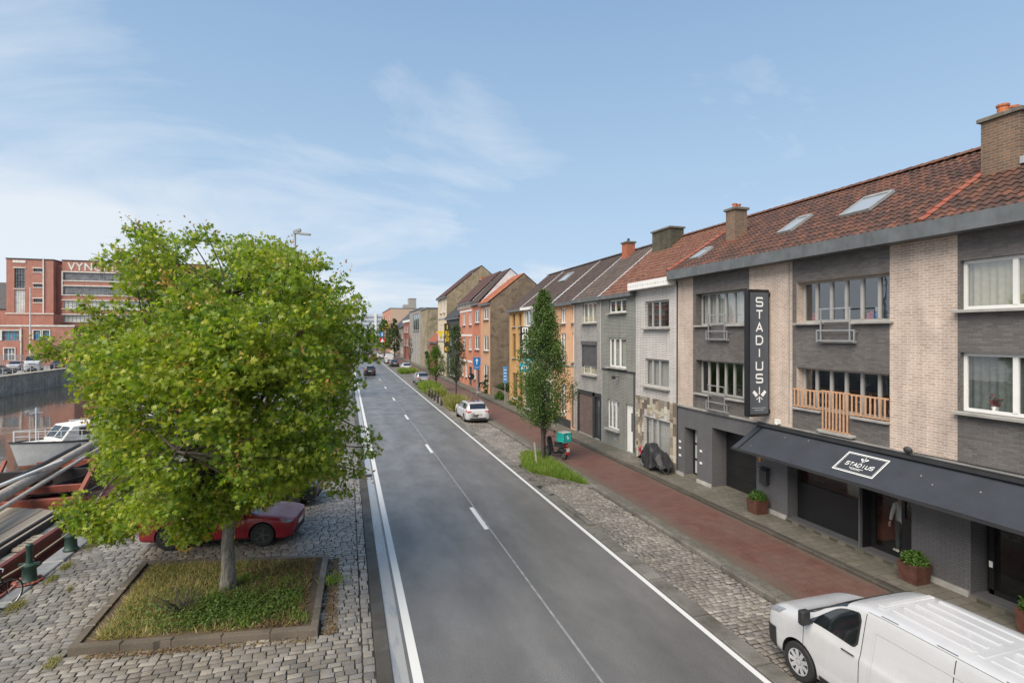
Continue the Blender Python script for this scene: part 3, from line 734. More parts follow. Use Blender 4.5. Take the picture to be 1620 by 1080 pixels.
# white curtain strip of bowls painted on the window edge
q = MB()
for i in range(4): q.lathe([(0.0,0),(.045,0),(.045,.01),(0,.01)], 12, (X+.015,12.80,1.66+i*.105), 'x')
q.build('window_stickers', m_letters, house)
# roof of A
mb = MB(); random.seed(1)
pantiles(mb, 10.40, 21.95, 14.20, 9.55, RX, RZ); rf = mb.build('roof', m_tile, house, smooth=50, fix=False)
mb = MB(); ridge_tiles(mb, 10.4, 21.95, RX, RZ+.04); mb.build('ridge_tiles', m_tileo, rf, fix=False)
# red tile strips down the roof at both party walls
def verge(par, y0, y1, xe=14.2, ze=9.55, xr=RX, zr=RZ, h=.05, m=None):
    L = math.hypot(xr-xe, zr-ze); d = Vector((xr-xe,0,zr-ze))/L; n = Vector((-d.z,0,d.x)); B = Vector((xe,0,ze)); mb = MB(); k = int(L/.33)
    for i in range(k):
        a = B+d*(L*i/k-.03)+n*(h+.03); b = B+d*(L*(i+1)/k)+n*h
        q = [(y0, 0), ((y0+y1)/2, .05), (y1, 0)]
        vs = [(a.x+n.x*e, y, a.z+n.z*e) for y, e in q]+[(b.x+n.x*e, y, b.z+n.z*e) for y, e in q]+[(a.x-n.x*.06, y, a.z-n.z*.06) for y, e in q]
        mb.add(vs, [(0,1,4,3),(1,2,5,4),(6,7,1,0),(7,8,2,1)])
    return mb.build('verge_tiles', m or m_redtile, par, fix=False)
verge(rf, 21.78, 22.05); verge(rf, 10.28, 10.52)
skylight(rf, 13.05, 14.15, 1.75, 3.02, 14.2, 9.6, RX, RZ+.05); skylight(rf, 15.98, 16.65, 1.50, 2.70, 14.2, 9.6, RX, RZ+.05); skylight(rf, 20.55, 21.2, .75, 1.70, 14.2, 9.6, RX, RZ+.05)
c = chimney(rf, 16.0, 16.62, 19.62, 20.22, 10.4, 12.05, m_chim, ((16.2,19.9),(16.45,19.95)), pr=.09, ph=.2)
q = MB(); q.box(15.9, 15.99, 19.5, 20.3, 10.62, 10.72); q.build('flashing', m_redtile, c)
gutterbox(house, 14.12, 14.62, 10.42, 21.95, 9.16, 9.56, m_zinc)
# ---- house B, running out of the picture
houseB = thing('terraced_house', 'beige and dark brick house with white framed windows and tall chimney, behind the large van', 'house', (FX, 4, 0), 0, 'terraced houses along the street')
opsB = [(3.2,9.74,7.28,8.50,.2),(3.2,9.74,4.76,6.22,.2)]
opsB2 = [(5.6,9.50,.30,2.62,.6),(-.5,3.6,.30,2.62,.6)]
zB = ((2.2,9.80), (3.36,), zoneA); mb = MB()
front(mb, FX, -3.0, 10.42, 0, 9.25, opsB+opsB2, .2, zB); shell(mb, FX, -3.0, 10.42, 0, 9.6, RX, RZ, mi=3, left=False)
mb.build('wall', [m_beige, m_dkbrick, m_pntbrick, m_oldwall], houseB)
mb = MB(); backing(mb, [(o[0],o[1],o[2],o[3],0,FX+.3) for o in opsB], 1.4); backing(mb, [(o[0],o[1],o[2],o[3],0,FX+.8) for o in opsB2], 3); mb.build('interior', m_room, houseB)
for (o, cu) in ((opsB[0], m_curty), (opsB[1], m_curtg)):
    window(houseB, FX+.12, o[0], o[1], o[2], o[3], [.17,.36,.5,.67,.83] if cu is m_curty else [.17,.5,.83], m_white, .085, cu, sill=True)
q = MB(); q.box(FX-.06,FX-.002,-3,10.42,3.40,3.47); q.build('belt_course', m_sill, houseB)
q = MB(); q.box(FX-.05,FX-.002,9.52,10.92,.2,.36); q.build('plinth', m_conc, houseB)
q = MB(); q.box(FX-.1,FX+.6,5.62,9.48,.2,.29); q.build('threshold', m_walk, houseB)
q = MB(); X = FX+.5
for y in (9.30,8.30,7.2,6.4,5.66): q.box(X,X+.07,y,y+.12,.3,2.6)
q.box(X,X+.07,5.7,9.4,.3,.42); q.box(X,X+.07,5.7,9.4,2.5,2.6); sf2 = q.build('shop_front', m_black, houseB)
q = MB(); q.quad((X+.03,5.7,.42),(X+.03,9.4,.42),(X+.03,9.4,2.5),(X+.03,5.7,2.5)); q.build('glass_door', m_shop, sf2)
q = MB(); q.box(X-.006,X+.001,9.33,9.41,.95,1.10); q.build('notice', m_letters, sf2)
q = MB(); q.box(X+.8,X+2.6,6.0,8.9,.95,1.0); q.box(X+.9,X+1.6,6.2,8.6,2.0,2.06); q.build('counter', m_brown, houseB)
mb = MB(); pantiles(mb, -3.0, 10.40, 14.20, 9.55, RX, RZ); rfB = mb.build('roof', m_tile, houseB, smooth=50, fix=False)
mb = MB(); ridge_tiles(mb, -3, 10.4, RX, RZ+.04); mb.build('ridge_tiles', m_tileo, rfB, fix=False)
c = chimney(rfB, 16.30, 17.30, 9.42, 10.32, 10.2, 12.33, m_chim, ((16.62,10.0),(17.0,10.0)), pr=.12, ph=.30)
q = MB()
for i in range(4): q.box(16.26+i*.28, 16.46+i*.28, 9.30, 9.415, 10.98+i*.17, 11.16+i*.17)
q.build('flashing', m_lead, c)
q = MB(); q.bar((16.28,10.36,10.82),(16.28,9.38,10.84),.10,.05); q.build('flashing', m_redtile, c)
gutterbox(houseB, 14.12, 14.62, -3, 10.42, 9.16, 9.56, m_zinc)
for par in (house,):
    q = MB(); q.tube([(FX-.03,21.9,3.32),(FX-.035,19.0,3.30),(FX-.03,16.7,3.33)], .012, 5); q.tube([(FX-.03,21.85,9.1),(FX-.03,21.87,.4)], .03, 6); q.build('downpipe', m_dark, par)
    q = MB(); q.tube([(FX-.04,15.2,9.1),(FX-.04,15.2,3.6)], .0125, 6); q.build('cable', m_sill, par)
# ------------------------------------------------------------------ the row beyond
ROW = 'terraced houses along the street'
def rowhouse(label, y0, y1, ze, fm, ops, roofm, gz=None, gm=None, side=m_oldwall, left=False, right=False, wins=(), ov=.35, zone=None, fmats=None, tw=.22, sub=5, rx=RX, rz=RZ, floorz=0.0, gh=.22):
    h = thing('terraced_house', label, 'house', (FX, (y0+y1)/2, 0), 0, ROW)
    mb = MB(); front(mb, FX, y0, y1, floorz, ze, ops, .18, zone); shell(mb, FX, y0, y1, 0, ze+.25, rx, rz, mi=(len(fmats) if fmats else 1), left=left, right=right)
    mb.build('wall', (fmats or [fm])+[side], h)
    mb = MB(); pantiles(mb, y0, y1, FX-ov+.05, ze+.10, rx, rz, tw=tw, sub=sub); r = mb.build('roof', roofm, h, smooth=50, fix=False)
    mb = MB(); ridge_tiles(mb, y0, y1, rx, rz+.03); mb.build('ridge_tiles', roofm, r, fix=False)
    gutterbox(h, FX-ov, FX-.03, y0, y1, ze-.05, ze+gh-.05, gm or m_zinc)
    return h, r
# white glazed brick house
ops = [(22.57,24.73,6.98,8.32),(22.57,24.73,4.06,5.42),(22.45,24.85,.75,2.47)]
hW, rW = rowhouse('white glazed brick house with patchwork stone ground floor beside the covered cargo bike', 21.95, 25.66, 9.0, m_wribs, ops, m_tileo, gm=m_white, ov=.5, gh=.38)
for i, (o, cu) in enumerate(zip(ops, (None, m_curtw, m_curtw))):
    window(hW, FX+.08, *o[:4], [.42,.72] if i < 2 else [.5,.72], m_alu if i < 2 else m_alu, .075, cu, sillm=m_sill)
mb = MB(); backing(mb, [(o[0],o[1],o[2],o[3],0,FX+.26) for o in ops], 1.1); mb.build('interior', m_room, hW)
def islandmat(name, cols, rough=.8):
    m, t, p, o = newmat(name); g = t.new('ShaderNodeNewGeometry'); n = t.noise(pos(t), 30, 4, .7)
    base = t.ramp(g.outputs['Random Per Island'], [((i+.5)/len(cols), c) for i, c in enumerate(cols)], 'CONSTANT')
    cb = t.new('ShaderNodeCombineXYZ')
    for i in range(3): t.put(cb.inputs[i], t.maprange(n, .3, .7, .8, 1.2))
    t.put(p.inputs['Base Color'], t.mix(1.0, base, cb.outputs[0], 'MULTIPLY')); p.inputs['Roughness'].default_value = rough; bump(t, p, n, .4, .01); return m
m_patch = islandmat('patchwork_stone', [(.40,.37,.30),(.15,.125,.10),(.22,.19,.15),(.33,.27,.20),(.50,.48,.41),(.18,.15,.125),(.26,.24,.21),(.12,.10,.085),(.44,.40,.32),(.30,.25,.19)])
random.seed(11); q = MB(); y = 21.97
while y < 25.64:
    wd = random.uniform(.16,.32); e = min(y+wd, 25.64); z = .22
    while z < 3.46:
        hh = random.choice((.13,.2,.28,.36,.44)); f = min(z+hh, 3.46)
        a, b = y+.006, e-.006
        if f-z > .04:
            # cut round the window opening
            segs = [(a,b)] if (f < .66 or z > 2.50 or b < 22.43 or a > 24.87) else [s for s in ((a,min(b,22.43)),(max(a,24.87),b)) if s[1]-s[0] > .03]
            for s0, s1 in segs: q.cbox(-.012,0,0,0,0,0) if False else q.box(FX-random.uniform(.025,.045), FX-.001, s0, s1, z+.006, f-.006)
        z = f
    y = e
q.build('stone_cladding', m_patch, hW)
# parapet edge of the taller orange roof
q = MB(); q.box(FX-.02,RX,25.60,25.70,9.3,9.32); 
mossy = chimney(rW, 17.6, 18.5, 27.0, 28.9, 11.2, 12.72, m_mosschim)
# green grey house
ops = [(26.71,28.75,7.88,8.63),(26.71,28.75,4.78,6.46),(27.50,28.95,1.2,2.88),(26.0,26.78,.26,2.85)]
hG, rG = rowhouse('green grey glazed brick house with white windows and a white front door', 25.66, 29.61, 8.75, m_gribs, ops, m_tileo)
window(hG, FX+.08, *ops[0], [.33,.66], m_white, .085); window(hG, FX+.08, *ops[1], [.4,.72], m_white, .085, m_curtw); window(hG, FX+.08, *ops[2], [.36,.68], m_white, .085, m_curtw)
q = MB(); q.box(FX+.1,FX+.16,26.02,26.76,.28,2.83); d_ = q.build('front_door', m_white, hG)
q = MB(); q.box(FX+.085,FX+.098,26.12,26.3,1.4,2.4); q.build('pane', m_farglass, d_)
q = MB(); q.box(FX-.05,FX-.002,25.7,29.58,4.56,4.64); q.tube([(FX-.05,25.78,4.6),(FX-.05,25.78,.4)], .03, 6); q.build('cable', m_dark, hG)
q = MB(); q.box(FX-.02,FX-.001,27.7,28.1,.62,.80); q.build('vent_grille', m_grey, hG)
q = MB(); q.bar((FX-.05,27.5,4.25),(FX-.35,27.5,4.3),.05); q.box(FX-.42,FX-.3,27.38,27.62,4.15,4.32); q.build('outdoor_lamp', m_dark, hG)
# light grey house with roller shutter and brown garage
ops = [(30.40,32.42,7.38,8.66),(30.38,32.50,4.12,6.10),(29.75,33.30,.26,3.05)]
hL, rL = rowhouse('light grey brick house with closed roller shutter and brown garage door', 29.61, 33.56, 8.75, m_lribs, ops, m_tileg)
window(hL, FX+.08, *ops[0], [.33,.66], m_curty if False else m_white, .07, m_curty)
q = MB(); q.box(FX-.10,FX+.05,30.34,32.54,5.98,6.22); q.box(FX-.03,FX+.06,30.36,30.44,4.6,5.98); q.box(FX-.03,FX+.06,32.44,32.52,4.6,5.98)
for i in range(18): q.box(FX+.01+(i%2)*.008,FX+.04,30.44,32.44,4.66+i*.0735,4.66+i*.0735+.069)
q.build('roller_shutter', M('shutter_grey', (.085,.082,.085), .5), hL)
window(hL, FX+.08, 30.40, 32.48, 4.12, 4.66, [.5], m_white, .06, m_curty)
for zz, (a,b) in ((7.36,(30.45,32.4)), (4.12,(30.45,32.4))):
    q = MB(); q.box(FX-.10,FX-.08,a,b,zz+.40,zz+.42); q.box(FX-.10,FX-.08,a,b,zz+.04,zz+.06)
    for i in range(13): y = a+(b-a)*i/12; q.box(FX-.098,FX-.082,y-.012,y+.012,zz+.06,zz+.40)
    q.build('balcony_railing', M('cream_metal', (.55,.52,.38), .5), hL)
q = MB(); q.box(FX-.02,FX+.12,29.77,29.95,.26,3.03); q.box(FX-.02,FX+.12,33.1,33.28,.26,3.03); q.box(FX-.02,FX+.12,30.65,30.95,.26,3.03); q.box(FX-.02,FX+.12,29.95,33.1,2.82,3.03); q.build('door_frame', m_dark, hL)
q = MB()
for i in range(22): q.box(FX+.06+(i%2)*.01,FX+.14,30.95,33.1,.28+i*.1145,.28+i*.1145+.108)
q.build('garage_door', M('brown_garage', (.14,.10,.088), .55), hL)
q = MB(); q.box(FX+.07,FX+.13,29.95,30.65,.28,2.82); d_ = q.build('front_door', m_dark, hL)
q = MB(); q.box(FX+.055,FX+.068,30.1,30.3,.5,2.6); q.build('pane', m_farglass, d_)
q = MB(); q.tube([(FX-.07,29.66,8.7),(FX-.07,29.66,4.6)], .04, 6); q.tube([(FX-.07,33.66,8.7),(FX-.07,33.66,.4)], .05, 6); q.build('downpipe', m_alu, hL)
chimney(rL, 17.75, 18.35, 32.25, 32.95, 11.6, 12.72, M('orange_brick_chimney', (.33,.11,.06), .8, var=.25, scale=8), ((18.05,32.6),), potm=m_dark, pr=.08, ph=.22)
# peach house
ops = [(33.72,34.22,7.44,8.52),(35.38,36.2,7.44,8.52),(33.72,34.22,4.8,6.74),(35.32,36.38,4.8,6.74),(33.74,34.42,.26,3.25),(35.3,36.4,1.0,3.1)]
hP, rP = rowhouse('peach rendered house with white windows behind the columnar tree', 33.56, 37.55, 8.7, m_peach, ops, m_tiled)
for o in ops[:4]+ops[5:]: window(hP, FX+.08, *o, [.5] if o[1]-o[0] > .7 else [], m_white, .08, m_curtw)
q = MB(); q.box(FX+.1,FX+.15,33.76,34.40,.28,3.22); q.build('front_door', m_dark, hP)
q = MB(); q.box(FX-.04,FX-.002,33.58,37.53,4.45,4.56); q.build('belt_course', m_sill, hP)
q = MB(); q.box(FX-.03,FX-.001,34.44,37.5,.2,.75); q.build('plinth', m_dark, hP)
# white bay house with the vertical sign
ops = [(38.4,41.3,7.3,8.66),(41.5,44.3,7.3,8.66),(38.4,44.3,4.4,6.2),(38.4,44.3,.4,3.1)]
hB, rB = rowhouse('white fronted house with wide upper windows behind the vertical black shop sign', 37.55, 44.81, 8.75, m_cream, ops, m_tiled, gm=m_white)
for o in ops[:2]: window(hB, FX+.08, *o, 3, m_white, .09, m_curtw)
for o in ops[2:]: window(hB, FX+.08, *o, 4, m_dark, .09)
skylight(rB, 40.7, 42.2, 3.2, 4.3, FX-.3, 8.9, RX, RZ+.08)
# ochre house at the end
ops = [(45.40,46.22,7.35,8.48),(47.25,48.15,7.35,8.48),(45.40,46.22,4.5,6.7),(47.15,48.15,4.5,6.7),(46.64,48.15,.85,3.12),(45.2,46.0,.26,2.9)]
hO, rO = rowhouse('ochre yellow rendered house at the end of the row by the bushes', 44.81, 49.1, 8.7, m_yellow, ops, m_tiled, left=True, side=m_oldwall)
m_och = M('ochre_window_frame', (.24,.14,.06), .6)
for o in ops[:5]: window(hO, FX+.10, *o, [.5] if o[1]-o[0] > 1.2 else [], m_och, .09)
q = MB(); q.box(FX+.1,FX+.15,45.22,45.98,.28,2.88); q.build('front_door', m_dark, hO)
for rr, (a, b) in ((rB,(37.45,37.60)),(rP,(33.45,33.62)),(rO,(44.74,44.90)),(rL,(29.52,29.70))): verge(rr, a+.03, b-.05, FX-.3, 8.85, RX, RZ, .0, m_lead)
# ------------------------------------------------------------------ group of taller houses beyond the gap
def tallhouse(label, y0, y1, ze, rx, rz, fm, ops, roofm, side, cols=2, frm=None, left=True, curt=None, gm=None, wm=None):
    h = thing('terraced_house', label, 'house', (FX, (y0+y1)/2, 0), 0, ROW)
    mb = MB(); front(mb, FX, y0, y1, 0, ze, ops, .15); shell(mb, FX, y0, y1, 0, ze+.2, rx, rz, xb=rx+5, zb=rz-4.0, mi=1, left=left); mb.build('wall', [fm, side], h)
    mb = MB(); pantiles(mb, y0-.05, y1, FX-.35, ze+.1, rx, rz+.12, tw=.30, tl=.40, sub=5, back=False); mb.quad((rx,y0,rz+.12),(rx,y1,rz+.12),(rx+5.3,y1,rz-4.1),(rx+5.3,y0,rz-4.1)); r = mb.build('roof', roofm, h, smooth=50, fix=False)
    gutterbox(h, FX-.35, FX-.03, y0, y1, ze-.15, ze+.12, gm or m_zinc)
    for o in ops:
        if o[2] < .5: 
            q = MB(); q.box(FX+.1,FX+.15,o[0]+.02,o[1]-.02,o[2]+.02,o[3]-.02); q.build('front_door', m_dark, h)
        else: window(h, FX+.07, *o, cols if o[1]-o[0] > .8 else [], frm or m_white, .11, curt, glass=m_farglass, sill=True, proud=.08)
    return h, r
w3 = lambda a, b: [(a,b,8.25,9.6),(a,b,4.85,6.5),(a,b,1.3,3.3)]
hA, rA = tallhouse('pale peach house with orange tiled gable and bare weathered side wall above the bushes', 56.3, 60.6, 9.95, 18.45, 13.2, m_peach2, w3(57.0,59.2), m_orange_tile, m_oldwall)
hC, rC = tallhouse('narrow salmon house with tall white windows, between the pale peach and orange houses', 60.6, 64.8, 10.2, 18.2, 14.2, m_salmon, [(61.3,63.6,8.0,9.5),(61.3,63.6,4.85,6.5),(61.2,62.4,.26,3.0),(63.2,64.2,1.3,3.0)], m_tiled, m_clad)
hD, rD = tallhouse('wide orange red house with white window bands and arched door', 64.8, 72.7, 10.6, 18.2, 14.35, m_orange, [(65.3,66.9,7.8,9.3),(69.0,70.8,7.8,9.3),(65.3,66.9,4.7,6.2),(69.0,70.8,4.7,6.2),(65.2,66.9,.26,2.6),(68.0,69.2,1.2,3.0),(70.2,71.6,1.2,3.0)], m_fartile, m_clad)
q = MB()
for z in (9.5, 6.4, 3.15): q.box(FX-.05,FX-.002,65.0,72.4,z,z+.2)
q.build('white_bands', m_white, hD)
q = MB()
for i in range(9): q.box(FX-.30,FX-.002,65.1+i*.92,65.35+i*.92,9.9,10.4)
q.build('cornice_brackets', m_sill, hD)
# lower slate house
hS, rS = tallhouse('lower dark slate hung house half hidden by a street tree', 72.7, 82.8, 8.9, 17.5, 12.0, m_slate, [(74.5,76.5,5.0,6.8),(78.5,80.5,5.0,6.8),(75,81,.6,3.1)], m_slate, m_slate)
q = MB(); chimney(rS, 17.6, 18.5, 73.2, 74.0, 11.5, 14.0, m_chim, ((17.9,73.6),(18.2,73.6)), pr=.13, ph=.5)
hT, rT = tallhouse('tall cream house with big bare yellow brick gable', 82.8, 91.2, 12.4, 20.2, 17.3, m_cream, [(84.2,85.6,10.0,11.9),(87.2,88.6,10.0,11.9),(84.2,85.6,6.3,8.2),(87.2,88.6,6.3,8.2),(84.2,85.6,2.6,4.4),(87.2,88.6,2.6,4.4)], m_fartile, m_oldyel)
q = MB()
for z in (9.0, 5.4): q.box(FX-.08,FX-.002,82.85,91.15,z,z+.22)
q.build('belt_course', m_sill, hT)
hR, rR = tallhouse('small low red brick gabled house in front of the long beige wall', 91.2, 100.6, 5.2, 16.4, 7.4, m_redbrick, [(93,94.6,2.2,3.9),(96.8,98.4,2.2,3.9)], m_redtile, m_redbrick)
# flat roofed stained block and grey concrete house
def flathouse(label, y0, y1, z, fm, side, ops, frm=None, cols=2, cop=m_zinc, depth=12, cat='house', top=.25):
    h = thing('flat_roofed_building', label, cat, (FX, (y0+y1)/2, 0))
    mb = MB(); front(mb, FX, y0, y1, 0, z, ops, .2); mb.add([(FX,y0,0),(FX+depth,y0,0),(FX+depth,y0,z),(FX,y0,z)], [(0,1,2,3)], 1); mb.add([(FX,y1,0),(FX+depth,y1,0),(FX+depth,y1,z),(FX,y1,z)], [(0,1,2,3)], 1)
    mb.quad((FX+depth,y0,0),(FX+depth,y1,0),(FX+depth,y1,z),(FX+depth,y0,z),1); mb.build('wall', [fm, side], h)
    q = MB(); q.box(FX-.18,FX+depth+.1,y0-.06,y1+.06,z+.003,z+top); q.build('roof', cop, h)
    for o in ops: window(h, FX+.08, *o, cols, frm or m_white, .12, glass=m_farglass)
    return h
flathouse('stained beige flat roofed block with a large blank side wall', 104.5, 113.6, 11.5, m_beigew, m_beigew, [], depth=14)
hM = flathouse('pale grey concrete house with one huge upper glass window', 113.6, 134.8, 11.9, M('grey_concrete_panels', (.30,.28,.25), .8, var=.15, streak=.25), m_beigew, [(116.5,127.5,7.4,11.1)], m_grey, 3)
q = MB()
for y in (115.2,119.3,123.4,127.5,131.5): q.box(FX-.12,FX-.002,y,y+.8,.2,6.9)
q.build('pilasters', m_conc, hM)
hQ = flathouse('red painted house with white windows and white cornice far down the street', 134.8, 150.0, 9.6, m_redbrick, m_redbrick, [(137.5,142,7.0,8.7),(144,148,7.0,8.7),(137.5,142,3.6,5.5),(144,148,3.6,5.5)], cop=m_white, top=.6)
def simplehouse(label, y0, y1, ze, rz, fm, roofm, x=FX, d=9, n=3, side=None, par=None):
    h = thing('terraced_house', label, 'house', (x, (y0+y1)/2, 0), 0, ROW); ops = []
    for i in range(n):
        a = y0+(y1-y0)*(i+.25)/n; b = y0+(y1-y0)*(i+.75)/n
        for z in (1.2, 4.4, 7.4):
            if z+1.7 < ze: ops.append((a,b,z,z+1.7))
    mb = MB(); front(mb, x, y0, y1, 0, ze, ops, .2); shell(mb, x, y0, y1, 0, ze, x+d/2, rz); mb.build('wall', [fm, side or fm], h)
    mb = MB(); mb.quad((x-.3,y0,ze),(x-.3,y1,ze),(x+d/2,y1,rz+.1),(x+d/2,y0,rz+.1)); mb.quad((x+d/2,y0,rz+.1),(x+d/2,y1,rz+.1),(x+d+.3,y1,ze),(x+d+.3,y0,ze)); mb.quad((x-.3,y0,ze-.25),(x-.3,y1,ze-.25),(x-.3,y1,ze),(x-.3,y0,ze)); mb.build('roof', roofm, h)
    for o in ops: window(h, x+.08, *o, [.5], m_white, .14, glass=m_farglass, sill=False)
    return h
simplehouse('dark grey gabled house with steep slate roof far down the street', 150, 163, 8.6, 13.6, M('grey_brown_render', (.22,.19,.16), .85), m_slate)
simplehouse('brown brick house with dark steep roof beyond the red house', 163, 178, 8.8, 13.2, m_oldwall, m_slate)
simplehouse('pale rendered house beside the tall orange brick block', 178, 196, 9.0, 11.2, m_cream, m_slate)
flathouse('tall orange brick block with chimneys closing the street', 196, 240, 15.6, m_orange, M('beige_pink_render', (.50,.36,.27), .85, var=.08, streak=.1), [(200+i*9,204+i*9,z,z+2.2) for i in range(4) for z in (3,7,11.5)], depth=16)
q = MB(); q.box(17,18.2,197.5,198.7,15.9,18.2); q.box(15.5,16.5,214,215.2,15.9,18.0)
tw = thing('tower_block', 'grey concrete tower rising behind the slate roofs', 'tower', (26.3, 232, 0))
q = MB(); q.box(24.9,27.8,230,236,0,21.3); q.box(22.6,24.88,230.5,235,0,18.9); q.build('wall', M('tower_concrete', (.33,.31,.28), .8, streak=.2), tw)
q = MB(); q.box(24.8,27.9,229.9,236.1,21.303,21.6); q.build('roof', m_grey, tw)
fa_ = thing('apartment_block', 'distant pale grey apartment block with rows of windows at the end of the street', 'apartments', (14, 455, 0))
q = MB(); q.box(-8,29,450,464,0,22.6); q.box(6,9,451,458,22.6,24.4)
q.build('wall', M('far_apartment_panels', (.50,.53,.57), .7), fa_)
q = MB()
for k in range(6): q.box(-7.5,28.5,449.9,449.99,3.2+k*3.2,4.7+k*3.2)
q.build('window_bands', M('pale_far_glass', (.25,.28,.32), .3), fa_)
# far apartment stair towers break the bands
for i in range(3): q = MB(); q.box(-3+i*12,-1.2+i*12,449.3,449.88,0,23.2); q.build('stair_tower', m_white, fa_)
# garden wall closing the gap beside the ochre house
q = MB(); q.box(FX+.1,FX+.35,49.15,56.25,0,1.0); tag(q.build('garden_wall', m_oldwall), 'low brown brick wall behind the bushes between two houses', 'wall')
q = MB(); q.box(FX+.3,FX+.5,100.65,104.45,0,2.4); tag(q.build('gate', m_dark), 'dark grey yard gate between the red house and the beige block', 'gate')

# ------------------------------------------------------------------ factory across the canal
m_fbrick = brick('factory_red_brick', (.44,.165,.115), (.36,.13,.09), (.38,.24,.19), .25, .08, .012, .85, .4, .18)
m_band = M('white_lintel', (.66,.63,.57), .7, streak=.15)
m_blue = M('blue_window_frame', (.06,.30,.45), .5)
fac = thing('factory', 'red brick factory with stair tower and white window bands across the canal', 'factory', (-50, 130, .8))
def fronty(mb, y, x0, x1, z0, z1, ops, depth=.3):
    X = sorted({x0, x1, *[q for o in ops for q in o[:2]]}); Z = sorted({z0, z1, *[q for o in ops for q in o[2:4]]})
    for i in range(len(X)-1):
        for j in range(len(Z)-1):
            cx, cz = (X[i]+X[i+1])/2, (Z[j]+Z[j+1])/2
            if any(o[0] < cx < o[1] and o[2] < cz < o[3] for o in ops): continue
            mb.quad((X[i],y,Z[j]),(X[i+1],y,Z[j]),(X[i+1],y,Z[j+1]),(X[i],y,Z[j+1]))
    for a, b, c, d in ops:
        Y = y+depth
        mb.quad((a,y,c),(a,Y,c),(a,Y,d),(a,y,d)); mb.quad((b,y,c),(b,y,d),(b,Y,d),(b,Y,c)); mb.quad((a,y,d),(b,y,d),(b,Y,d),(a,Y,d)); mb.quad((a,y,c),(a,Y,c),(b,Y,c),(b,y,c))
def blocky(mb, x0, x1, y0, y1, z0, z1, ops, depth=.3):
    fronty(mb, y0, x0, x1, z0, z1, ops, depth)
    mb.quad((x0,y0,z0),(x0,y1,z0),(x0,y1,z1),(x0,y0,z1)); mb.quad((x1,y0,z0),(x1,y1,z0),(x1,y1,z1),(x1,y0,z1)); mb.quad((x0,y1,z0),(x1,y1,z0),(x1,y1,z1),(x0,y1,z1)); mb.quad((x0,y0,z1),(x1,y0,z1),(x1,y1,z1),(x0,y1,z1))
def ywin(par, y, a, b, c, d, nx, nz, fm, gm, fw=.07, bars=None):
    mb = MB()
    for i in range(nx+1):
        x = a+(b-a)*i/nx; mb.box(x-fw/2,x+fw/2,y-.03,y+.05,c,d)
    for j in range(nz+1):
        z = c+(d-c)*j/nz; mb.box(a,b,y-.02,y+.04,z-fw/2,z+fw/2)
    w = mb.build('window', fm, par); g = MB(); g.quad((a,y+.02,c),(b,y+.02,c),(b,y+.02,d),(a,y+.02,d)); g.build('pane', gm, w); return w
m_fg1 = M('factory_glass', (.16,.17,.18), .15, var=.55, scale=.8); m_fg2 = M('pale_factory_glass', (.50,.52,.48), .3, var=.3, scale=.7)
tops = [(-62.25,-60.56,15.6,19.55),(-62.25,-60.56,10.9,15.3),(-59.15,-57.65,18.9,19.6),(-59.15,-57.65,15.9,16.55),(-59.15,-57.65,12.9,13.65)]
mb = MB(); blocky(mb, -63.55, -55.9, 130, 140, .8, 21.3, tops)
bands = [(-54.6,-30,17.5,19.1),(-54.6,-30,14.6,16.3),(-54.6,-30,11.8,13.4),(-54.6,-30,9.2,10.5)]
blocky(mb, -54.85, -29, 131, 146, .8, 21.4, bands); mb.quad((-55.9,131.5,.8),(-54.85,131.5,.8),(-54.85,131.5,20.6),(-55.9,131.5,20.6))
blocky(mb, -61.6, -54.2, 126, 129.9, .8, 10.5, [])
low = [(-63.0,-59.55,5.5,7.25),(-59.25,-56.7,5.5,7.25),(-54.6,-53.6,5.6,7.3),(-53.2,-52.2,5.6,7.3),(-58.95,-57.4,1.9,4.1)]
blocky(mb, -75, -48.4, 120, 125.9, .8, 8.15, low); blocky(mb, -80, -64.2, 134, 145, .8, 11.5, [])
mb.build('wall', m_fbrick, fac)
for i, o in enumerate(tops): ywin(fac, 130.2, *o, 4 if i < 2 else 4, 6 if i < 2 else 2, m_dark if i != 1 else m_white, m_fg1 if i != 1 else m_fg2)
for i, o in enumerate(bands): ywin(fac, 131.2, *o, 36, 3 if i < 3 else 2, m_grey, m_fg1 if i < 2 else m_fg2, .06)
for i, o in enumerate(low): ywin(fac, 120.2, *o, 3, 2, m_blue if i in (0,1,2,3) else m_white, m_fg1, .12)
q = MB()
for o in tops[2:]+[tops[0]]: q.box(o[0]-.2,o[1]+.2,129.9,129.995,o[3],o[3]+.18); q.box(o[0]-.1,o[1]+.1,129.9,129.995,o[2]-.16,o[2])
q.box(-62.5,-60.4,129.9,129.995,20.6,21.1); q.box(-57.6,-57.4,129.8,129.99,10.6,21.6)
for o in bands: q.box(-54.95,-29,130.88,130.995,o[3],o[3]+.22); q.box(-54.95,-29,130.88,130.995,o[2]-.2,o[2])
q.box(-54.95,-54.7,130.86,130.99,14.4,19.3); q.box(-75,-48.3,119.9,119.995,8.0,8.3); q.box(-61.7,-54.1,125.85,125.995,10.45,10.65)
for o in low: q.box(o[0]-.15,o[1]+.15,119.9,119.995,o[3],o[3]+.15); q.box(o[0]-.15,o[0],119.9,119.995,o[2],o[3]); q.box(o[1],o[1]+.15,119.9,119.995,o[2],o[3])
q.box(-56.5,-56.35,119.8,119.99,1.0,7.8)
q.build('white_lintels', m_band, fac)
q = MB(); q.box(-63.65,-55.8,129.9,140.1,21.303,21.5); q.box(-54.95,-28.9,130.9,146.1,21.403,21.6); q.box(-80,-64.1,133.9,145,11.503,11.7); q.build('roof', m_dark, fac)
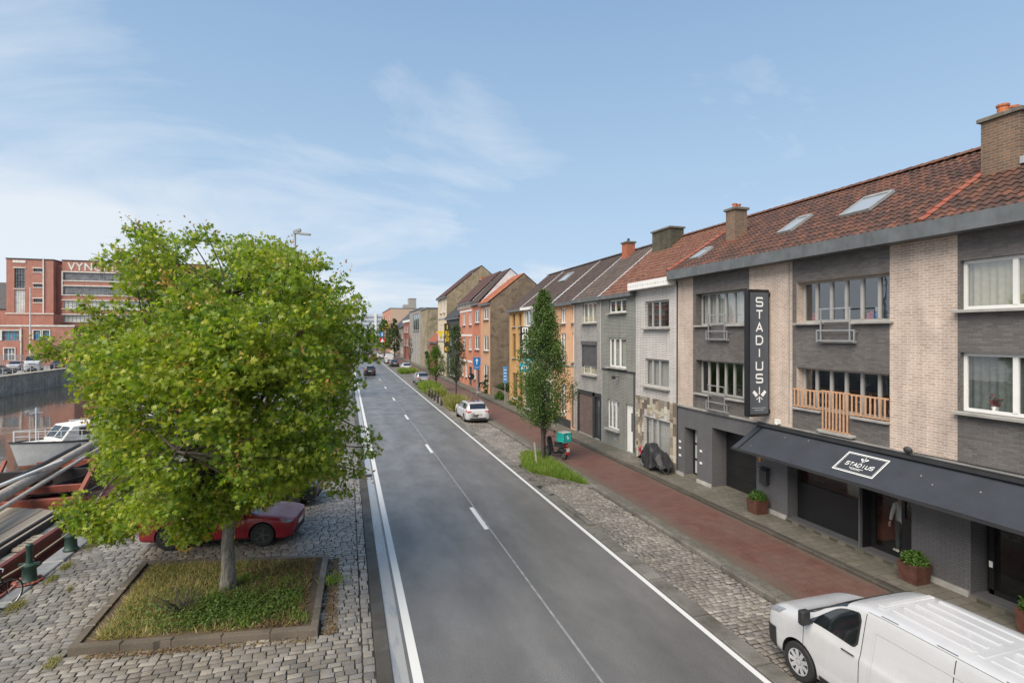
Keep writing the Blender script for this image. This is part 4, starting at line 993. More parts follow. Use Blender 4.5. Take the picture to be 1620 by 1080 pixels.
q = MB(); q.add([(-80,134,11.7),(-64.2,134,11.7),(-64.2,145,11.7),(-80,145,11.7),(-80,139.5,17.4),(-64.2,139.5,17.4)], [(0,1,5,4),(2,3,4,5),(1,2,5),(0,4,3)]); q.build('roof', m_slate, fac)
text('VYNCKIER', 2.15, m_band, frame((-53.9,130.95,20.2), (1,0,0), (0,0,1)), 'lettering', fac, sx=.95, bold=.05, space=1.12, align='LEFT')
q = MB(); q.tube([(-54.2,118,.8),(-54.2,118,15)], [.13,.08], 8); tag(q.build('pole', m_band), 'pale tall mast in front of the red factory wing', 'pole')
q = MB()
for i in range(16): x = -59.6+i*.32; q.box(x-.03,x+.03,117.0,117.06,.8,3.0)
q.box(-59.7,-54.6,117.02,117.05,2.7,2.78); q.box(-59.7,-54.6,117.02,117.05,1.1,1.18)
tag(q.build('gate', m_grey), 'grey barred yard gate in front of the factory', 'gate')
# ================================================================== VEHICLES
def paint(name, col, metal=0.0, rough=.28, coat=.7):
    m, t, p, o = newmat(name); v = objco(t); n = t.noise(v, 3, 4); d = t.noise(v, 2.5, 3)
    t.put(p.inputs['Base Color'], t.mix(t.maprange(n, .45, .75, 0, .10), col, (.12,.11,.10)))
    t.put(p.inputs['Roughness'], t.maprange(d, .3, .7, rough*.8, rough*1.25)); p.inputs['Metallic'].default_value = metal
    p.inputs['Coat Weight'].default_value = coat; p.inputs['Coat Roughness'].default_value = .04
    return m
m_tyre = M('tyre_rubber', (.018,.018,.018), .8, local=True, bs=.2); m_rim = M('alloy_rim', (.45,.46,.48), .3, metal=.8, local=True); m_rimd = M('dark_alloy_rim', (.10,.10,.105), .3, metal=.5, local=True)
m_cap = M('silver_hubcap', (.50,.51,.52), .4, metal=.3, local=True)
m_carglass = M('car_glass', (.012,.015,.017), .04, var=.3, spec=.9, coat=.5, local=True)
m_lamp = M('headlight_glass', (.22,.23,.25), .08, var=.35, scale=12, coat=1, local=True); m_tail = M('tail_light_red', (.42,.012,.016), .12, var=.3, scale=14, coat=1, local=True)
m_plastic = M('black_bumper_plastic', (.022,.022,.024), .6, local=True); m_under = M('underbody_black', (.008,.008,.008), .9, local=True)
m_plate = M('number_plate', (.62,.60,.58), .5, local=True); m_seam = M('panel_gap', (.015,.015,.016), .8, local=True)
def pchip(xs, ys, x):
    n = len(xs)
    if x <= xs[0]: return ys[0]
    if x >= xs[-1]: return ys[-1]
    h = [xs[i+1]-xs[i] for i in range(n-1)]; dl = [(ys[i+1]-ys[i])/h[i] for i in range(n-1)]; m = [0]*n
    m[0], m[-1] = dl[0], dl[-1]
    for i in range(1, n-1):
        if dl[i-1]*dl[i] > 0:
            w1 = 2*h[i]+h[i-1]; w2 = h[i]+2*h[i-1]; m[i] = (w1+w2)/(w1/dl[i-1]+w2/dl[i])
    i = max(k for k in range(n-1) if xs[k] <= x); t = (x-xs[i])/h[i]
    return ys[i]*(1+2*t)*(1-t)**2+h[i]*m[i]*t*(1-t)**2+ys[i+1]*t*t*(3-2*t)+h[i]*m[i+1]*t*t*(t-1)
class Loft:
    """stations: x, zbottom, zshoulder, zroof, halfwidth, halfwidth at the roof edge"""
    def __init__(s, st):
        st = sorted(st); s.st = st; s.xs = [q[0] for q in st]; s.c = [[q[i] for q in st] for i in range(1, 6)]
    def ctrl(s, x):
        zb, zs, zr, w, wr = [pchip(s.xs, c, x) for c in s.c]; zm = zb+.52*(zs-zb); e = max(0.0, zr-zs)
        return [(0, zb), (w*.90, zb), (w*.975, zb+.10*(zs-zb)), (w, zm), (w*.985, zb+.86*(zs-zb)), (w*.94, zs), (wr+.02, zs+e*.80), (wr*.93, zs+e*.95), (wr*.6, zs+e*.99), (0, zr)]
    def pt(s, x, v, side=1):
        c = s.ctrl(x); n = len(c); i = min(int(v), n-2); t = v-i
        p0 = c[max(i-1, 0)]; p1 = c[i]; p2 = c[i+1]; p3 = c[min(i+2, n-1)]
        if i in (0, 1): y = p1[0]+(p2[0]-p1[0])*t; z = p1[1]+(p2[1]-p1[1])*t; return Vector((x, side*y, z))
        f = lambda a, b, c_, d: .5*((2*b)+(-a+c_)*t+(2*a-5*b+4*c_-d)*t*t+(-a+3*b-3*c_+d)*t**3)
        k = .6
        y = p1[0]+(p2[0]-p1[0])*t; z = p1[1]+(p2[1]-p1[1])*t
        yc = f(p0[0], p1[0], p2[0], p3[0]); zc = f(p0[1], p1[1], p2[1], p3[1])
        return Vector((x, side*(y*(1-k)+yc*k), z*(1-k)+zc*k))
    def nrm(s, x, v, side):
        e = .01; a = s.pt(x+e, v, side)-s.pt(x-e, v, side); vv = min(max(v, .02), 8.97); b = s.pt(x, vv+.02, side)-s.pt(x, vv-.02, side)
        n = a.cross(b)*side
        return (n.normalized() if n.length > 1e-9 else Vector((0,0,1)))*-1
    def patch(s, mb, x0, x1, v0, v1, side, off=.006, nx=10, nv=6, sk0=0.0, sk1=0.0, mi=0):
        """panel laid over the body; sk0/sk1 slant its ends with height"""
        vs = []
        for i in range(nx+1):
            for j in range(nv+1):
                v = v0+(v1-v0)*j/nv; a = x0+sk0*j/nv; b = x1+sk1*j/nv; x = a+(b-a)*i/nx
                vs.append(s.pt(x, v, side)+s.nrm(x, v, side)*off)
        mb.add(vs, [(i*(nv+1)+j, (i+1)*(nv+1)+j, (i+1)*(nv+1)+j+1, i*(nv+1)+j+1) for i in range(nx) for j in range(nv)], mi)
    def shell(s, mb, wheels, wr, dx=.06):
        x0, x1 = s.xs[0], s.xs[-1]; n = int((x1-x0)/dx); vv = [0, 1, 1.5] + [2+i*.2 for i in range(16)] + [5.2+i*.2 for i in range(7)] + [6.6+i*.3 for i in range(8)]+[9]
        vv = sorted(set(round(q, 3) for q in vv)); m = len(vv)
        X = [x0+(x1-x0)*i/n for i in range(n+1)]
        for side in (1, -1):
            P = [[s.pt(x, v, side) for v in vv] for x in X]
            ins = [[False]*m for _ in X]
            for i, x in enumerate(X):
                for j in range(m):
                    p = P[i][j]
                    if vv[j] >= 1.0 and vv[j] < 5:
                        for wx, wz in wheels:
                            if math.hypot(p.x-wx, p.z-wz) < wr: ins[i][j] = (wx, wz)
            vs = []; fs = []
            for i in range(n+1):
                for j in range(m):
                    p = P[i][j].copy()
                    if ins[i][j]:
                        wx, wz = ins[i][j]; a = math.atan2(p.z-wz, p.x-wx); p.x = wx+math.cos(a)*wr
                        p.z = max(wz+math.sin(a)*wr, P[i][1].z)
                    vs.append(p)
            for i in range(n):
                for j in range(m-1):
                    q = [(i,j),(i+1,j),(i+1,j+1),(i,j+1)]
                    if all(ins[a][b] for a, b in q): continue
                    f = [a*m+b for a, b in q]; fs.append(tuple(f if side > 0 else f[::-1]))
            mb.add(vs, fs)
            for i, flip in ((0, 1), (n, -1)):
                ring = [i*m+j for j in range(m)]; c = len(mb.v); mid = Vector((X[i], 0, (P[i][0].z+P[i][-1].z)/2)); b = c-len(vs)
                mb.v.append(tuple(mid))
                for j in range(m-1): mb.f.append((b+ring[j], b+ring[j+1], c)); mb.m.append(0)
def wheel(par, x, y, r, w, rimm, spokes=7, cap=False, side=1):
    t_ = MB(); p = [(r*.68,-w/2),(r*.94,-w/2),(r,-w*.36),(r,w*.36),(r*.94,w/2),(r*.68,w/2)]
    vs = []; n = 28
    t_.lathe([(r*.66,-w*.42)]+p+[(r*.66,w*.42)], n, (x,y,r), 'y')
    wh = t_.build('wheel', m_tyre, par, smooth=30, world=False)
    q = MB(); s = side
    q.lathe([(r*.67,-s*w*.1),(r*.67,s*w*.46),(r*.62,s*w*.46),(r*.60,s*w*.22),(.0,s*w*.22)] if s > 0 else [(r*.67,w*.1),(r*.67,-w*.46),(r*.62,-w*.46),(r*.60,-w*.22),(.0,-w*.22)], n, (x,y,r), 'y')
    q.lathe([(.001,s*w*.2),(r*.17,s*w*.2),(r*.16,s*w*.43),(.001,s*w*.45)], 14, (x,y,r), 'y')
    for k in range(spokes):
        a = 2*PI*k/spokes; a1 = a+(.22 if cap else .10)
        for aa, ww in ((a, .10 if not cap else .15),):
            p0 = Vector((x+math.cos(aa)*r*.13, y+s*w*.36, r+math.sin(aa)*r*.13)); p1 = Vector((x+math.cos(aa)*r*.63, y+s*w*.42, r+math.sin(aa)*r*.63))
            q.bar(p0, p1, r*ww*1.3, r*.07, up=(0,1,0))
    o = q.build('rim', rimm, wh, smooth=30, world=False); return wh
CARS = 'parked and driving vehicles'
def car(name, label, cat, loc, rz, L=4.3, Wd=1.78, Ht=1.45, kind='hatch', pm=None, rim=None, lod=1, wr=.32, group=None, sc=1.0):
    """local axes: x forward, y left"""
    root = thing(name, label, cat, loc, rz, group); root.scale = (sc,)*3
    h = L/2; w = Wd/2; zb = .22; sh = Ht*.63
    T = {'hatch': (-.93,.70,-.60,.10,.52), 'wagon': (-.97,.72,-.82,.12,.50), 'suv': (-.97,.78,-.82,.14,.50), 'van': (-.99,.97,-.95,.34,.74), 'bus': (-.99,.9,-.9,.3,.7)}[kind]
    hood = sh*1.02
    st = [(h, zb+.18, .52*Ht, .53*Ht, w*.66, w*.50), (h*.985, zb+.06, .53*Ht, .54*Ht, w*.82, w*.62), (h*.93, zb, sh*.87, sh*.90, w*.94, w*.74), (h*.78, zb-.02, sh*.95, sh*.99, w*.985, w*.80),
          (h*T[4], zb-.02, sh*.985, hood*1.04, w, w*.82), (h*(T[4]*.45+T[3]*.55), zb-.02, sh*1.0, Ht*.88, w, w*.76), (h*T[3], zb-.02, sh*1.0, Ht*.97, w, w*.72),
          (h*(T[3]-.35), zb-.02, sh*1.01, Ht, w, w*.72), (h*(T[2]+.12), zb-.02, sh*1.03, Ht*.985, w, w*.70), (h*T[2], zb-.01, sh*1.04, Ht*.955, w*.99, w*.68),
          (h*(T[0]+.03), zb+.02, sh*1.03, sh*1.10 if kind in ('hatch','suv','wagon') else Ht*.93, w*.955, w*.66), (-h*.975, zb+.05, sh*.98, sh*1.0, w*.92, w*.62), (-h, zb+.16, sh*.86, sh*.87, w*.80, w*.56)]
    f = Loft(st); ax = (h*.60, -h*.60); wh = [(a, wr) for a in ax]
    mb = MB(); f.shell(mb, wh, wr*1.14); body = mb.build('body', pm, root, smooth=38, world=False)
    q = MB()   # dark wheel housings and floor
    for a in ax:
        for s in (1, -1):
            k = [(a+wr*1.13*math.cos(PI*i/10), wr+wr*1.13*math.sin(PI*i/10)) for i in range(11)]
            vs = [(x, s*(w*.97), z) for x, z in k]+[(x, s*(w*.62), z) for x, z in k]
            q.add(vs, [(i, i+1, 12+i, 11+i) for i in range(10)]+[tuple(range(11, 22))])
    q.box(-h*.94, h*.94, -w*.62, w*.62, zb-.05, zb+.05); q.build('underbody', m_under, root, world=False)
    for i, a in enumerate(ax):
        for s in (1, -1): wheel(root, a, s*(w-.10), wr, .2, rim or m_rim, 5 if rim is m_rimd else 9, False, s)
    # glass
    xw0, xw1 = h*(T[4]-.015), h*(T[3]+.02)
    g = MB()
    for s in (1, -1): f.patch(g, xw1, xw0, 6.4, 9, s, .006, 8, 8)
    g.build('windscreen', m_carglass, root, smooth=True, world=False)
    g = MB()
    rx0, rx1 = h*(T[0]+.035), h*(T[2]-.005)
    for s in (1, -1): f.patch(g, rx0, rx1, 6.5, 9, s, .006, 6, 8)
    g.build('rear_window', m_carglass, root, smooth=True, world=False)
    xs = [h*(T[4]-.12), h*(T[3]-.24), h*(T[3]-.66), h*(T[2]+.05)]
    for s in (1, -1):
        for i in range(3):
            a, b = xs[i+1]+.035, xs[i]-.035
            if kind in ('van',) and i > 0: continue
            g = MB(); f.patch(g, a, b, 5.12, 6.0, s, .007, 10, 5, sk1=(-.32*h*(T[4]-T[3]) if i == 0 else 0), sk0=(.10 if i == 2 else 0)); g.build('side_window', m_carglass, root, smooth=True, world=False)
        g = MB()
        for x in (xs[0]-.02, xs[1], xs[2], xs[3]-.10): f.patch(g, x-.006, x+.006, 2.0, 5.1, s, .003, 1, 14)
        if lod > 0: g.build('door_seam', m_seam, root, world=False)
        g = MB()
        for x in (xs[1]+.14, xs[2]+.14): f.patch(g, x-.09, x+.09, 4.42, 4.55, s, .025, 4, 2)
        if lod > 0: g.build('door_handle', pm, root, world=False)
        g = MB(); p = f.pt(xs[0]-.16, 5.05, s); g.ball((p.x+.03, p.y+s*.11, p.z+.07), .07, .11, .075, 10); g.bar((p.x+.02, p.y-s*.02, p.z+.02), (p.x+.03, p.y+s*.08, p.z+.05), .05); g.build('mirror', pm, root, smooth=True, world=False)
        g = MB(); f.patch(g, h*.86, h*.985, 4.15, 5.0, s, .006, 8, 4, sk0=-.10); g.build('headlight', m_lamp, root, smooth=True, world=False)
        g = MB(); f.patch(g, -h*.992, -h*.87, 4.05, 5.05, s, .008, 8, 5); g.build('tail_light', m_tail, root, smooth=True, world=False)
        g = MB(); f.patch(g, -h*.5, h*.5, 1.05, 2.1, s, .006, 8, 3); g.build('sill_trim', m_plastic, root, smooth=True, world=False)
    for s in (1, -1):
        g = MB(); a, b = sorted((s*w*.56, s*w*.86)); g.box(-h*.998, -h*.94, a, b, sh*.80, sh*.965); g.build('tail_light', m_tail, root, world=False, bevel=.02)
    # bumpers, grille, plates
    g = MB(); g.box(h*.975, h*1.004, -w*.55, w*.55, zb+.05, zb+.24); g.box(h*.985, h*1.003, -w*.42, w*.42, .47*Ht, .51*Ht); g.build('grille', m_plastic, root, world=False)
    g = MB(); g.box(-h*1.005, -h*.955, -w*.66, w*.66, zb-.02, zb+.16); g.build('rear_bumper', m_plastic, root, world=False)
    g = MB(); g.box(-h*1.014, -h*.99, -.26, .26, sh*.70, sh*.70+.12); g.build('number_plate', m_plate, root, world=False)
    g = MB(); g.box(h*1.005, h*1.012, -.26, .26, zb+.25, zb+.36); g.build('number_plate', m_plate, root, world=False)
    if kind in ('wagon', 'suv'):
        for s in (1, -1):
            g = MB(); pts = []
            for i in range(9):
                x = h*(T[3]-.1)+(h*(T[2]+.05)-h*(T[3]-.1))*i/8; p = f.pt(x, 7.0, s); pts.append((p.x, p.y, p.z+(.045 if 0 < i < 8 else 0)))
            g.tube(pts, .018, 6); g.build('roof_rail', m_plastic if kind == 'suv' else m_rim, root, world=False)
    if kind == 'wagon':   # dark glass roof panel
        g = MB()
        for s in (1, -1): f.patch(g, h*(T[2]+.30), h*(T[3]-.16), 7.6, 9, s, .006, 6, 5)
        g.build('glass_roof', m_carglass, root, smooth=True, world=False)
    return root
P90 = R(90)
p_white = paint('white_car_paint', (.50,.505,.51)); p_red = paint('dark_red_paint', (.24,.007,.016), .0, .35, .2); p_black = paint('black_car_paint', (.012,.012,.014)); p_silver = paint('silver_paint', (.34,.35,.36), .6)
p_grey = paint('grey_car_paint', (.075,.072,.075), .4); p_brightred = paint('bright_red_paint', (.42,.02,.02)); p_dgrey = paint('anthracite_paint', (.045,.047,.05), .4)
car('parked_car', 'white estate car with dark glass roof parked alone on the setts before the bollards', 'car', (9.38, 41.9, .02), P90, 4.7, 1.85, 1.48, 'wagon', p_white, group=CARS)
car('parked_car', 'dark red hatchback parked under the big tree', 'car', (-3.75, 19.7, .03), R(-10), 4.6, 1.85, 1.42, 'hatch', p_red, m_rimd, wr=.36, group=CARS)
car('parked_car', 'black car behind the red hatchback under the big tree', 'car', (-3.2, 23.5, .03), R(-8), 4.4, 1.8, 1.5, 'hatch', p_black, m_rimd, wr=.34, group=CARS)
car('parked_car', 'silver grey estate car with red tail lights behind the planted island', 'car', (9.55, 73.6, .02), P90, 4.6, 1.85, 1.58, 'suv', p_silver, group=CARS)
car('parked_car', 'small white hatchback parked behind the grass patch, between the silver estate and the dark car', 'car', (10.1, 98.8, .02), P90, 4.1, 1.78, 1.5, 'hatch', p_white, group=CARS)
car('parked_car', 'dark purple grey saloon parked ahead of the small white hatchback', 'car', (9.25, 114.5, .02), P90, 4.5, 1.85, 1.45, 'hatch', p_grey, group=CARS)
car('parked_van', 'white van parked in front of the two dark green trees', 'van', (9.2, 127, .02), P90, 5.0, 1.95, 2.2, 'van', p_white, group=CARS)
car('moving_car', 'dark grey car driving away behind the overhanging branch', 'car', (3.5, 91.5, .0), P90, 4.4, 1.85, 1.6, 'suv', p_dgrey, group=CARS)
car('moving_car', 'bright red car driving far down the road', 'car', (6.1, 140, .0), P90, 4.1, 1.78, 1.5, 'hatch', p_brightred, group=CARS)
car('moving_car', 'white car far down the road beside the traffic signs', 'car', (8.6, 152, .0), P90, 4.3, 1.8, 1.7, 'suv', p_white, group=CARS)
car('moving_car', 'grey car farthest down the road', 'car', (6.2, 178, .0), P90, 4.3, 1.8, 1.55, 'suv', p_dgrey, group=CARS)
car('parked_van', 'white delivery van parked on the far bank before the factory', 'van', (-47.3, 104.0, .82), R(-70), 5.6, 2.05, 2.55, 'van', p_white, wr=.36, group=CARS)
car('parked_car', 'small white and black car just left of the far bank delivery van', 'car', (-51.5, 108.0, .82), R(-78), 3.9, 1.75, 1.5, 'hatch', p_white, group=CARS)
car('parked_car', 'dark grey car at the left edge on the far bank', 'car', (-48.2, 96.2, .82), R(8), 4.3, 1.8, 1.5, 'hatch', p_dgrey, group=CARS)
car('parked_car', 'dark blue car to the right of the far bank delivery van', 'car', (-46.2, 109.5, .82), R(-80), 4.2, 1.8, 1.5, 'hatch', paint('dark_blue_paint', (.02,.03,.07)), group=CARS)

# ------------------------------------------------------------------ the big white van in front
def bigvan():
    root = thing('delivery_van', 'large plain white panel van parked at the kerb below the awning', 'van', (9.33, 6.75, .02), P90, CARS)
    root.scale = (1.06, 1.06, 1.06); h, w = 2.45, .96
    st = [(h, .42, .74, .75, .60, .42), (h-.03, .34, .86, .88, .78, .56), (h-.13, .28, .98, 1.02, .90, .66), (h-.42, .24, 1.07, 1.135, .95, .74), (h-.80, .22, 1.12, 1.21, .965, .80), (h-1.02, .22, 1.15, 1.30, .97, .80),
          (h-1.35, .22, 1.17, 1.56, .97, .78), (h-1.75, .22, 1.17, 1.80, .97, .76), (h-2.05, .22, 1.17, 1.87, .97, .765), (h-2.6, .22, 1.17, 1.90, .97, .78), (0.0-1.0, .22, 1.17, 1.905, .97, .785), (-h+.4, .24, 1.17, 1.90, .965, .78), (-h+.1, .26, 1.16, 1.87, .95, .76), (-h, .30, 1.12, 1.80, .92, .72)]
    f = Loft(st); wr = .335; ax = (h-.88, h-.88-3.1); mb = MB(); f.shell(mb, [(a, wr) for a in ax], wr*1.2, .035)
    mb.build('body', p_white, root, smooth=38, world=False)
    q = MB()
    for a in ax:
        for s in (1, -1):
            k = [(a+wr*1.19*math.cos(PI*i/12), wr+wr*1.19*math.sin(PI*i/12)) for i in range(13)]
            vs = [(x, s*w*.985, z) for x, z in k]+[(x, s*w*.6, z) for x, z in k]; q.add(vs, [(i, i+1, 14+i, 13+i) for i in range(12)]+[tuple(range(13, 26))])
    q.box(-h*.95, h*.93, -w*.6, w*.6, .16, .26); q.build('underbody', m_under, root, world=False)
    for a in ax:
        for s in (1, -1): wheel(root, a, s*(w-.095), wr, .215, m_cap, 9, True, s)
    g = MB()
    for s in (1, -1): f.patch(g, h-1.72, h-.99, 6.3, 9, s, .006, 12, 10)
    g.build('windscreen', m_carglass, root, smooth=True, world=False)
    m_seal = m_plastic
    for s in (1, -1):
        # cab window with its black seal, rounded towards the mirror
        for nm, e, off, m_ in (('window_seal', .0, .004, m_seal), ('side_window', .035, .009, glassmat('cab_glass_%d' % s, refl=.35, clear=.10) if False else m_carglass)):
            g = MB(); vs = []; nx, nv = 26, 8
            lo = lambda t: 5.0+e*1.2+.10*(1-t)**2
            for i in range(nx+1):
                t_ = i/nx; x = (h-2.03+e)+(.98-2*e)*t_          # back to front
                top = 6.05-e*1.2 if t_ < .42 else 6.05-e*1.2-.72*((t_-.42)/.58)**1.5-(.30*((t_-.93)/.07)**2 if t_ > .93 else 0)
                if t_ < .08: top -= .25*(1-t_/.08)**2
                bot = 5.02+e*1.2+(.18*(1-t_/.10)**2 if t_ < .10 else 0)+.10*t_
                top = max(top, bot+.02)
                for j in range(nv+1):
                    v = bot+(top-bot)*j/nv; vs.append(f.pt(x, v, s)+f.nrm(x, v, s)*off)
            g.add(vs, [(i*(nv+1)+j, (i+1)*(nv+1)+j, (i+1)*(nv+1)+j+1, i*(nv+1)+j+1) for i in range(nx) for j in range(nv)]); g.build(nm, m_, root, smooth=True, world=False)
        g = MB()
        f.patch(g, h-2.102, h-2.09, 1.9, 6.2, s, .003, 1, 26); f.patch(g, h-1.002, h-.99, 2.0, 4.9, s, .003, 1, 18)
        f.patch(g, h-3.452, h-3.44, 1.9, 6.2, s, .003, 1, 26)
        f.patch(g, -h+.1, h-2.1, 6.44, 6.49, s, .004, 30, 1)
        g.build('door_seam', m_seam, root, world=False)
        g = MB(); f.patch(g, h-2.02, h-1.78, 4.18, 4.36, s, .028, 6, 3); g.build('door_handle', m_plastic, root, smooth=True, world=False)
        # pressed panel lines of the load area
        g = MB(); f.patch(g, -h+.45, h-2.28, 3.30, 3.36, s, .008, 20, 2, ); f.patch(g, h-2.30, h-2.26, 3.34, 5.7, s, .008, 2, 12); f.patch(g, -h+.45, h-2.28, 5.68, 5.74, s, .008, 20, 2)
        g.build('pressed_panel', p_white, root, smooth=True, world=False)
        g = MB(); p = f.pt(h-1.12, 5.05, s)
        g.box(p.x-.06, p.x+.06, *sorted((p.y+s*.07, p.y+s*.25)), p.z-.01, p.z+.24); g.bar((p.x+.0, p.y-s*.02, p.z), (p.x-.01, p.y+s*.12, p.z+.03), .07, .05); g.build('mirror', m_plastic, root, smooth=True, world=False, bevel=.045)
        g = MB(); f.patch(g, h-.40, h-.03, 4.3, 5.25, s, .008, 12, 6, sk0=-.12); g.build('headlight', m_lamp, root, smooth=True, world=False)
        g = MB(); f.patch(g, h-.34, h-.02, 1.2, 3.1, s, .014, 10, 8); g.build('bumper_corner', m_plastic, root, smooth=True, world=False)
        g = MB(); f.patch(g, ax[1]+.45, ax[0]-.45, 1.1, 2.15, s, .012, 16, 4); g.build('sill_trim', m_plastic, root, smooth=True, world=False)
        g = MB(); f.patch(g, -h+.01, -h+.10, 3.2, 5.6, s, .01, 4, 8); g.build('tail_light', m_tail, root, smooth=True, world=False)
        g = MB()
        for i in range(3): f.patch(g, h-2.32-i*.85-.28, h-2.32-i*.85, 6.72, 6.80, s, .012, 4, 1)
        g.build('roof_fixing', m_plastic, root, world=False)
        g = MB(); f.patch(g, h-.99, h-.90, 4.1, 4.2, s, .008, 3, 1); g.build('badge', m_rim, root, world=False)
    # cowl, hood line, roof ribs
    g = MB()
    for s in (1, -1): f.patch(g, h-1.0, h-.86, 6.6, 9, s, .006, 3, 8)
    g.build('cowl', m_plastic, root, smooth=True, world=False)
    g = MB()
    for y in (-.50, -.25, 0.0, .25, .50):
        for a, b in ((-.15-.9, h-2.32), (-h+.35, -1.25)):
            g.cbox(a, b, y-.035, y+.035, 1.885, 1.925-.03*abs(y), .012)
    for x in (h-2.16, -1.15): g.cbox(x-.05, x+.05, -.56, .56, 1.86, 1.908, .012)
    g.build('roof_rib', p_white, root, smooth=True, world=False)
    g = MB(); g.box(h-.03, h+.004, -.58, .58, .36, .60); g.box(h-.015, h+.006, -.5, .5, .62, .76); g.build('grille', m_plastic, root, world=False)
    g = MB(); g.box(h+.006, h+.013, -.26, .26, .44, .55); g.build('number_plate', m_plate, root, world=False)
    g = MB()   # rear doors
    g.box(-h-.004, -h+.0, -.004, .004, .4, 1.78); g.build('rear_door_seam', m_seam, root, world=False)
    return root
bigvan()

# ------------------------------------------------------------------ boats
m_rust = M('rust_red_paint', (.22,.055,.03), .65, var=.35, scale=2.5, bs=.3, bscale=20); m_hull = M('dark_red_hull', (.12,.022,.016), .55, var=.35, scale=1.5, bs=.2)
m_plank = islandmat('weathered_deck_planks', [(.42,.36,.28),(.36,.30,.23),(.46,.40,.32),(.31,.26,.20),(.39,.345,.28)], .75)
m_spar = M('weathered_spar', (.33,.29,.24), .7, var=.25, scale=6, bs=.3); m_tar = M('tarred_black', (.02,.018,.016), .6, var=.3)
m_boatw = M('boat_white', (.80,.78,.72), .4, var=.12, scale=2, streak=.12); m_rope = M('rope', (.36,.30,.22), .9, var=.3, scale=20)
m_boatg = M('wheelhouse_grey', (.30,.37,.42), .45, var=.1); m_antif = M('faded_red_bottom', (.45,.19,.12), .6, var=.2)
random.seed(21)
barge = thing('barge', 'rust red working barge with planked hatch covers moored at the quay', 'barge', (-12.2, 20, -1.4))
# hull outline in plan, bow towards +y
def hull(pl, z0, z1, taper=.9, cx=-12.2):
    mb = MB(); n = len(pl); vs = [(cx+(x-cx)*taper, y, z0) for x, y in pl]+[(x, y, z1) for x, y in pl]
    mb.add(vs, [(i, (i+1) % n, n+(i+1) % n, n+i) for i in range(n)]); return mb
pl = [(-9.45,2),(-9.40,10),(-9.42,26),(-9.9,31),(-11.2,35),(-12.2,36),(-13.2,35),(-14.6,31),(-15,26),(-15,2)]
mb = hull(pl, -1.9, .02); mb.add([(x, y, -.55) for x, y in pl], [tuple(range(len(pl)))]); mb.build('hull', m_hull, barge)
q = MB(); n = len(pl)
for i in range(n-1):
    a, b = pl[i], pl[i+1]; q.bar((a[0],a[1],.05), (b[0],b[1],.05), .14, .10)
q.build('gunwale', m_hull, barge)
q = MB()   # hatch deck: cambered planks running along the barge
for y0, y1 in ((12.0, 18.6), (19.0, 24.4)):
    x = -14.2
    while x < -10.2:
        wd = random.uniform(.19, .25); e = min(x+wd, -10.15); cz = lambda v: .02+.30*(1-((v+12.2)/2.1)**2); zz = random.uniform(-.01, .01); a0, a1 = x+.008, e-.008
        za, zb_ = cz(a0)+zz, cz(a1)+zz; j = random.uniform(-.06, .06)
        v = [(a0,y0+j,za),(a1,y0+j,zb_),(a1,y1+j,zb_),(a0,y1+j,za)]; v += [(p, r_, z-.06) for p, r_, z in v]
        q.add(v, [(0,1,2,3),(0,4,5,1),(1,5,6,2),(2,6,7,3),(3,7,4,0)]); x += wd
q.build('hatch_planks', m_plank, barge)
q = MB(); q.bar((-10.0,11,.0),(-10.0,24.6,.0),.12,.30); q.bar((-14.4,11,.02),(-14.4,24.6,.02),.12,.30); q.bar((-10.1,14,.27),(-10.0,27.5,.30),.09,.09); q.bar((-14.3,18.8,.30),(-10.1,18.8,.30),.3,.10); q.build('coaming', m_tar, barge)
q = MB()
for i in range(40): q.box(-9.93, -9.52, 12.0+i*.36, 12.0+i*.36+.33, -.10, -.05)
q.build('side_deck_planks', m_plank, barge)
for a, b, w_ in (((-14.6,24.75,.30),(-9.9,24.75,.30),.29),((-14.6,26.0,.52),(-10.2,26.0,.52),.24),((-10.2,25.4,.1),(-10.0,26.6,1.25),.15),((-10.1,26.0,-.3),(-10.1,25.9,.4),.12),((-14.6,32.5,.2),(-10,32.5,.2),.3),((-14.9,29.6,.05),(-14.9,30.4,.9),.14)): q = MB(); q.bar(a, b, w_); q.build('beam', m_rust, barge)
# masts and spars lie along the barge
SP = 'long spars and poles lying across the red barge'
for lab, a, b, r, m_ in (('thick weathered grey mast lying across the red barge', (-11.15,18,.92), (-12.45,33.2,1.10), .20, m_spar), ('slim pale spar lying beside the thick mast on the barge', (-10.85,18.5,.72), (-12.05,33.0,.92), .085, M('pale_spar', (.45,.40,.33), .6, var=.2, scale=6)),
                         ('white painted pole topmost of the spars on the barge', (-12.5,18.5,1.08), (-11.6,27.7,1.30), .075, m_boatw), ('dark tarred pole between the white pole and the thick mast', (-11.7,18.0,.98), (-12.6,31.8,1.22), .10, m_tar)):
    q = MB(); a, b = Vector(a), Vector(b); q.tube([a+(b-a)*i/12 for i in range(13)], [r*(1-.25*abs(i-6)/6) for i in range(13)], 12)
    tag(q.build('spar', m_, smooth=True), lab, 'spar', SP)
q = MB(); q.box(-14.4,-10.3,28.6,28.8,-.3,.72); q.build('hatch_bulkhead', m_tar, barge)
q = MB(); q.box(-14.4,-10.3,20.2,20.4,.32,.62); q.build('hatch_bulkhead', m_tar, barge)
q = MB(); q.bar((-14.0,27.2,.2),(-11.0,30,.3),.24,.2); q.bar((-12.6,27,.1),(-10.4,29.4,.5),.14); q.bar((-13.5,28.4,.1),(-11.2,31.3,.6),.12); q.box(-13.8,-12.2,28.9,30.1,-.3,.3); q.ball((-11.7,28.6,-.1),.4,.6,.35); q.ball((-12.8,30.2,-.1),.5,.4,.3); q.build('deck_gear', m_tar, barge)
q = MB()
for i in range(5): q.lathe([(.16,0),(.2,.05),(.16,.1)], 10, (-9.74, 20.6+i*.25, -.05))
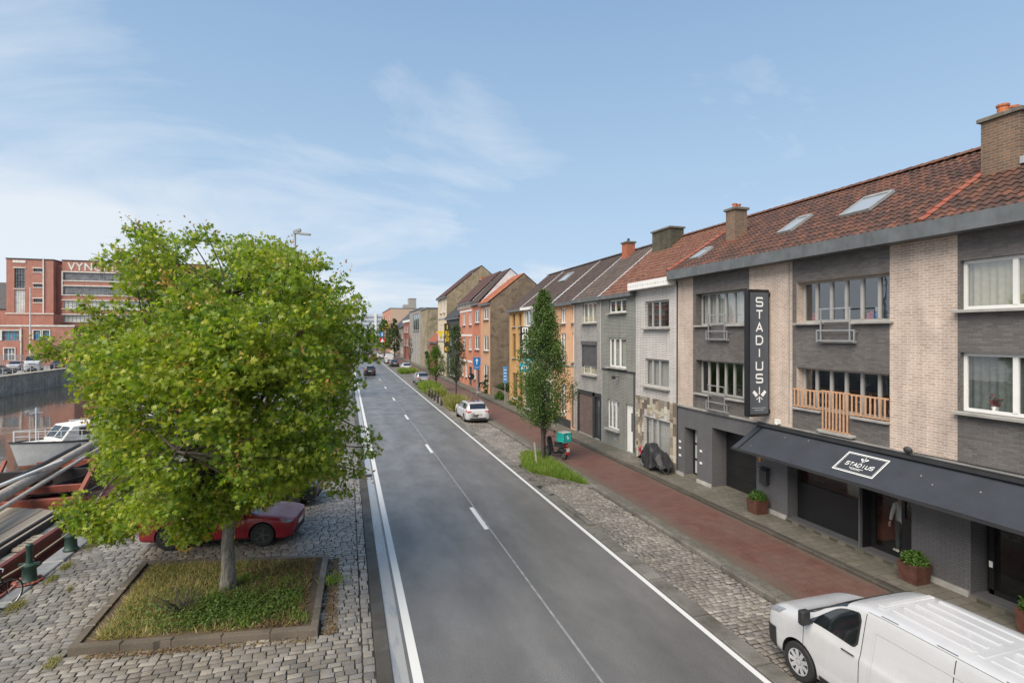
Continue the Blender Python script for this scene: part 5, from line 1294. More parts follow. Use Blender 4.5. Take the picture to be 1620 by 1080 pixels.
q.build('rope_coil', m_rope, barge)
# mooring lines run from the bollards to the barge
for lab, pts in (('mooring rope sagging from the near green bollard along the barge', [(-8.15,17.9,.55),(-8.9,16,.25),(-9.5,13.5,.1)]), ('mooring rope running between the two green bollards and the barge bow', [(-8.15,18.0,.6),(-8.12,19.8,.62),(-9.0,24,.4),(-10.2,29,.25)])):
    q = MB(); q.tube(pts, .022, 6); tag(q.build('mooring_rope', m_rope), lab, 'rope')
def hull2(sections, mats, split):
    """sections: y, halfwidth, z keel, z deck ; bow last, along local y"""
    pass
def boat(label, loc, rz, Lb, B, fb, hm, sc=1.0):
    """local x forward; z = 0 at the waterline"""
    r = thing('motor_boat', label, 'boat', loc, rz); n = 20; r.scale = (sc,)*3
    def sec(u):       # u 0 stern .. 1 bow
        hw = B/2*(1-max(0,(u-.45)/.55)**2.2)*(.86+.14*min(1, u/.2)); dk = fb*(1+.42*max(0,(u-.3)/.7)**1.7)
        return hw, dk
    vs = []; lev = 7
    for i in range(n+1):
        u = i/n; hw, dk = sec(u); x = -Lb/2+Lb*u
        for j in range(lev):
            t = j/(lev-1); z = -.5+(dk+.5)*t; flare = .35+.65*(t**.55); vs.append((x-(.55*(1-t)*max(0,(u-.7)/.3)), hw*flare, z))
        for j in range(lev):
            t = j/(lev-1); z = -.5+(dk+.5)*t; flare = .35+.65*(t**.55); vs.append((x-(.55*(1-t)*max(0,(u-.7)/.3)), -hw*flare, z))
    fs = []; ms = []
    m = 2*lev; mb = MB()
    for i in range(n):
        for j in range(lev-1):
            a, b = i*m+j, (i+1)*m+j; fs.append((a, b, b+1, a+1)); ms.append(1 if j < 2 else 0)
            a, b = a+lev, b+lev; fs.append((a, a+1, b+1, b)); ms.append(1 if j < 2 else 0)
        a, b = i*m+lev-1, (i+1)*m+lev-1; fs.append((a, b, b+lev, a+lev)); ms.append(0)
    fs.append(tuple([j for j in range(lev)]+[lev+j for j in range(lev-1, -1, -1)])); ms.append(0)
    mb.add(vs, fs); mb.m = ms; mb.build('hull', [hm, m_antif], r, smooth=30, world=False)
    rub = MB()
    for s in (1, -1): rub.tube([(-Lb/2+Lb*i/n, s*sec(i/n)[0]*1.005, sec(i/n)[1]+.02) for i in range(n+1)], .05, 6)
    rub.build('rubbing_strake', m_tar, r, world=False)
    rl = MB()
    for s in (1, -1):
        pts = [(-Lb/2+Lb*u, s*max(.05, sec(u)[0]-.1), sec(u)[1]+.62) for u in [.52+.046*i for i in range(11)]]
        rl.tube(pts, .022, 6); rl.tube([(x, y, z-.3) for x, y, z in pts], .016, 6)
        for x, y, z in pts[::2]: rl.tube([(x, y, z-.62), (x, y, z)], .02, 6)
    rl.build('bow_rail', m_white, r, world=False)
    return r, sec
b1, sec = boat('white cabin cruiser with red bottom and bow rail moored beyond the barge', (-15.6, 43.6, -1.45), R(-134), 9.5, 3.1, 1.0, m_boatw, 1.12)
q = MB(); q.prism([(2.9,1.25),(2.3,2.05),(-.2,2.1),(-.2,1.1)], 'y', -1.0, 1.0); q.prism([(-.2,1.1),(-.2,2.1),(-3.6,2.1),(-3.6,1.0)], 'y', -1.12, 1.12); q.build('cabin', m_boatw, b1, world=False, bevel=.06)
q = MB()
for s in (1, -1):
    for a, b in ((1.0,2.0),(-.1,.8),(-1.3,-.4),(-2.5,-1.6)): y = (1.004 if a > -.15 else 1.124)*s; q.box(a,b,min(y,y+.01*s),max(y,y+.01*s),1.5,1.93)
for y in (-.85,.06): q.add([(2.80,y,1.42),(2.80,y+.78,1.42),(2.37,y+.78,2.0),(2.37,y,2.0)], [(0,1,2,3)])
q.build('cabin_window', m_carglass, b1, world=False)
q = MB(); q.cbox(-3.7,.2,-1.2,1.2,2.10,2.18,.03); q.prism([(-3.2,2.18),(-3.2,2.75),(-1.2,2.75),(-.7,2.18)], 'y', -.9, .9); q.build('coach_roof', m_boatw, b1, world=False)
q = MB(); q.tube([(3.6,0,1.4),(3.6,0,3.2)], .03, 6); q.tube([(3.3,0,2.9),(3.9,0,2.9)], .02, 6); q.build('mast', m_white, b1, world=False)
bt = text('BONAVIN', .42, M('boat_name', (.10,.09,.12), .6), frame((1.15,1.30,.62), (-1,.14,0), (0,.30,1)), 'lettering', None, depth=.02)
bt.data.transform(Matrix.Identity(4)); bt.parent = b1
b2, sec = boat('boat with pale blue grey wheelhouse and white roof lying behind the cabin cruiser', (-15.6, 48.6, -1.45), R(-134), 9.0, 3.2, 1.05, m_boatw)
q = MB(); q.prism([(1.6,1.2),(1.1,3.0),(-2.6,3.1),(-2.6,1.2)], 'y', -1.25, 1.25); q.build('wheelhouse', m_boatg, b2, world=False, bevel=.05)
q = MB(); q.cbox(-2.8,1.3,-1.35,1.35,3.08,3.2,.04); q.build('wheelhouse_roof', m_boatw, b2, world=False)
q = MB()
for y in (-1.1,.06): q.add([(1.46,y,1.75),(1.46,y+1.04,1.75),(1.20,y+1.04,2.7),(1.20,y,2.7)], [(0,1,2,3)])
for s in (1,-1):
    for a, b in ((.1,.95),(-1.1,-.2),(-2.3,-1.4)): y = 1.254*s; q.box(a,b,min(y,y+.01*s),max(y,y+.01*s),1.9,2.7)
q.build('cabin_window', m_carglass, b2, world=False)
q = MB(); q.tube([(.0,.2,3.2),(.0,.2,4.0)], .03, 6); q.build('mast', m_white, b2, world=False)
from mathutils import noise
# ================================================================== VEGETATION
def leafmat(name, cols, trans=.35, rough=.45, yellow=None):
    m, t, p, o = newmat(name); g = t.new('ShaderNodeNewGeometry')
    c = t.ramp(g.outputs['Random Per Island'], [(i/(len(cols)-1), q) for i, q in enumerate(cols)])
    n = t.noise(pos(t), .9, 3); c = t.mix(t.maprange(n, .42, .68, 0, .55), c, yellow or cols[-1])
    t.put(p.inputs['Base Color'], c); p.inputs['Roughness'].default_value = rough; p.inputs['Specular IOR Level'].default_value = .4
    tr = t.new('ShaderNodeBsdfTranslucent'); t.put(tr.inputs[0], t.mix(1.0, c, (1.5,1.6,.7), 'MULTIPLY')); mx = t.new('ShaderNodeMixShader'); mx.inputs[0].default_value = trans
    t.l.new(p.outputs[0], mx.inputs[1]); t.l.new(tr.outputs[0], mx.inputs[2]); t.l.new(mx.outputs[0], o.inputs[0]); return m
MAPLE = np.array([(0,-.02),(.12,.12),(.50,-.04),(.27,.24),(.70,.50),(.25,.46),(.36,.74),(.14,.58),(0,1.05),(-.14,.58),(-.36,.74),(-.25,.46),(-.70,.50),(-.27,.24),(-.50,-.04),(-.12,.12)])
OVAL = np.array([(0,0),(.22,.25),(.26,.55),(0,1.0),(-.26,.55),(-.22,.25)])
BLADE = np.array([(-.05,0),(.05,0),(.028,.55),(0,1.0),(-.028,.55)])
TRI = np.array([(-.30,0),(.30,.15),(.05,1.0)])
def leaves(name, P, size, mat, parent=None, shape=OVAL, up=.55, out=None, sizev=.3, droop=0.0, rng=None, axis=None, curl=.12):
    """one leaf-sized face per point; up biases the face normals skyward"""
    rng = rng or RNG; n = len(P); k = len(shape)
    nr = rng.normal(0, 1, (n, 3)); nr /= np.linalg.norm(nr, axis=1)[:, None]+1e-9
    N = nr*(1-up)+np.array([0, 0, 1.0])*up
    if out is not None: N = N+out*.35
    N /= np.linalg.norm(N, axis=1)[:, None]+1e-9
    D = rng.normal(0, 1, (n, 3)) if axis is None else axis+rng.normal(0, .25, (n, 3))
    D[:, 2] -= droop
    if axis is not None:
        D /= np.linalg.norm(D, axis=1)[:, None]+1e-9; Xa = np.cross(D, rng.normal(0, 1, (n, 3))); Xa /= np.linalg.norm(Xa, axis=1)[:, None]+1e-9; N = np.cross(Xa, D)
    else:
        D = D-N*np.sum(D*N, axis=1)[:, None]; D /= np.linalg.norm(D, axis=1)[:, None]+1e-9; Xa = np.cross(D, N)
    s = size*(1+sizev*rng.uniform(-1, 1, n))[:, None, None]
    sx, sy = shape[:, 0], shape[:, 1]
    V = P[:, None, :]+s*(Xa[:, None, :]*sx[None, :, None]+D[:, None, :]*sy[None, :, None]-N[:, None, :]*(curl*(sy[None, :, None]**2+2*np.abs(sx[None, :, None])**2)))
    V = V.reshape(-1, 3); me = bpy.data.meshes.new(name); me.vertices.add(len(V)); me.vertices.foreach_set('co', V.ravel().astype(np.float32))
    me.loops.add(n*k); me.loops.foreach_set('vertex_index', np.arange(n*k, dtype=np.int32)); me.polygons.add(n); me.polygons.foreach_set('loop_start', (np.arange(n)*k).astype(np.int32))
    me.update(calc_edges=True); me.validate(); me.materials.append(mat)
    o = bpy.data.objects.new(name, me); COL.objects.link(o)
    if parent is not None: attach(o, parent)
    return o
def barkmat(name, c1, c2):
    m, t, p, o = newmat(name); P = pos(t); n = t.noise(t.vmath('MULTIPLY', P, (1, 1, .3)), 14, 6, .7); n2 = t.noise(P, 3, 4)
    t.put(p.inputs['Base Color'], t.mix(t.maprange(n, .35, .65), c1, c2)); p.inputs['Roughness'].default_value = .9; bump(t, p, n, .7, .02); return m
m_bark = barkmat('maple_bark', (.085,.075,.06), (.30,.275,.235)); m_barkd = barkmat('dark_bark', (.035,.028,.022), (.085,.07,.055))
m_maple = leafmat('maple_leaf', [(.055,.115,.016),(.115,.205,.02),(.19,.29,.028),(.28,.36,.036),(.44,.43,.06)], .42, .40, (.27,.30,.035))
m_seed = leafmat('maple_seeds', [(.34,.25,.04),(.42,.25,.06),(.30,.30,.05),(.40,.19,.06)], .3)
m_horn = leafmat('hornbeam_leaf', [(.045,.09,.022),(.07,.125,.03),(.10,.165,.04),(.14,.205,.055)], .35)
m_dkleaf = leafmat('dark_tree_leaf', [(.035,.06,.024),(.05,.08,.03),(.065,.10,.036),(.085,.12,.045)], .3)
m_yng = leafmat('young_tree_leaf', [(.05,.115,.012),(.075,.15,.016),(.11,.18,.02)], .4)
m_grass = leafmat('grass_blade', [(.13,.18,.035),(.19,.21,.055),(.29,.26,.09),(.38,.31,.14)], .3, .6, (.34,.29,.12))
m_grassg = leafmat('green_grass_blade', [(.10,.19,.022),(.14,.24,.03),(.19,.28,.045),(.26,.31,.07)], .35, .6)
m_dry = leafmat('dry_grass', [(.22,.16,.075),(.28,.21,.10),(.17,.11,.06),(.13,.07,.04)], .2, .8)
m_weed = leafmat('weed_leaf', [(.055,.10,.018),(.08,.14,.02),(.11,.165,.03)], .3, .6)
m_box = leafmat('box_leaf', [(.035,.085,.012),(.055,.12,.016),(.08,.15,.02)], .3, .5)
rng = np.random.default_rng(12)
# ------------------------------------------------------------------ the big maple
TB = np.array([-2.95, 15.56, .2])
mt = thing('maple_tree', 'big spreading maple with yellow green leaves in the planted bed', 'tree', tuple(TB), 0)
c_, s_ = math.cos(math.atan(261/860)), math.sin(math.atan(261/860))
RT = np.array([c_, -s_, 0]); DP = np.array([s_, c_, 0])
# crown silhouette in metres across (from the trunk) and height: half profile left, right
ZL = [1.3, 2.05, 2.9, 3.75, 4.6, 5.45, 6.1, 6.5, 7.1, 8.0, 8.9, 9.4, 9.75]
WL = [3.2, 3.85, 3.5, 3.6, 3.9, 4.35, 4.6, 4.7, 3.7, 3.25, 3.0, 2.3, 1.5]
WR = [-.6, .9, 2.8, 3.6, 3.5, 3.8, 3.7, 3.8, 3.75, 3.3, 2.1, 1.3, .5]
D0 = float(np.dot(TB, DP)); CAMP = np.array([0, 0, CAMZ])
def crown_pt(u, v, z):      # keep the crown's outline the same shape front to back
    q = TB+RT*u; q = np.array([q[0], q[1], z]); return CAMP+(q-CAMP)*((D0+v)/D0)
cl = []; tries = 0
while len(cl) < 330 and tries < 40000:
    tries += 1
    z = rng.uniform(1.55, 8.95); wl, wrr = np.interp(z, ZL, WL), np.interp(z, ZL, WR)
    a = rng.uniform(0, 2*PI); rr = math.sqrt(rng.uniform(.05, 1)); ca, sa = math.cos(a), math.sin(a)
    mid = (wrr-wl)/2; half = max(.3, (wrr+wl)/2-.55)
    dep = 3.9*math.sqrt(max(.08, 1-((z-5.3)/4.6)**2))
    u = mid+half*rr*ca; v = dep*rr*sa
    if rr < .45 and rng.random() < .7: continue
    if z < 2.8 and rr < .45: continue
    p = crown_pt(u, v, z)
    if p[2] < 1.35: continue
    if noise.noise(Vector(p)*.55+Vector((3.1,0,0))) < (-.02 if z < 6.5 else .06): continue
    if u > .2 and z < 2.35+.25*u: continue
    if abs(u+1.2) < .42 and z > 8.0: continue
    if -2.4 < u < -1.0 and z < 2.05: continue
    if any(np.linalg.norm((p-q[0])*np.array([1,1,1.3])) < .58 for q in cl): continue
    cl.append((p, rng.uniform(.36, .64)))
# outlying sprays that break the outline
for (u, z, v, r) in ((-4.5,6.3,.2,.45),(-4.75,6.45,-.2,.3),(-3.8,2.1,.0,.48),(-3.6,1.85,.2,.42),(-3.3,1.7,.0,.42),(-2.9,1.55,.3,.4),(-2.6,1.75,-.6,.42),(-1.1,1.7,-.9,.42),(.0,2.2,-.7,.38),(.9,2.6,-.8,.36),(-.9,1.7,-1.4,.4),(-3.6,7.45,.3,.36),(-3.05,8.6,.3,.38),(-2.75,8.85,.0,.36),(-2.3,9.45,.2,.36),(-1.95,9.25,.4,.38),(-1.0,9.2,.1,.34),(-.55,9.3,.4,.38),(.6,8.85,-.2,.36),(1.2,8.55,.2,.36),(1.8,8.3,0,.34),(2.3,8.6,.2,.36),(2.9,8.0,.2,.36),(3.3,7.5,-.2,.36),(3.5,6.7,.3,.36),(3.55,6.2,.0,.36),(3.7,6.5,.0,.32),(3.55,4.15,.0,.34),(3.6,3.75,-.3,.34),(3.2,3.2,-.4,.32),(2.9,2.75,-.2,.32),(-3.9,2.35,-.4,.45),(-3.6,2.0,-.6,.42),(-3.0,1.9,-.5,.42),(-.9,2.0,-1.2,.42),(-.4,2.25,-.8,.40),(.6,2.7,-1.0,.38),(1.5,2.9,-.6,.38)):
    cl.append((crown_pt(u, v, z), r))
PT = []; OUT = []; SD = []
for p, r in cl:
    k = int(270*(r/.5)**2.1)
    d = rng.normal(0, 1, (k, 3)); d /= np.linalg.norm(d, axis=1)[:, None]
    rad = r*rng.uniform(.25, 1.08, k)**.6; q = p+d*rad[:, None]*np.array([1.15, 1.15, .72]); q[:, 2] -= .12*np.linalg.norm(d[:, :2], axis=1)**2
    PT.append(q); OUT.append(d)
    if rng.random() < .9:
        kk = int(rng.integers(8, 34)); cc = p+(p-TB-np.array([0,0,4.5]))/np.linalg.norm(p-TB-np.array([0,0,4.5]))*r*(.6 if p[2] < 8.2 else .1)+rng.normal(0, .15, 3); SD.append(cc+rng.normal(0, .085, (kk, 3))*np.array([1,1,1.3]))
PT = np.concatenate(PT); OUT = np.concatenate(OUT)
leaves('crown', PT, .096, m_maple, mt, MAPLE, .16, OUT, .45, .6, rng, None, .2)
o = leaves('seed_clusters', np.concatenate(SD), .075, m_seed, mt, OVAL, .1, None, .4, .8, rng); o['kind'] = 'stuff'
mb = MB()
tr = [(0,0,-.1),(.02,.0,.4),(.0,.02,1.1),(.06,.0,1.8),(.10,.05,2.5)]
mb.tube([TB+np.array(q) for q in tr], [.22,.165,.15,.145,.14], 14)
fork = TB+np.array((.10,.05,2.4)); limbs = []
for i in range(9):
    a = 2*PI*i/9+.3; el = [.55,.9,1.15][i % 3]; L = [3.0,3.6,4.4][i % 3]
    e = fork+np.array([math.cos(a)*math.cos(el), math.sin(a)*math.cos(el), math.sin(el)])*L
    k = [fork+(e-fork)*t+np.array([0,0,.5*t*(1-t)])+rng.normal(0,.06,3)*(t > 0) for t in (0,.25,.5,.75,1)]
    mb.tube(k, [.11,.09,.07,.05,.035], 8, mi=1, cap=False); limbs += [(q, i) for q in k[2:]]
k = [fork+np.array([.05*math.sin(j), .06*math.cos(j*2), j*.85]) for j in range(7)]; mb.tube(k, [.15,.12,.10,.08,.06,.045,.03], 8); limbs += [(q, 99) for q in k[1:]]
LP = np.array([q for q, _ in limbs])
for p, r in cl:
    j = LP[np.argmin(np.linalg.norm(LP-p, axis=1)+np.maximum(0, LP[:, 2]-p[2])*.8)]; mid = (j+p)/2+np.array([0,0,-.05])+rng.normal(0,.10,3)
    mb.tube([j, (j+mid)/2+rng.normal(0,.04,3), mid, p, p+(p-mid)*.3], [.030,.024,.018,.011,.005], 5, mi=1, cap=False)
mb.build('trunk', [m_bark, m_barkd], mt, smooth=True, fix=False)

# bed: raised stone kerb, grass and weeds
mb = MB()
def kerbrun(mb, a, b, w=.18, z0=-.03, z1=.20, L=1.0):
    a, b = Vector((*a, 0)), Vector((*b, 0)); n = max(1, round((b-a).length/L)); d = (b-a).normalized(); s = Vector((-d.y, d.x, 0))*w
    for i in range(n):
        p, q = a+(b-a)*(i/n)+d*.006, a+(b-a)*((i+1)/n)-d*.006; j = random.uniform(-.008, .008); c = .02
        v = [p, q, q+s, p+s]; m_ = (p+q+s)/2
        vs = [(x.x, x.y, z0) for x in v]+[(x.x, x.y, z1-c+j) for x in v]+[((x+(m_-x).normalized()*c).x, (x+(m_-x).normalized()*c).y, z1+j) for x in v]
        mb.add(vs, [(0,1,5,4),(1,2,6,5),(2,3,7,6),(3,0,4,7),(4,5,9,8),(5,6,10,9),(6,7,11,10),(7,4,8,11),(8,9,10,11)])
for i in range(4): kerbrun(mb, BED[i], BED[(i+1) % 4], .16, -.03, .18)
struct(mb.build('bed_kerb', slabmat('bed_kerb_stone', (.13,.108,.082), (.16,.132,.10), 30, 1.1, .01, (.06,.05,.032), .4)))
mb = MB(); mb.add([(x, y, .12) for x, y in BED], [(0,1,2,3)]); struct(mb.build('bed_soil', M('bed_soil', (.085,.06,.038), .95, var=.4, scale=2.5, bs=.5, bscale=25), fix=False))
def poly_pts(poly, n, inset=.2, rng=rng, f=None):
    P = []; xs = [q[0] for q in poly]; ys = [q[1] for q in poly]; cx, cy = sum(xs)/len(xs), sum(ys)/len(ys); pl = [(cx+(x-cx)*(1-inset*.3), cy+(y-cy)*(1-inset*.3)) for x, y in poly]
    while len(P) < n:
        x, y = rng.uniform(min(xs), max(xs)), rng.uniform(min(ys), max(ys)); sg = [(pl[(i+1) % len(pl)][0]-pl[i][0])*(y-pl[i][1])-(pl[(i+1) % len(pl)][1]-pl[i][1])*(x-pl[i][0]) for i in range(len(pl))]
        if not (all(q > 0 for q in sg) or all(q < 0 for q in sg)): continue
        if f and rng.random() > f(x, y): continue
        P.append((x, y))
    return np.array(P)
def blades(name, P2, z, h, mat, lean=.35, hv=.4, shape=BLADE):
    P = np.column_stack([P2, np.full(len(P2), z)]); ax = np.column_stack([rng.normal(0, lean, (len(P), 2)), np.ones(len(P))])
    return leaves(name, P, h, mat, None, shape, 0, None, hv, 0, rng, ax, .02)
g_dry = lambda x, y: .25+.75*(1/(1+math.exp((x+3.4)*1.6)))*(y > 14.2 or 1)
m_straw = leafmat('straw_grass', [(.30,.25,.10),(.40,.33,.15),(.48,.40,.20),(.26,.24,.08)], .3, .7)
g_st = lambda x, y: max(0, min(1, (noise.noise(Vector((x*.9, y*.9, 1)))*1.4+.25-(x+3)*.16+(y-15)*.10)))
tag(blades('straw_grass', poly_pts(BED, 7500, .5, rng, g_st), .115, .17, m_straw, .7), 'dry straw coloured grass in patches of the bed', 'grass', kind='stuff')
g_br = lambda x, y: max(0, min(1, .5+(x+1.6)*.45+(y-15.3)*.12+noise.noise(Vector((x*1.2, y*1.2, 5)))*.6))
tag(blades('brown_stalks', poly_pts(BED, 5500, .5, rng, g_br), .115, .15, m_dry, .8), 'brown withered stalks on the road side of the bed', 'dead plants', kind='stuff')
tag(blades('dry_grass', poly_pts(BED, 6500, .55, rng, g_dry), .115, .13, m_grass, .6), 'short yellowish grass in the bed around the big tree', 'grass', kind='stuff')
g_w = lambda x, y: math.exp(-(((x+2.5)/1.5)**2+((y-14.2)/.75)**2))+.04
wp = poly_pts(BED, 9500, .6, rng, g_w); wz = .12+rng.uniform(0, .20, len(wp))
o = leaves('weeds', np.column_stack([wp, wz]), .062, m_weed, None, OVAL, .55, None, .5, 0, rng); tag(o, 'low green broadleaf weeds spreading in the bed below the trunk', 'weeds', kind='stuff')
g_b = lambda x, y: 1/(1+math.exp(-(x+1.7)*2.2))+.05
o = leaves('dead_leaves', np.column_stack([poly_pts(BED, 4200, .5, rng, g_b), .125+rng.uniform(0, .05, 4200)]), .07, m_dry, None, OVAL, .4, None, .5, 0, rng); tag(o, 'brown dead leaves and stalks along the road side of the bed', 'dead leaves', kind='stuff')
tp = []
for cx, cy in ((-1.3,14.2),(-1.55,15.4),(-2.6,15.9),(-1.1,13.4),(-2.2,13.5),(-3.2,14.9),(-.36,15.2)): tp.append(np.array([cx, cy])+rng.normal(0, .13, (110, 2)))
tag(blades('grass_tufts', np.concatenate(tp), .10, .22, m_grassg, .55), 'bright green tufts of taller grass at the edges of the bed', 'grass', kind='stuff')
mb = MB()   # bare twiggy shrub by the trunk
for i in range(46):
    b = np.array([-3.75+rng.normal(0,.10), 14.45+rng.normal(0,.10), .12]); a = rng.uniform(0, 2*PI); L = rng.uniform(.5, 1.25); e = np.array([math.cos(a)*.5, math.sin(a)*.5, .62])*L
    mb.tube([b, b+e*.5+rng.normal(0,.05,3), b+e+np.array([0,0,-.10*L])], [.012,.008,.003], 4, cap=False)
tag(mb.build('bare_shrub', m_barkd, fix=False), 'bare dark twiggy shrub left of the maple trunk', 'shrub')
# rusty soil and weeds outside the kerb, moss in the joints near the quay
P2 = np.concatenate([np.column_stack([rng.uniform(-.50,-.22,1500), rng.uniform(12.7,17,1500)]), np.column_stack([rng.uniform(-5.2,-.7,900), 12.72+rng.normal(-.15,.06,900)])])
P2[1500:, 1] += (P2[1500:, 0]+.6)*-.155
tag(leaves('leaf_litter', np.column_stack([P2, np.full(len(P2), .035)]), .05, m_dry, None, OVAL, .7, None, .5, 0, rng), 'rust brown leaf litter along the outside of the bed kerb', 'leaf litter', kind='stuff')
tp = []
for cx, cy, n, s in ((-7.7,18.6,260,.12),(-7.65,17.7,200,.10),(-7.7,20.2,260,.2),(-7.65,21.5,300,.3),(-7.75,23.2,300,.4),(-7.75,16.2,300,.15),(-5.7,13.2,140,.12),(-6.9,16.9,60,.06)): tp.append(np.array([cx, cy])+rng.normal(0, s, (n, 2))*np.array([.5,1]))
tag(blades('quay_weeds', np.concatenate(tp), .02, .12, m_grass, .8), 'small mossy grass tufts in the joints along the quay edge', 'weeds', kind='stuff')

# ------------------------------------------------------------------ street trees on the right
def streettree(name, label, base, h, prof, lm, n, ls, z0, stems=1, group=None, tr=.09, seed=1, bm=m_barkd, gap=0.0, shape=OVAL, lean=(0,0)):
    """prof: radius at heights 0..1 of the crown from z0 to h"""
    rg = np.random.default_rng(seed); b = np.array([*base]); t_ = thing(name, label, 'tree', tuple(b), 0, group)
    K = len(prof); pts = []; outs = []; twigs = []
    nc = int(40+n/90)
    for i in range(nc):
        u = rg.uniform(0, 1); R_ = np.interp(u, np.linspace(0, 1, K), prof); a = rg.uniform(0, 2*PI); rr = math.sqrt(rg.uniform(.12, 1.25))*R_*(.86+.26*math.sin(3*a+5*u+seed)*math.sin(9*u+seed))
        c = b+np.array([math.cos(a)*rr+lean[0]*u, math.sin(a)*rr+lean[1]*u, z0+(h-z0)*u]); twigs.append((c, u))
        if rg.random() < gap: continue
        cr = (.20+.28*R_)*rg.uniform(.45, 1.2); k = int(n/nc*rg.uniform(.6, 1.4))
        d = rg.normal(0, 1, (k, 3)); d /= np.linalg.norm(d, axis=1)[:, None]; pts.append(c+d*(cr*rg.uniform(.2, 1, k)**.5)[:, None]*np.array([.85,.85,1.2])); outs.append(d)
    leaves('crown', np.concatenate(pts), ls, lm, t_, shape, .3, np.concatenate(outs), .35, .1, rg)
    mb = MB()
    for s in range(stems):
        a = 2*PI*s/max(1, stems)+.7; off = np.array([math.cos(a), math.sin(a), 0])*(.10 if stems > 1 else 0)
        k = [b+off*(.3+j*.35)+np.array([rg.normal(0,.02)+lean[0]*j/5, rg.normal(0,.02)+lean[1]*j/5, -.1 if j == 0 else h*.93*j/5]) for j in range(6)]
        mb.tube(k, [tr*(1.15-.2*j) if j < 5 else .01 for j in range(6)], 8)
    for c, u in twigs[:70]:
        zb = max(.55*z0+.1, c[2]-b[2]-.9-.4*rg.random()); q = b+np.array([lean[0]*u, lean[1]*u, zb]); mb.tube([q, (q+c)/2+np.array([0,0,-.12]), c], [.022,.016,.006], 4, cap=False)
    mb.build('trunk', bm, t_, smooth=True, fix=False); return t_
TREES = 'street trees along the parking bay'
streettree('hornbeam_tree', 'tall flame shaped green hornbeam behind the delivery scooter', (9.75,26.5,.12), 8.75, [.5,1.22,1.52,1.5,1.34,1.16,.98,.78,.58,.38,.12], m_horn, 40000, .085, 2.0, 4, TREES, .075, 3, gap=.10)
streettree('street_tree', 'dark sparse young tree before the orange house', (9.72,49.9,.1), 7.4, [.5,.95,1.1,.9,1.0,.7,.85,.55,.3], m_dkleaf, 6500, .12, 2.5, 1, TREES, .075, 5, gap=.22)
streettree('street_tree', 'small bright green young tree beside the silver estate', (9.75,62.2,.1), 5.2, [.6,1.15,1.25,.95,.5,.2], m_yng, 5200, .12, 2.0, 1, TREES, .05, 7)
streettree('street_tree', 'thin almost leafless sapling behind the small white car', (10.6,96.5,.1), 6.4, [.2,.5,.6,.4,.2], m_dkleaf, 350, .14, 2.4, 1, TREES, .05, 8)
streettree('street_tree', 'dense dark green tree, nearer of the pair beside the parked white van', (11.7,143,.1), 10.3, [.9,1.6,1.8,1.7,1.3,.8,.35], m_dkleaf, 7000, .24, 2.2, 1, TREES, .13, 9)
streettree('street_tree', 'broad dark green tree, farther of the pair, with the traffic sign before it', (10.2,160,.1), 10.6, [1.2,2.1,2.4,2.2,1.8,1.2,.5], m_horn, 8000, .30, 2.6, 1, TREES, .15, 10)
# trees behind the maple on the left side of the road
for i, (x, y, h) in enumerate(((-2.4,60,9.5),(-2.6,82,10),(-2.4,106,10),(-2.4,132,10.5))):
    streettree('avenue_tree', ['round green avenue tree behind the big maple, first along the kerb','round green avenue tree, second along the far kerb','round green avenue tree, third along the far kerb','round green avenue tree, last along the far kerb'][i], (x,y,.1), h, [1.0,2.2,2.7,2.6,2.0,1.1,.3], m_maple, 4200, .30, 2.4, 1, 'avenue trees on the canal side', .14, 20+i)
for i, (x, y, h, lb) in enumerate(((-1.5,300,11,'left of the road axis'),(6,330,12,'in the middle of the road axis'),(13,310,10,'right of the road axis'))):
    streettree('far_tree', 'dark tree closing the far end of the street, '+lb, (x,y,.1), h, [1.8,3.6,4.2,4.0,3.2,2.0,.8], m_horn, 2600, .6, 2.0, 1, 'trees at the far end of the street', .2, 60+i)
# planted island by the scooter
mb = MB()
for i in range(len(ISL)): kerbrun(mb, ISL[i], ISL[(i+1) % len(ISL)], .12, -.02, .10, .9)
struct(mb.build('island_kerb', m_kerb)); mb = MB(); mb.add([(x,y,.05) for x, y in ISL], [tuple(range(len(ISL)))]); struct(mb.build('island_soil', M('island_soil', (.07,.055,.035), .95, var=.3), fix=False))
tag(blades('long_grass', poly_pts(ISL, 12000, .3, rng), .05, .29, m_grassg, .5, .6), 'lush long green grass in the kerbed island by the scooter', 'grass', kind='stuff')
def patch(name, label, x0, x1, y0, y1, n, h, mat, lean=.35, extra=None):
    P2 = np.column_stack([rng.uniform(x0, x1, n), rng.uniform(y0, y1, n)]); tag(blades(name, P2, .06, h, mat, lean, .6), label, 'grass', kind='stuff')
patch('tall_grass', 'tall bushy grey green grass in front of the white estate car', 8.6, 10.1, 46.0, 50.2, 5200, .80, m_grass, .36)
patch('tall_grass', 'green planting below the silver estate car around the young tree', 8.4, 10.1, 60.5, 66.5, 4200, .8, m_grassg, .4)
patch('low_grass', 'yellow green low planting behind the dark bollards', 8.6, 10.1, 57.2, 60.3, 2400, .62, leafmat('yellow_grass', [(.22,.25,.05),(.28,.30,.07),(.18,.22,.05)], .3), .5)
patch('low_grass', 'grass patch before the small white hatchback', 8.5, 11.3, 92.2, 95.6, 2600, .7, m_grassg, .4)
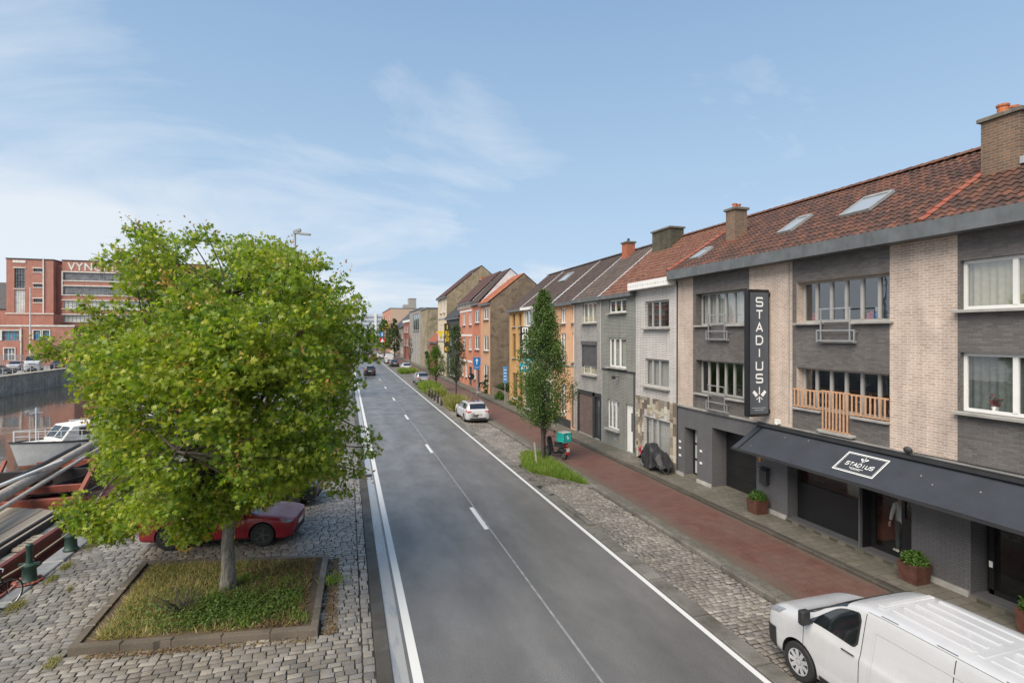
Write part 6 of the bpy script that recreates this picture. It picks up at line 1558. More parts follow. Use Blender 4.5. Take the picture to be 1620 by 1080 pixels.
def bush(name, label, c, r, n, ls, mat, cat='bush', seed=1):
    rg = np.random.default_rng(seed); P = []; O = []; c = np.array(c); r = np.array(r)
    for i in range(max(6, n//120)):
        d = rg.normal(0, 1, 3); d /= np.linalg.norm(d); d[2] = abs(d[2])*.9; q = c+d*r*rg.uniform(.3, .9); k = n//max(6, n//120); e = rg.normal(0, 1, (k, 3)); e /= np.linalg.norm(e, axis=1)[:, None]; P.append(q+e*(r.min()*.42*rg.uniform(.2, 1, k)**.5)[:, None]); O.append(e)
    P = np.concatenate(P); P[:, 2] = np.maximum(P[:, 2], c[2]+.02)
    return tag(leaves(name, P, ls, mat, None, OVAL, .3, np.concatenate(O), .35, .1, rg), label, cat)
bush('bush', 'dark green bush against the bare weathered side wall, taller of the two', (15.7,54.6,.2), (.9,1.5,1.9), 4200, .13, m_dkleaf, seed=31)
bush('bush', 'low bright green bush spreading onto the sidewalk by the ochre house', (14.9,52.6,.2), (.8,2.0,.8), 3600, .12, m_box, seed=32)
bush('weed_clump', 'weeds growing at the foot of the ochre house', (14.45,47.6,.2), (.2,1.3,.5), 900, .12, m_weed, 'weeds', seed=33)
bush('climbing_plant', 'climbing plant trained up the front of the pale peach house', (14.45,57.6,.2), (.25,.45,3.4), 1500, .13, m_dkleaf, 'plant', seed=34)
bush('ivy', 'ivy over the grey yard gate far down the street', (14.6,103,1.2), (.4,1.6,3.6), 1600, .22, m_dkleaf, 'ivy', seed=35)
bush('climbing_plant', 'thin climbing plant on the ochre house beside the tree', (14.3,44.95,.2), (.2,.3,5.2), 900, .12, m_yng, 'plant', seed=36)

# ================================================================== STREET FURNITURE
m_corten = M('rust_brown_planter', (.085,.032,.021), .7, var=.35, scale=5, bs=.2)
for lab, (x, y), sd in (('rust brown square planter with clipped green plant by the mailbox', (14.22,16.25), 41), ('rust brown planter with green plant half behind the white van roof', (14.2,10.55), 42), ('rust brown planter farthest along at the second shop door', (14.2,7.9), 43)):
    p = thing('planter', lab, 'planter', (x,y,.215), 0, 'planters along the shop front'); mb = MB(); e, k = .27, .23
    mb.add([(x-k,y-k,.22),(x+k,y-k,.22),(x+k,y+k,.22),(x-k,y+k,.22),(x-e,y-e,.72),(x+e,y-e,.72),(x+e,y+e,.72),(x-e,y+e,.72),(x-e+.04,y-e+.04,.72),(x+e-.04,y-e+.04,.72),(x+e-.04,y+e-.04,.72),(x-e+.04,y+e-.04,.72),(x-e+.05,y-e+.05,.66),(x+e-.05,y-e+.05,.66),(x+e-.05,y+e-.05,.66),(x-e+.05,y+e-.05,.66)],
           [(0,3,2,1),(0,1,5,4),(1,2,6,5),(2,3,7,6),(3,0,4,7),(4,5,9,8),(5,6,10,9),(6,7,11,10),(7,4,8,11),(8,9,13,12),(9,10,14,13),(10,11,15,14),(11,8,12,15),(12,13,14,15)]); mb.build('pot', m_corten, p)
    rg = np.random.default_rng(sd); d = rg.normal(0, 1, (1700, 3)); d /= np.linalg.norm(d, axis=1)[:, None]; P = np.array([x,y,.78])+d*np.array([.31,.31,.24])*(rg.uniform(.3, 1, 1700)**.4)[:, None]; P[:, 2] = np.maximum(P[:, 2], .70); leaves('plant', P, .06, m_box, p, OVAL, .4, d, .4, 0, rg)
def mooring(lab, x, y):
    t_ = thing('mooring_bollard', lab, 'bollard', (x,y,.03), 0, 'green iron mooring bollards on the quay'); m_g = M('green_iron', (.02,.05,.038), .5, var=.3, scale=8)
    mb = MB(); mb.lathe([(.20,0),(.20,.06),(.165,.10),(.15,.38),(.17,.41),(.17,.46),(.085,.50),(.07,.60),(.07,.92),(.085,.95),(.085,.99),(.04,1.03)], 16, (x,y,.03)); mb.build('post', m_g, t_, smooth=40)
    mb = MB(); mb.bar((x-.24,y,.5),(x+.24,y,.5),.07); mb.ball((x,y,.50),.13,.13,.05); mb.build('cross_bar', m_g, t_); 
mooring('green cast iron mooring bollard nearest the bicycle, standing in a rusty chain', -8.17, 17.75); mooring('green cast iron mooring bollard at the edge of the maple leaves', -8.13, 19.95)
mb = MB()
for i in range(26): a = i*.5; mb.lathe([(.035,-.02),(.06,0),(.035,.02)], 6, (-8.2+.27*math.cos(a)*(1+.1*math.sin(i*3)), 17.75+.30*math.sin(a)-.0, .05+.012*(i % 3)))
for i in range(18): mb.ball((-8.35-.005*i, 17.5-.09*i, .06), .05, .07, .03, 6)
tag(mb.build('chain', m_rust), 'rust red mooring chain heaped round the near green bollard', 'chain')
def bicycle(lab, loc, rz, sc=1.0):
    b = thing('bicycle', lab, 'bicycle', loc, rz); b.scale = (sc,)*3; r = .34
    for x in (-.53,.53):
        q = MB(); n = 26; q.tube([(x+r*math.cos(2*PI*i/n),0,r+r*math.sin(2*PI*i/n)) for i in range(n+1)], .018, 6, cap=False); w = q.build('wheel', m_tyre, b, world=False)
        q = MB()
        for k in range(16): a = 2*PI*k/16; q.tube([(x,.02*(-1)**k,r),(x+r*math.cos(a),0,r+r*math.sin(a))], .0022, 3, cap=False)
        q.tube([(x+r*.94*math.cos(2*PI*i/n),0,r+r*.94*math.sin(2*PI*i/n)) for i in range(n+1)], .010, 5, cap=False); q.build('rim', m_steel, w, world=False)
    q = MB(); bb=(-.08,0,.29); st=(-.20,0,.80); hd=(.36,0,.86); hl=(.40,0,.70)
    for a, c in ((bb,st),(bb,hl),(st,hd),(bb,(-.53,0,.34)),(st,(-.53,0,.34)),(hd,hl),(hl,(.53,0,.34))): q.tube([a,c], .016, 7)
    q.build('bicycle_frame', m_black, b, world=False)
    q = MB(); q.tube([(.35,0,.86),(.33,0,1.0)], .013, 6); q.tube([(.22,-.28,1.02),(.35,-.12,1.02),(.35,.12,1.02),(.22,.28,1.02)], .012, 6); q.build('handlebar', m_steel, b, world=False)
    q = MB(); q.add([(-.34,-.08,.93),(-.34,.08,.93),(-.06,.02,.94),(-.06,-.02,.94),(-.34,-.07,.87),(-.34,.07,.87),(-.08,.015,.90),(-.08,-.015,.90)], [(0,1,2,3),(4,7,6,5),(0,4,5,1),(1,5,6,2),(2,6,7,3),(3,7,4,0)]); q.tube([(-.2,0,.8),(-.22,0,.9)], .013, 6); q.build('saddle', m_black, b, world=False)
    q = MB(); q.lathe([(.0,-.01),(.09,-.01),(.09,.01),(0,.01)], 16, (-.08,.05,.29), 'y'); q.bar((-.08,.05,.29),(.05,.09,.20),.02); q.bar((-.08,-.05,.29),(-.21,-.09,.38),.02); q.build('crank', m_steel, b, world=False)
bicycle('bicycle cut by the left edge of the picture beside the near mooring bollard', (-8.15,15.75,.03), R(62))
bicycle('bicycle standing on the quay behind the lower leaves of the maple', (-7.4,23.4,.03), R(75)); bicycle('second bicycle leaning by the red car on the quay', (-6.9,24.6,.03), R(40))
# lamp post behind the maple
lp = thing('street_lamp', 'tall grey street lamp with flat head rising behind the maple', 'street lamp', (-2.2,25.7,.02)); mb = MB(); mb.tube([(-2.2,25.7,.02),(-2.2,25.7,1.2),(-2.2,25.7,11.1)], [.10,.085,.05], 10); mb.build('post', m_steel, lp)
mb = MB(); mb.bar((-2.25,25.7,11.12),(-1.55,25.5,11.05),.16,.07); mb.bar((-2.25,25.7,11.15),(-1.95,25.6,11.25),.12,.12); mb.build('lamp_head', m_grey, lp); mb = MB(); mb.bar((-2.0,25.63,11.05),(-1.6,25.51,11.01),.12,.02); mb.build('lamp_lens', m_lamp, lp)
# bollards
proto = thing('bollard', 'dark brown round street bollard in the row of five behind the white estate car', 'bollard', (8.42,50.4,0), 0, 'dark bollards beside the road')
mb = MB(); mb.lathe([(.11,0),(.11,.86),(.10,.90),(.05,.92)], 14); mb.build('post', M('brown_bollard', (.035,.026,.024), .5), proto, smooth=40, world=False)
mb = MB(); mb.lathe([(.113,.74),(.113,.80)], 14); mb.build('reflective_band', m_grey, proto, smooth=40, world=False)
for i, (x, y) in enumerate(((8.38,52.3),(8.36,54.2),(8.34,56.0),(8.32,57.8))): c = copy_tree(proto); c.location = (x,y,0)
for o, w_ in zip([q for q in bpy.data.objects if q.name.startswith('bollard')], ('nearest the white estate car', 'second from the white estate car', 'third and middle of the row', 'fourth from the white estate car', 'farthest, beside the yellow green planting')): o['label'] = 'dark brown round bollard, '+w_
# covered cargo bike
cb = thing('cargo_bike', 'cargo bike under a black tarpaulin with a pink diamond, by the stone wall', 'cargo bike', (14.05,22.75,.215), R(90))
def tarp():
    L, Wd = 2.05, .74; n, m = 34, 20; vs = []
    for i in range(n+1):
        u = i/n; x = -L/2+L*u; top = .72+.50*math.exp(-((u-.66)/.26)**2)+.18*math.exp(-((u-.25)/.16)**2); top *= min(1, .45+2.6*min(u, 1-u)); hem = .22+.12*math.sin(u*9)+(.18 if u > .8 else 0)
        for j in range(m+1):
            v = -1+2*j/m; a = abs(v); y = (Wd/2)*math.copysign(min(1, a*1.5)**.8, v)*(1+.10*math.sin(u*23+v*4)*a); z = top if a < .35 else top-(top-hem)*((a-.35)/.65)**1.15
            fo = .03*math.sin(u*38+v*3)*a+.02*math.sin(u*71+v*9)+.03*math.sin(v*11+u*6); vs.append((x*(1+.02*math.sin(v*7)), y+fo*math.copysign(1, v)*.9, z+.018*math.sin(u*31+v*13)))
    q = MB(); q.add(vs, [(i*(m+1)+j, (i+1)*(m+1)+j, (i+1)*(m+1)+j+1, i*(m+1)+j+1) for i in range(n) for j in range(m)]); return q
tarp().build('tarpaulin', M('black_tarpaulin', (.018,.018,.02), .6, var=.3, scale=9, local=True, bs=.15, bscale=14), cb, smooth=True, fix=False, world=False)
for x, r in ((.88,.26),(-.80,.28)):
    q = MB(); q.tube([(x+r*math.cos(2*PI*i/22),.0 if x < 0 else .18,r+r*math.sin(2*PI*i/22)) for i in range(23)], .028, 6, cap=False); w = q.build('wheel', m_tyre, cb, world=False)
    q = MB(); q.tube([(x+r*.9*math.cos(2*PI*i/22),.0 if x < 0 else .18,r+r*.9*math.sin(2*PI*i/22)) for i in range(23)], .014, 6, cap=False); q.build('rim', m_steel, w, world=False)
q = MB(); cx, cz = .70, .86; q.add([(cx,.415,cz+.22),(cx+.17,.43,cz),(cx,.44,cz-.24),(cx-.17,.43,cz)], [(0,1,2,3)]); q.add([(cx,.424,cz+.10),(cx+.07,.437,cz),(cx,.448,cz-.10),(cx-.07,.437,cz)], [(0,1,2,3)], 1); q.build('diamond_mark', [M('pink_reflector', (.50,.06,.10), .5), m_black], cb, world=False)
# delivery scooter with turquoise box
sc_ = thing('delivery_scooter', 'black and red delivery scooter with turquoise box behind the hornbeam', 'scooter', (10.62,27.0,.12), R(112))
for x in (-.62,.62): wheel(sc_, x, 0, .26, .12, m_rim, 5)
q = MB(); q.add([(-.75,-.15,.62),(-.75,.15,.62),(.0,.17,.60),(.0,-.17,.60),(-.8,-.12,.85),(-.8,.12,.85),(-.05,.14,.78),(-.05,-.14,.78)], [(0,3,2,1),(4,5,6,7),(0,1,5,4),(1,2,6,5),(2,3,7,6),(3,0,4,7)]); q.box(-.15,.35,-.16,.16,.24,.34); q.bar((.32,0,.28),(.52,0,.95),.30,.10); q.tube([(.62,0,.26),(.45,0,1.0)], .035, 8); q.ball((-.45,0,.42),.28,.14,.16); q.build('body', M('scooter_black', (.02,.02,.022), .35, local=True), sc_, world=False, bevel=.02)
q = MB(); q.box(-.42,.02,-.14,.14,.79,.86); q.build('seat', m_black, sc_, world=False, bevel=.02)
q = MB(); q.tube([(.40,-.34,1.04),(.46,0,1.02),(.40,.34,1.04)], .02, 6); q.ball((.5,0,.98),.10,.13,.10); q.tube([(.42,-.3,1.05),(.42,-.33,1.25)], .008, 5); q.ball((.42,-.33,1.28),.02,.07,.05); q.build('handlebar', m_black, sc_, world=False)
q = MB(); q.ball((-.83,0,.74),.06,.16,.06); q.build('tail_light', m_tail, sc_, world=False)
q = MB(); q.box(-.95,-.93,-.10,.10,.46,.62); q.build('number_plate', m_plate, sc_, world=False); q = MB(); q.box(-.93,-.86,-.14,.14,.30,.42); q.build('mudguard', m_tail, sc_, world=False)
bxx = thing('delivery_box', 'turquoise insulated delivery box with white top mounted on the scooter', 'delivery box', (10.62,27.0,.12), R(112)); tq = M('turquoise_fabric', (.012,.42,.38), .6, local=True)
q = MB(); q.box(-.92,-.36,-.29,.29,.93,1.42); q.build('box', tq, bxx, world=False, bevel=.03); q = MB(); q.box(-.90,-.38,-.27,.27,1.422,1.44); q.build('top_cover', m_white, bxx, world=False)
q = MB(); q.box(-.926,-.921,-.285,-.262,.95,1.4); q.box(-.926,-.921,.262,.285,.95,1.4); q.box(-.926,-.921,-.25,.25,1.38,1.40); q.build('piping', m_dark, bxx, world=False)
q = MB(); q.add([(-.925,-.06,1.10),(-.925,.02,1.08),(-.925,.09,1.26),(-.925,.02,1.30),(-.925,-.02,1.19),(-.925,-.09,1.22)], [(0,1,2,3,4,5)]); q.build('white_emblem', m_letters, bxx, world=False)
# wooden stakes
q = MB(); q.bar((9.05,25.55,.0),(8.93,25.6,1.28),.07); tag(q.build('stake', M('grey_wood_stake', (.38,.34,.27), .8)), 'leaning grey wooden stake in the grass island', 'stake')
mb = MB(); mb.lathe([(.001,0),(.36,0),(.36,.012),(.30,.016),(.30,.010),(.001,.010)], 26, (11.95,10.2,.121)); tag(mb.build('manhole_cover', m_under), 'round dark manhole cover in the red cycle path beside the van', 'manhole')
for i, (x, y, lab) in enumerate(((1.0, 26.5, 'dark iron drain grate in the wet gutter on the canal side'), (8.03, 22.2, 'dark iron drain grate in the concrete edge beside the grass island'))):
    mb = MB(); mb.box(x-.13,x+.13,y-.25,y+.25,.004 if i == 0 else .03,.012 if i == 0 else .042)
    for k in range(6): mb.box(x-.11,x+.11,y-.22+k*.08,y-.18+k*.08,.0125 if i == 0 else .0425,.017 if i == 0 else .047)
    tag(mb.build('drain_grate', M('drain_iron', (.05,.048,.045), .6, metal=.3)), lab, 'drain')
# signs on posts
m_sb = M('sign_blue', (.012,.18,.47), .45, var=.05); m_sw = m_letters; m_sr = M('sign_red', (.50,.02,.025), .45, var=.05)
def post(name, lab, x, y, h, cat='road sign', r=.035, z=.2): 
    t_ = thing(name, lab, cat, (x,y,z)); q = MB(); q.tube([(x,y,z),(x,y,z+h)], r, 8); q.build('post', m_grey, t_); return t_
s1 = post('road_sign', 'blue square sign with white up arrow over a smaller blue plate', 13.1, 56.0, 4.1)
x, y = 13.1, 55.95
q = MB(); q.box(x-.40,x+.40,y-.02,y,3.35,4.20); q.box(x-.30,x+.30,y-.02,y,2.93,3.33); q.build('sign_plate', m_sb, s1)
q = MB(); q.box(x-.045,x+.045,y-.03,y-.022,3.48,3.86); q.add([(x-.17,y-.026,3.84),(x+.17,y-.026,3.84),(x,y-.026,4.10)], [(0,1,2)]); q.box(x-.2,x+.2,y-.03,y-.022,3.12,3.16); q.build('arrow', m_sw, s1)
s2 = post('info_sign', 'narrow upright blue sign at the corner of the ochre house', 14.3, 49.4, 3.4); q = MB(); q.box(14.1,14.5,49.34,49.37,2.1,3.6); q.build('sign_plate', M('light_blue_sign', (.06,.28,.62), .45), s2)
q = MB()
for i in range(4): q.box(14.17,14.43,49.33,49.337,2.35+i*.3,2.42+i*.3)
q.build('sign_lines', m_sw, s2)
s3 = post('round_sign', 'grey back of a round road sign standing by the white estate car', 11.3, 50.6, 2.6, z=.12); q = MB(); q.lathe([(.001,-.01),(.32,-.01),(.32,.01),(.001,.01)], 22, (11.3,50.55,2.62), 'y'); q.build('sign_plate', m_dark, s3); q = MB(); q.lathe([(.001,-.005),(.09,-.005),(.09,.005),(.001,.005)], 12, (11.12,50.53,2.68), 'y'); q.build('white_spot', m_sw, s3)
s4 = post('traffic_sign', 'far post with blue sign over a red and white triangle before the dark trees', 7.95, 132, 7.0, z=0.0)
q = MB(); q.box(7.5,8.4,131.9,131.93,6.0,7.1); q.build('blue_plate', m_sb, s4); q = MB(); q.box(7.4,8.6,131.9,131.93,4.7,5.7); q.build('red_plate', m_sr, s4); q = MB(); q.add([(7.55,131.88,4.75),(8.45,131.88,4.75),(8.0,131.88,5.6)], [(0,1,2)]); q.box(7.85,8.05,131.87,131.89,6.2,6.9); q.build('white_marks', m_sw, s4)

# ================================================================== SHOP SIGNS
m_signf = M('slate_sign_face', (.075,.088,.105), .5, var=.08); m_awn = M('anthracite_awning', (.030,.036,.046), .75, var=.16, scale=1.4, bs=.2, bscale=180)
sg = thing('shop_sign', 'tall dark grey hanging sign reading STADIUS downwards with crossed cleavers', 'shop sign', (14.6,16.1,6))
q = MB(); q.box(13.66,14.56,16.06,16.28,3.72,8.27); q.build('sign_box', m_black, sg, bevel=.012)
q = MB(); q.box(13.73,14.51,16.045,16.058,3.82,8.16); q.build('sign_face', m_signf, sg)
q = MB()
for z in (8.10, 3.88): q.box(14.5605,14.72,16.10,16.24,z-.07,z+.07)
q.build('bracket', m_black, sg)
yf = 16.040; L_ = []
def ribbon(mb, pts, w, f):
    """flat letter stroke with mitred joins; f maps 2d to 3d"""
    n = len(pts); A = []; B = []
    for i, p in enumerate(pts):
        p = Vector(p); d0 = (p-Vector(pts[i-1])).normalized() if i else None; d1 = (Vector(pts[i+1])-p).normalized() if i < n-1 else None
        a = d0 or d1; b = d1 or d0; nn = (Vector((-a.y, a.x))+Vector((-b.y, b.x))); nn = nn.normalized(); k = w/2/max(.35, nn.dot(Vector((-a.y, a.x)))); A.append(p+nn*k); B.append(p-nn*k)
    vs = [f(q) for q in A]+[f(q) for q in B]; mb.add(vs, [(i, i+1, n+i+1, n+i) for i in range(n-1)])
GL = {'S': [[(1,.86),(.9,1),(.1,1),(0,.9),(0,.6),(.1,.5),(.9,.5),(1,.4),(1,.1),(.9,0),(.1,0),(0,.14)]], 'T': [[(0,1),(1,1)],[(.5,.92),(.5,0)]], 'A': [[(0,0),(.5,1),(1,0)],[(.24,.33),(.76,.33)]], 'D': [[(0,0.06),(0,1),(.7,1),(1,.75),(1,.25),(.7,0),(-.06,0)]], 'I': [[(.5,0),(.5,1)]], 'U': [[(0,1),(0,.12),(.12,0),(.88,0),(1,.12),(1,1)]],
      'M': [[(0,0),(0,.9),(.1,1),(.9,1),(1,.9),(1,0)],[(.5,.92),(.5,0)]], 'Z': [[(0,1),(1,1),(0,0),(1,0)]], 'a': [[(0,0),(0,.85),(.2,1),(.8,1),(1,.85),(1,0)],[(.08,.45),(.92,.45)]]}
zc = 7.82; q = MB()
for i, ch in enumerate('STADIUS'):
    w_, h_ = .27, .29; z0 = zc-i*.455-h_/2; x0 = 14.12-w_/2
    for si, st in enumerate(GL[ch]): ribbon(q, st, .19, lambda p, si=si: (x0+p.x*w_, yf-.001*si, z0+p.y*h_))
q.build('lettering', m_letters, sg, fix=False)
def cleavers(mb, f, s=1.0):
    for m in (1, -1):
        mb.add([f(m*.10*s, .05*s), f(m*.42*s, .36*s), f(m*.58*s, .22*s), f(m*.30*s, -.10*s)], [(0,1,2,3)])
        mb.add([f(m*.02*s, -.06*s), f(m*.06*s, -.02*s), f(-m*.22*s, -.30*s), f(-m*.27*s, -.25*s)], [(0,1,2,3)])
    mb.add([f(-.045*s,.08*s), f(.045*s,.08*s), f(.045*s,.55*s), f(-.02*s,.62*s), f(-.045*s,.55*s)], [(0,1,2,3,4)]); mb.add([f(-.05*s,-.12*s), f(.05*s,-.12*s), f(.05*s,-.48*s), f(-.05*s,-.48*s)], [(0,1,2,3)])
q = MB(); cleavers(q, lambda x, z: (14.12+x, yf-.0005*(abs(x) > .1)-.001*(z < -.1), 4.48+z), .52); q.build('emblem', m_letters, sg, fix=False)
q = MB()
for r_, (a, b) in enumerate(((13.82,14.42),(13.92,14.32))):
    xx = a; random.seed(5+r_)
    while xx < b: e = random.uniform(.015,.05); q.box(xx,min(b,xx+e),yf,yf+.003,4.02-r_*.075,4.045-r_*.075); xx += e+.014
q.build('small_lettering', M('faint_letters', (.35,.38,.40), .5), sg)
# awning
aw = thing('awning', 'long dark grey awning with framed STADIUS logo over the shop front', 'awning', (14.6,11,3.3))
XA, ZA, XB, ZB = 14.58, 3.36, 13.40, 2.585; AY0, AY1 = 1.0, 16.6
q = MB(); nn = 40; vs = []
for i in range(nn+1):
    y = AY0+(AY1-AY0)*i/nn
    for j in range(9):
        t_ = j/8; vs.append((XA+(XB-XA)*t_, y, ZA+(ZB-ZA)*t_-.018*math.sin(PI*t_)+.004*math.sin(i*.9+j)))
q.add(vs, [(i*9+j, i*9+j+1, (i+1)*9+j+1, (i+1)*9+j) for i in range(nn) for j in range(8)]); q.build('canopy', m_awn, aw, smooth=True, fix=False)
q = MB(); q.box(XB-.04,XB+.03,AY0,AY1,ZB-.075,ZB-.012); q.build('front_rail', m_dark, aw)
q = MB(); q.box(14.42,14.64,AY0,AY1+.05,3.37,3.395); q.box(14.40,14.425,AY0,AY1+.05,3.33,3.42); q.tube([(14.52,AY0,3.43),(14.52,AY1,3.43)], .022, 6); q.build('cassette', m_dark, aw)
q = MB(); q.bar((XA,AY1-.32,ZA+.012),(XB,AY1-.32,ZB+.012),.035,.02); q.build('seam', m_black, aw)
q = MB(); q.bar((14.55,15.9,2.9),(13.5,15.0,2.57),.05); q.bar((14.55,11.2,2.9),(13.5,12.1,2.57),.05); q.build('folding_arm', m_steel, aw)
dd = Vector((XB-XA,0,ZB-ZA)); LL = dd.length; dd.normalize(); an = Vector((dd.z,0,-dd.x)); an = an if an.z > 0 else -an
def onaw(y, s, h=.012): p = Vector((XA,y,ZA))+dd*s+an*(h-.016*math.sin(PI*s/LL)); return tuple(p)
yc, sc0 = 11.93, .72
KL = .80
def LA(x, z, h=.014): return onaw(yc-x*KL, sc0-z*KL, h)     # x to the right when seen from the street, z up the slope
q = MB()
for (hw, hh, t_) in ((.80,.50,.035),(.735,.435,.014)):
    for a, b in (((-hw,-hh),(hw,-hh+t_)),((-hw,hh-t_),(hw,hh)),((-hw,-hh+t_),(-hw+t_,hh-t_)),((hw-t_,-hh+t_),(hw,hh-t_))): q.quad(LA(a[0],a[1]),LA(b[0],a[1]),LA(b[0],b[1]),LA(a[0],b[1]))
cleavers(q, lambda x, z: LA(x, z+.22, .014+.001*(z < -.05)), .26)
for i, ch in enumerate('STADIUS'):
    for si, st in enumerate(GL[ch]): ribbon(q, st, .18, lambda p, si=si: LA(-.52+i*.158+p.x*.115, -.14+p.y*.165, .014+.001*si))
for r_ in range(2):
    xx = -.27+r_*.08
    while xx < .27-r_*.08: q.quad(LA(xx,-.25-r_*.06),LA(xx+.04,-.25-r_*.06),LA(xx+.04,-.225-r_*.06),LA(xx,-.225-r_*.06)); xx += .055
q.build('logo', m_letters, aw, fix=False)
random.seed(6); q = MB()
for y, s in ((10.3,.55),(9.9,.75),(15.0,.35),(15.9,1.1),(14.1,.25),(8.9,.6)): q.quad(onaw(y,s),onaw(y+.025,s+.012),onaw(y+.015,s+.045),onaw(y-.018,s+.03))
q.build('bird_droppings', m_sill, aw, fix=False)
# mailbox and little plates
mbx = thing('mailbox', 'dark grey mailbox on the painted brick pier by the garage', 'mailbox', (14.6,16.3,1.4)); q = MB(); q.prism([(14.47,1.22),(14.645,1.22),(14.645,1.80),(14.47,1.70)], 'y', 16.12, 16.46); q.build('case', m_dark, mbx, bevel=.01); q = MB(); q.box(14.45,14.64,16.10,16.48,1.79,1.815); q.build('lid', m_black, mbx)
q = MB(); q.box(14.63,14.648,16.56,16.66,1.95,2.22); tag(q.build('warning_sign', M('orange_sign', (.70,.24,.02), .5)), 'small orange plate at the garage corner above the mailbox', 'sign')
for i, (y, z) in enumerate(((21.66,1.75),(21.66,1.46),(21.66,1.12),(20.12,1.62),(20.12,1.10))):
    q = MB(); q.box(14.63,14.648,y-.075,y+.075,z-.045,z+.045); tag(q.build('nameplate', m_white), 'small white nameplate '+('left of the street door, top of three','left of the street door, middle of three','left of the street door, lowest of three','right of the street door, upper of two','right of the street door, lower of two')[i], 'nameplate', 'white nameplates beside the street door')
q = MB(); q.box(14.52,14.645,15.60,15.76,3.50,3.66); q.ball((14.55,15.68,3.5),.06,.06,.05,8); tag(q.build('security_camera', m_white), 'small white camera box under the hanging shop sign', 'camera')
q = MB(); q.ball((14.5,10.95,3.55),.09,.12,.09,10); q.tube([(14.55,10.95,3.5),(14.6,10.0,3.5),(14.6,6.0,3.52)], .015, 6); tag(q.build('wall_lamp', m_dark), 'dark round lamp with cable above the awning on the beige pier', 'wall lamp')
# sign MAZA further on
mz = thing('shop_sign', 'vertical black shop sign reading MAZA in white over turquoise panels', 'shop sign', (14.5,42.9,6)); q = MB(); q.box(13.75,14.62,42.8,43.0,4.66,7.30); q.build('sign_box', m_black, mz); q = MB()
for i, ch in enumerate('MaZa'):
    for si, st in enumerate(GL[ch]): ribbon(q, st, .26, lambda p, si=si: (13.92+p.x*.42, 42.79-.002*si, 6.78-i*.58+p.y*.40))
q.build('lettering', m_letters, mz, fix=False)
tqs = M('turquoise_sign', (.02,.42,.60), .45); q = MB(); q.box(13.95,14.6,42.79,42.99,4.38,4.62); q.box(13.7,14.9,42.79,42.99,3.55,4.25); q.build('lower_panel', tqs, mz); q = MB(); q.box(14.05,14.5,42.77,42.785,4.46,4.54)
for i in range(5): q.box(13.8+i*.2,13.9+i*.2,42.77,42.785,3.75+.1*(i % 2),4.05)
q.build('panel_letters', m_letters, mz)
# yellow lettered sign on the slate house and a small yellow bracket sign
ys = thing('shop_sign', 'narrow dark vertical sign with yellow letters and a round flower below', 'shop sign', (14,80,6)); m_ye = M('sign_yellow', (.72,.50,.02), .5); q = MB(); q.box(13.62,14.45,78.9,79.1,3.9,8.2); q.build('sign_box', M('sign_brown', (.05,.042,.02), .5), ys); q = MB()
for i, ch in enumerate('ISa'):
    for si, st in enumerate(GL[ch]): ribbon(q, st, .28, lambda p, si=si: (13.8+p.x*.46, 78.89-.002*si, 7.35-i*.95+p.y*.62))
q.lathe([(.001,-.01),(.36,-.01),(.36,.01),(.001,.01)], 18, (14.03,78.88,4.5), 'y'); q.build('lettering', m_ye, ys, fix=False); q = MB(); q.lathe([(.001,-.01),(.15,-.01),(.15,.01),(.001,.01)], 12, (14.03,78.86,4.5), 'y'); q.build('flower_centre', m_sr, ys)
q = MB(); q.box(13.3,14.5,83.9,84.1,6.75,7.1); q.box(13.75,14.1,83.9,84.1,6.2,6.74); tag(q.build('bracket_sign', m_ye), 'small yellow bracket sign on the tall cream house', 'sign')

# ================================================================== PEOPLE AND SMALL THINGS
m_skin = M('skin', (.50,.30,.22), .55, var=.05, local=True)
def skin(name, chains, mat, par, sub=2, world=False):
    """connected joints grown to one surface; chains of (point, radius)"""
    V = []; E = []; Rr = []
    def vid(p, r):
        for i, q in enumerate(V):
            if (Vector(q)-Vector(p)).length < 1e-5: return i
        V.append(p); Rr.append(r); return len(V)-1
    for ch in chains:
        last = None
        for p, r in ch:
            k = vid(p, r)
            if last is not None: E.append((last, k))
            last = k
    me = bpy.data.meshes.new(name); me.from_pydata(V, E, []); o = bpy.data.objects.new(name, me); COL.objects.link(o); sk = o.modifiers.new('skin', 'SKIN'); o.modifiers.new('sub', 'SUBSURF').levels = sub; o.modifiers['sub'].render_levels = sub
    d = me.skin_vertices[0].data
    for i, r in enumerate(Rr): d[i].radius = r if isinstance(r, tuple) else (r, r)
    d[0].use_root = True; dg = bpy.context.evaluated_depsgraph_get(); dg.update(); m2 = bpy.data.meshes.new_from_object(o.evaluated_get(dg)); bpy.data.objects.remove(o)
    m2.materials.clear(); m2.materials.append(mat); m2.polygons.foreach_set('use_smooth', [True]*len(m2.polygons)); m2.name = name; o2 = bpy.data.objects.new(name, m2); COL.objects.link(o2); attach(o2, par, world); return o2
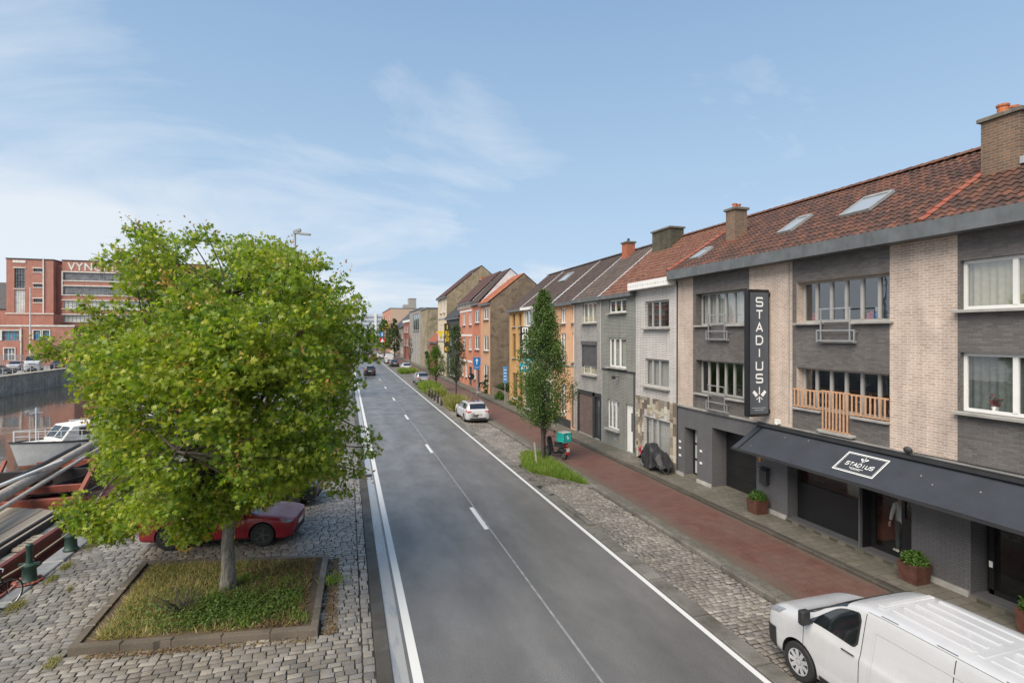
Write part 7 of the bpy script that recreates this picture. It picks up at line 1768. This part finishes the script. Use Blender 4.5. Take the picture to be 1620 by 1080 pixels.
def hand(c, d, s=1.0):
    """palm with four unequal bent fingers and a thumb, pointing along d"""
    c = Vector(c); d = Vector(d).normalized(); u = d.cross(Vector((1,0,0))); u = u.normalized() if u.length > .1 else Vector((0,1,0)); w = d.cross(u); ch = [[(tuple(c), (.022*s,.028*s)), (tuple(c+d*.05*s), (.016*s,.036*s)), (tuple(c+d*.085*s), (.013*s,.034*s))]]
    for i, L in enumerate((.065,.078,.072,.055)):
        b = c+d*.085*s; e = b+u*(i-1.5)*.019*s; ch.append([(tuple(b), (.013*s,.034*s)), (tuple(e+d*.02*s), .0085*s), (tuple(e+d*(.02+L*.5)*s+w*.012*s), .008*s), (tuple(e+d*(.02+L)*s+w*.03*s), .006*s)])
    ch.append([(tuple(c+d*.05*s), (.016*s,.036*s)), (tuple(c+d*.05*s-u*.04*s+w*.01*s), .011*s), (tuple(c+d*.085*s-u*.055*s+w*.02*s), .009*s)]); return ch
def person(label, loc, rz, top, legs, shoes, bend=0.0, hair=(.03,.02,.014), H=1.76, arms=None):
    r = thing('person', label, 'person', loc, rz); k = H/1.76; B = math.sin(bend); C = math.cos(bend)
    def T(x, y, z): # bend the upper body forward (+x) at the hip
        if z <= .95: return (x*k, y*k, z*k)
        q = z-.95; return ((x*C+q*B)*k, y*k, (.95+q*C-x*B)*k)
    arms = arms or (((.02,.25,1.18),(.08,.27,.92)),((.02,-.25,1.18),(.10,-.26,.93)))
    body = [[(T(0,0,.95),.10),(T(0,0,1.2),.10),(T(0,0,1.42),(.12,.10)),(T(.01,0,1.52),.055),(T(.03,0,1.62),(.075,.085)),(T(.03,0,1.72),(.07,.08))]]
    for s, (el, wr_) in zip((1,-1), arms): body.append([(T(0,0,1.42),(.12,.10)),(T(0,s*.17,1.42),.06),(T(*el),.042),(T(*wr_),.03)])
    for s in (1,-1): body.append([(T(0,0,.95),.10),(T(0,s*.09,.88),.08),(T(.02,s*.10,.48),.06),(T(-.01,s*.11,.08),.042),(T(.12,s*.12,.04),.035)])
    skin('body', body, m_skin, r)
    for s, (el, wr_) in zip((1,-1), arms):
        w = Vector(T(*wr_)); d = w-Vector(T(*el)); skin('hand', hand(w+d.normalized()*.02, d, k), m_skin, r, 1)
    tp_ = [[(T(0,0,.80),(.17,.15)),(T(0,0,.92),(.172,.15)),(T(0,0,1.15),(.155,.135)),(T(0,0,1.40),(.165,.13)),(T(0,0,1.49),.07)]]
    for s, (el, wr_) in zip((1,-1), arms): tp_.append([(T(0,0,1.40),(.165,.13)),(T(0,s*.185,1.41),.075),(T(*el),.062),(T(*wr_),.045)])
    skin('sweater', tp_, top, r)
    tr_ = [[(T(0,0,.98),(.15,.13)),(T(0,0,.90),(.155,.135))]]
    for s in (1,-1): tr_.append([(T(0,0,.90),(.155,.135)),(T(0,s*.095,.82),.105),(T(.02,s*.10,.48),.078),(T(-.01,s*.11,.10),.065)])
    skin('trousers', tr_, legs, r)
    for s in (1,-1): skin('shoe', [[(T(-.06,s*.115,.05),.05),(T(.05,s*.12,.045),.048),(T(.17,s*.125,.035),.038)]], shoes, r, 1)
    hp = T(.015,0,1.70); q = MB(); q.ball(hp, .105*k, .095*k, .10*k, 14); q.ball(T(-.03,0,1.64), .075*k, .088*k, .10*k, 12); q.build('hair', M('hair', hair, .6, local=True), r, smooth=True, world=False)
    q = MB()
    for s in (1,-1): q.ball(T(.115,s*.032,1.66), .012*k, .012*k, .009*k, 8); q.ball(T(.03,s*.092,1.64), .018*k, .012*k, .03*k, 8)
    q.ball(T(.125,0,1.625), .018*k, .014*k, .022*k, 8); q.ball(T(.108,0,1.575), .012*k, .025*k, .008*k, 8); q.build('face', m_skin, r, smooth=True, world=False)
    return r
m_knit = M('pale_knit', (.52,.54,.50), .9, var=.12, scale=14, local=True); m_trou = M('dark_green_trousers', (.045,.06,.06), .85, local=True)
person('person in a pale knitted sweater, dark trousers and white shoes behind the glass shop door', (15.55,11.93,.285), R(75), m_knit, m_trou, m_white)
person('person in a dark jacket and blue jeans bending over by the pale peach house', (13.95,58.6,.215), R(-75), M('dark_jacket', (.03,.03,.035), .8, local=True), M('blue_jeans', (.14,.18,.26), .85, local=True), m_white, R(62), (.32,.30,.28), 1.74, (((.30,.20,1.25),(.45,.16,1.05)),((.30,-.20,1.25),(.45,-.16,1.05))))
# soft toys on the window sill
def toy(lab, y, col, s=1.0, col2=None):
    t_ = thing('soft_toy', lab, 'soft toy', (15.10,y,7.13), 0, 'soft toys on the window sill'); m1 = M('plush_'+lab.split()[0], col, .95, local=False, var=.1); x = 15.12; z = 7.12
    q = MB(); q.ball((x,y,z+.10*s),.085*s,.09*s,.11*s,10)
    for e in (1,-1): q.ball((x-.05*s,y+e*.07*s,z+.03*s),.05*s,.035*s,.035*s,8); q.ball((x-.03*s,y+e*.09*s,z+.12*s),.03*s,.03*s,.06*s,8)
    q.build('torso', m1, t_, smooth=True); q = MB(); q.ball((x-.01,y,z+.26*s),.085*s,.085*s,.08*s,10)
    for e in (1,-1): q.ball((x,y+e*.06*s,z+.33*s),.028*s,.03*s,.03*s,8)
    q.build('head', M('plush_head_'+lab.split()[0], col2 or col, .95, var=.1), t_, smooth=True)
toy('blue plush toy with pale head, tallest on the upper sill', 12.32, (.03,.16,.50), 1.05, (.35,.45,.60)); toy('red plush toy sitting left of the blue one', 12.50, (.45,.03,.03), .7); toy('pink plush toy farthest left on the sill', 12.62, (.55,.12,.14), .55); toy('yellow plush toy right of the mullion', 11.72, (.55,.30,.04), .75); toy('brown plush toy beside the yellow one', 11.88, (.25,.17,.10), .7)
toy('crimson plush toy in the left end of the upper window', 14.6, (.40,.04,.03), .75)
fp = thing('flower_pot', 'white flower pot with reddish dry flowers on the lower window sill', 'flower pot', (14.85,9.1,4.85)); q = MB(); q.lathe([(.06,0),(.085,.14),(.075,.14),(.07,.1)], 12, (14.87,9.1,4.80)); q.build('pot', m_white, fp); leaves('flowers', np.array([14.87,9.1,5.05])+rng.normal(0, .06, (60, 3)), .06, M('red_flowers', (.20,.03,.02), .8), fp, OVAL, .1, None, .3, 0, rng)
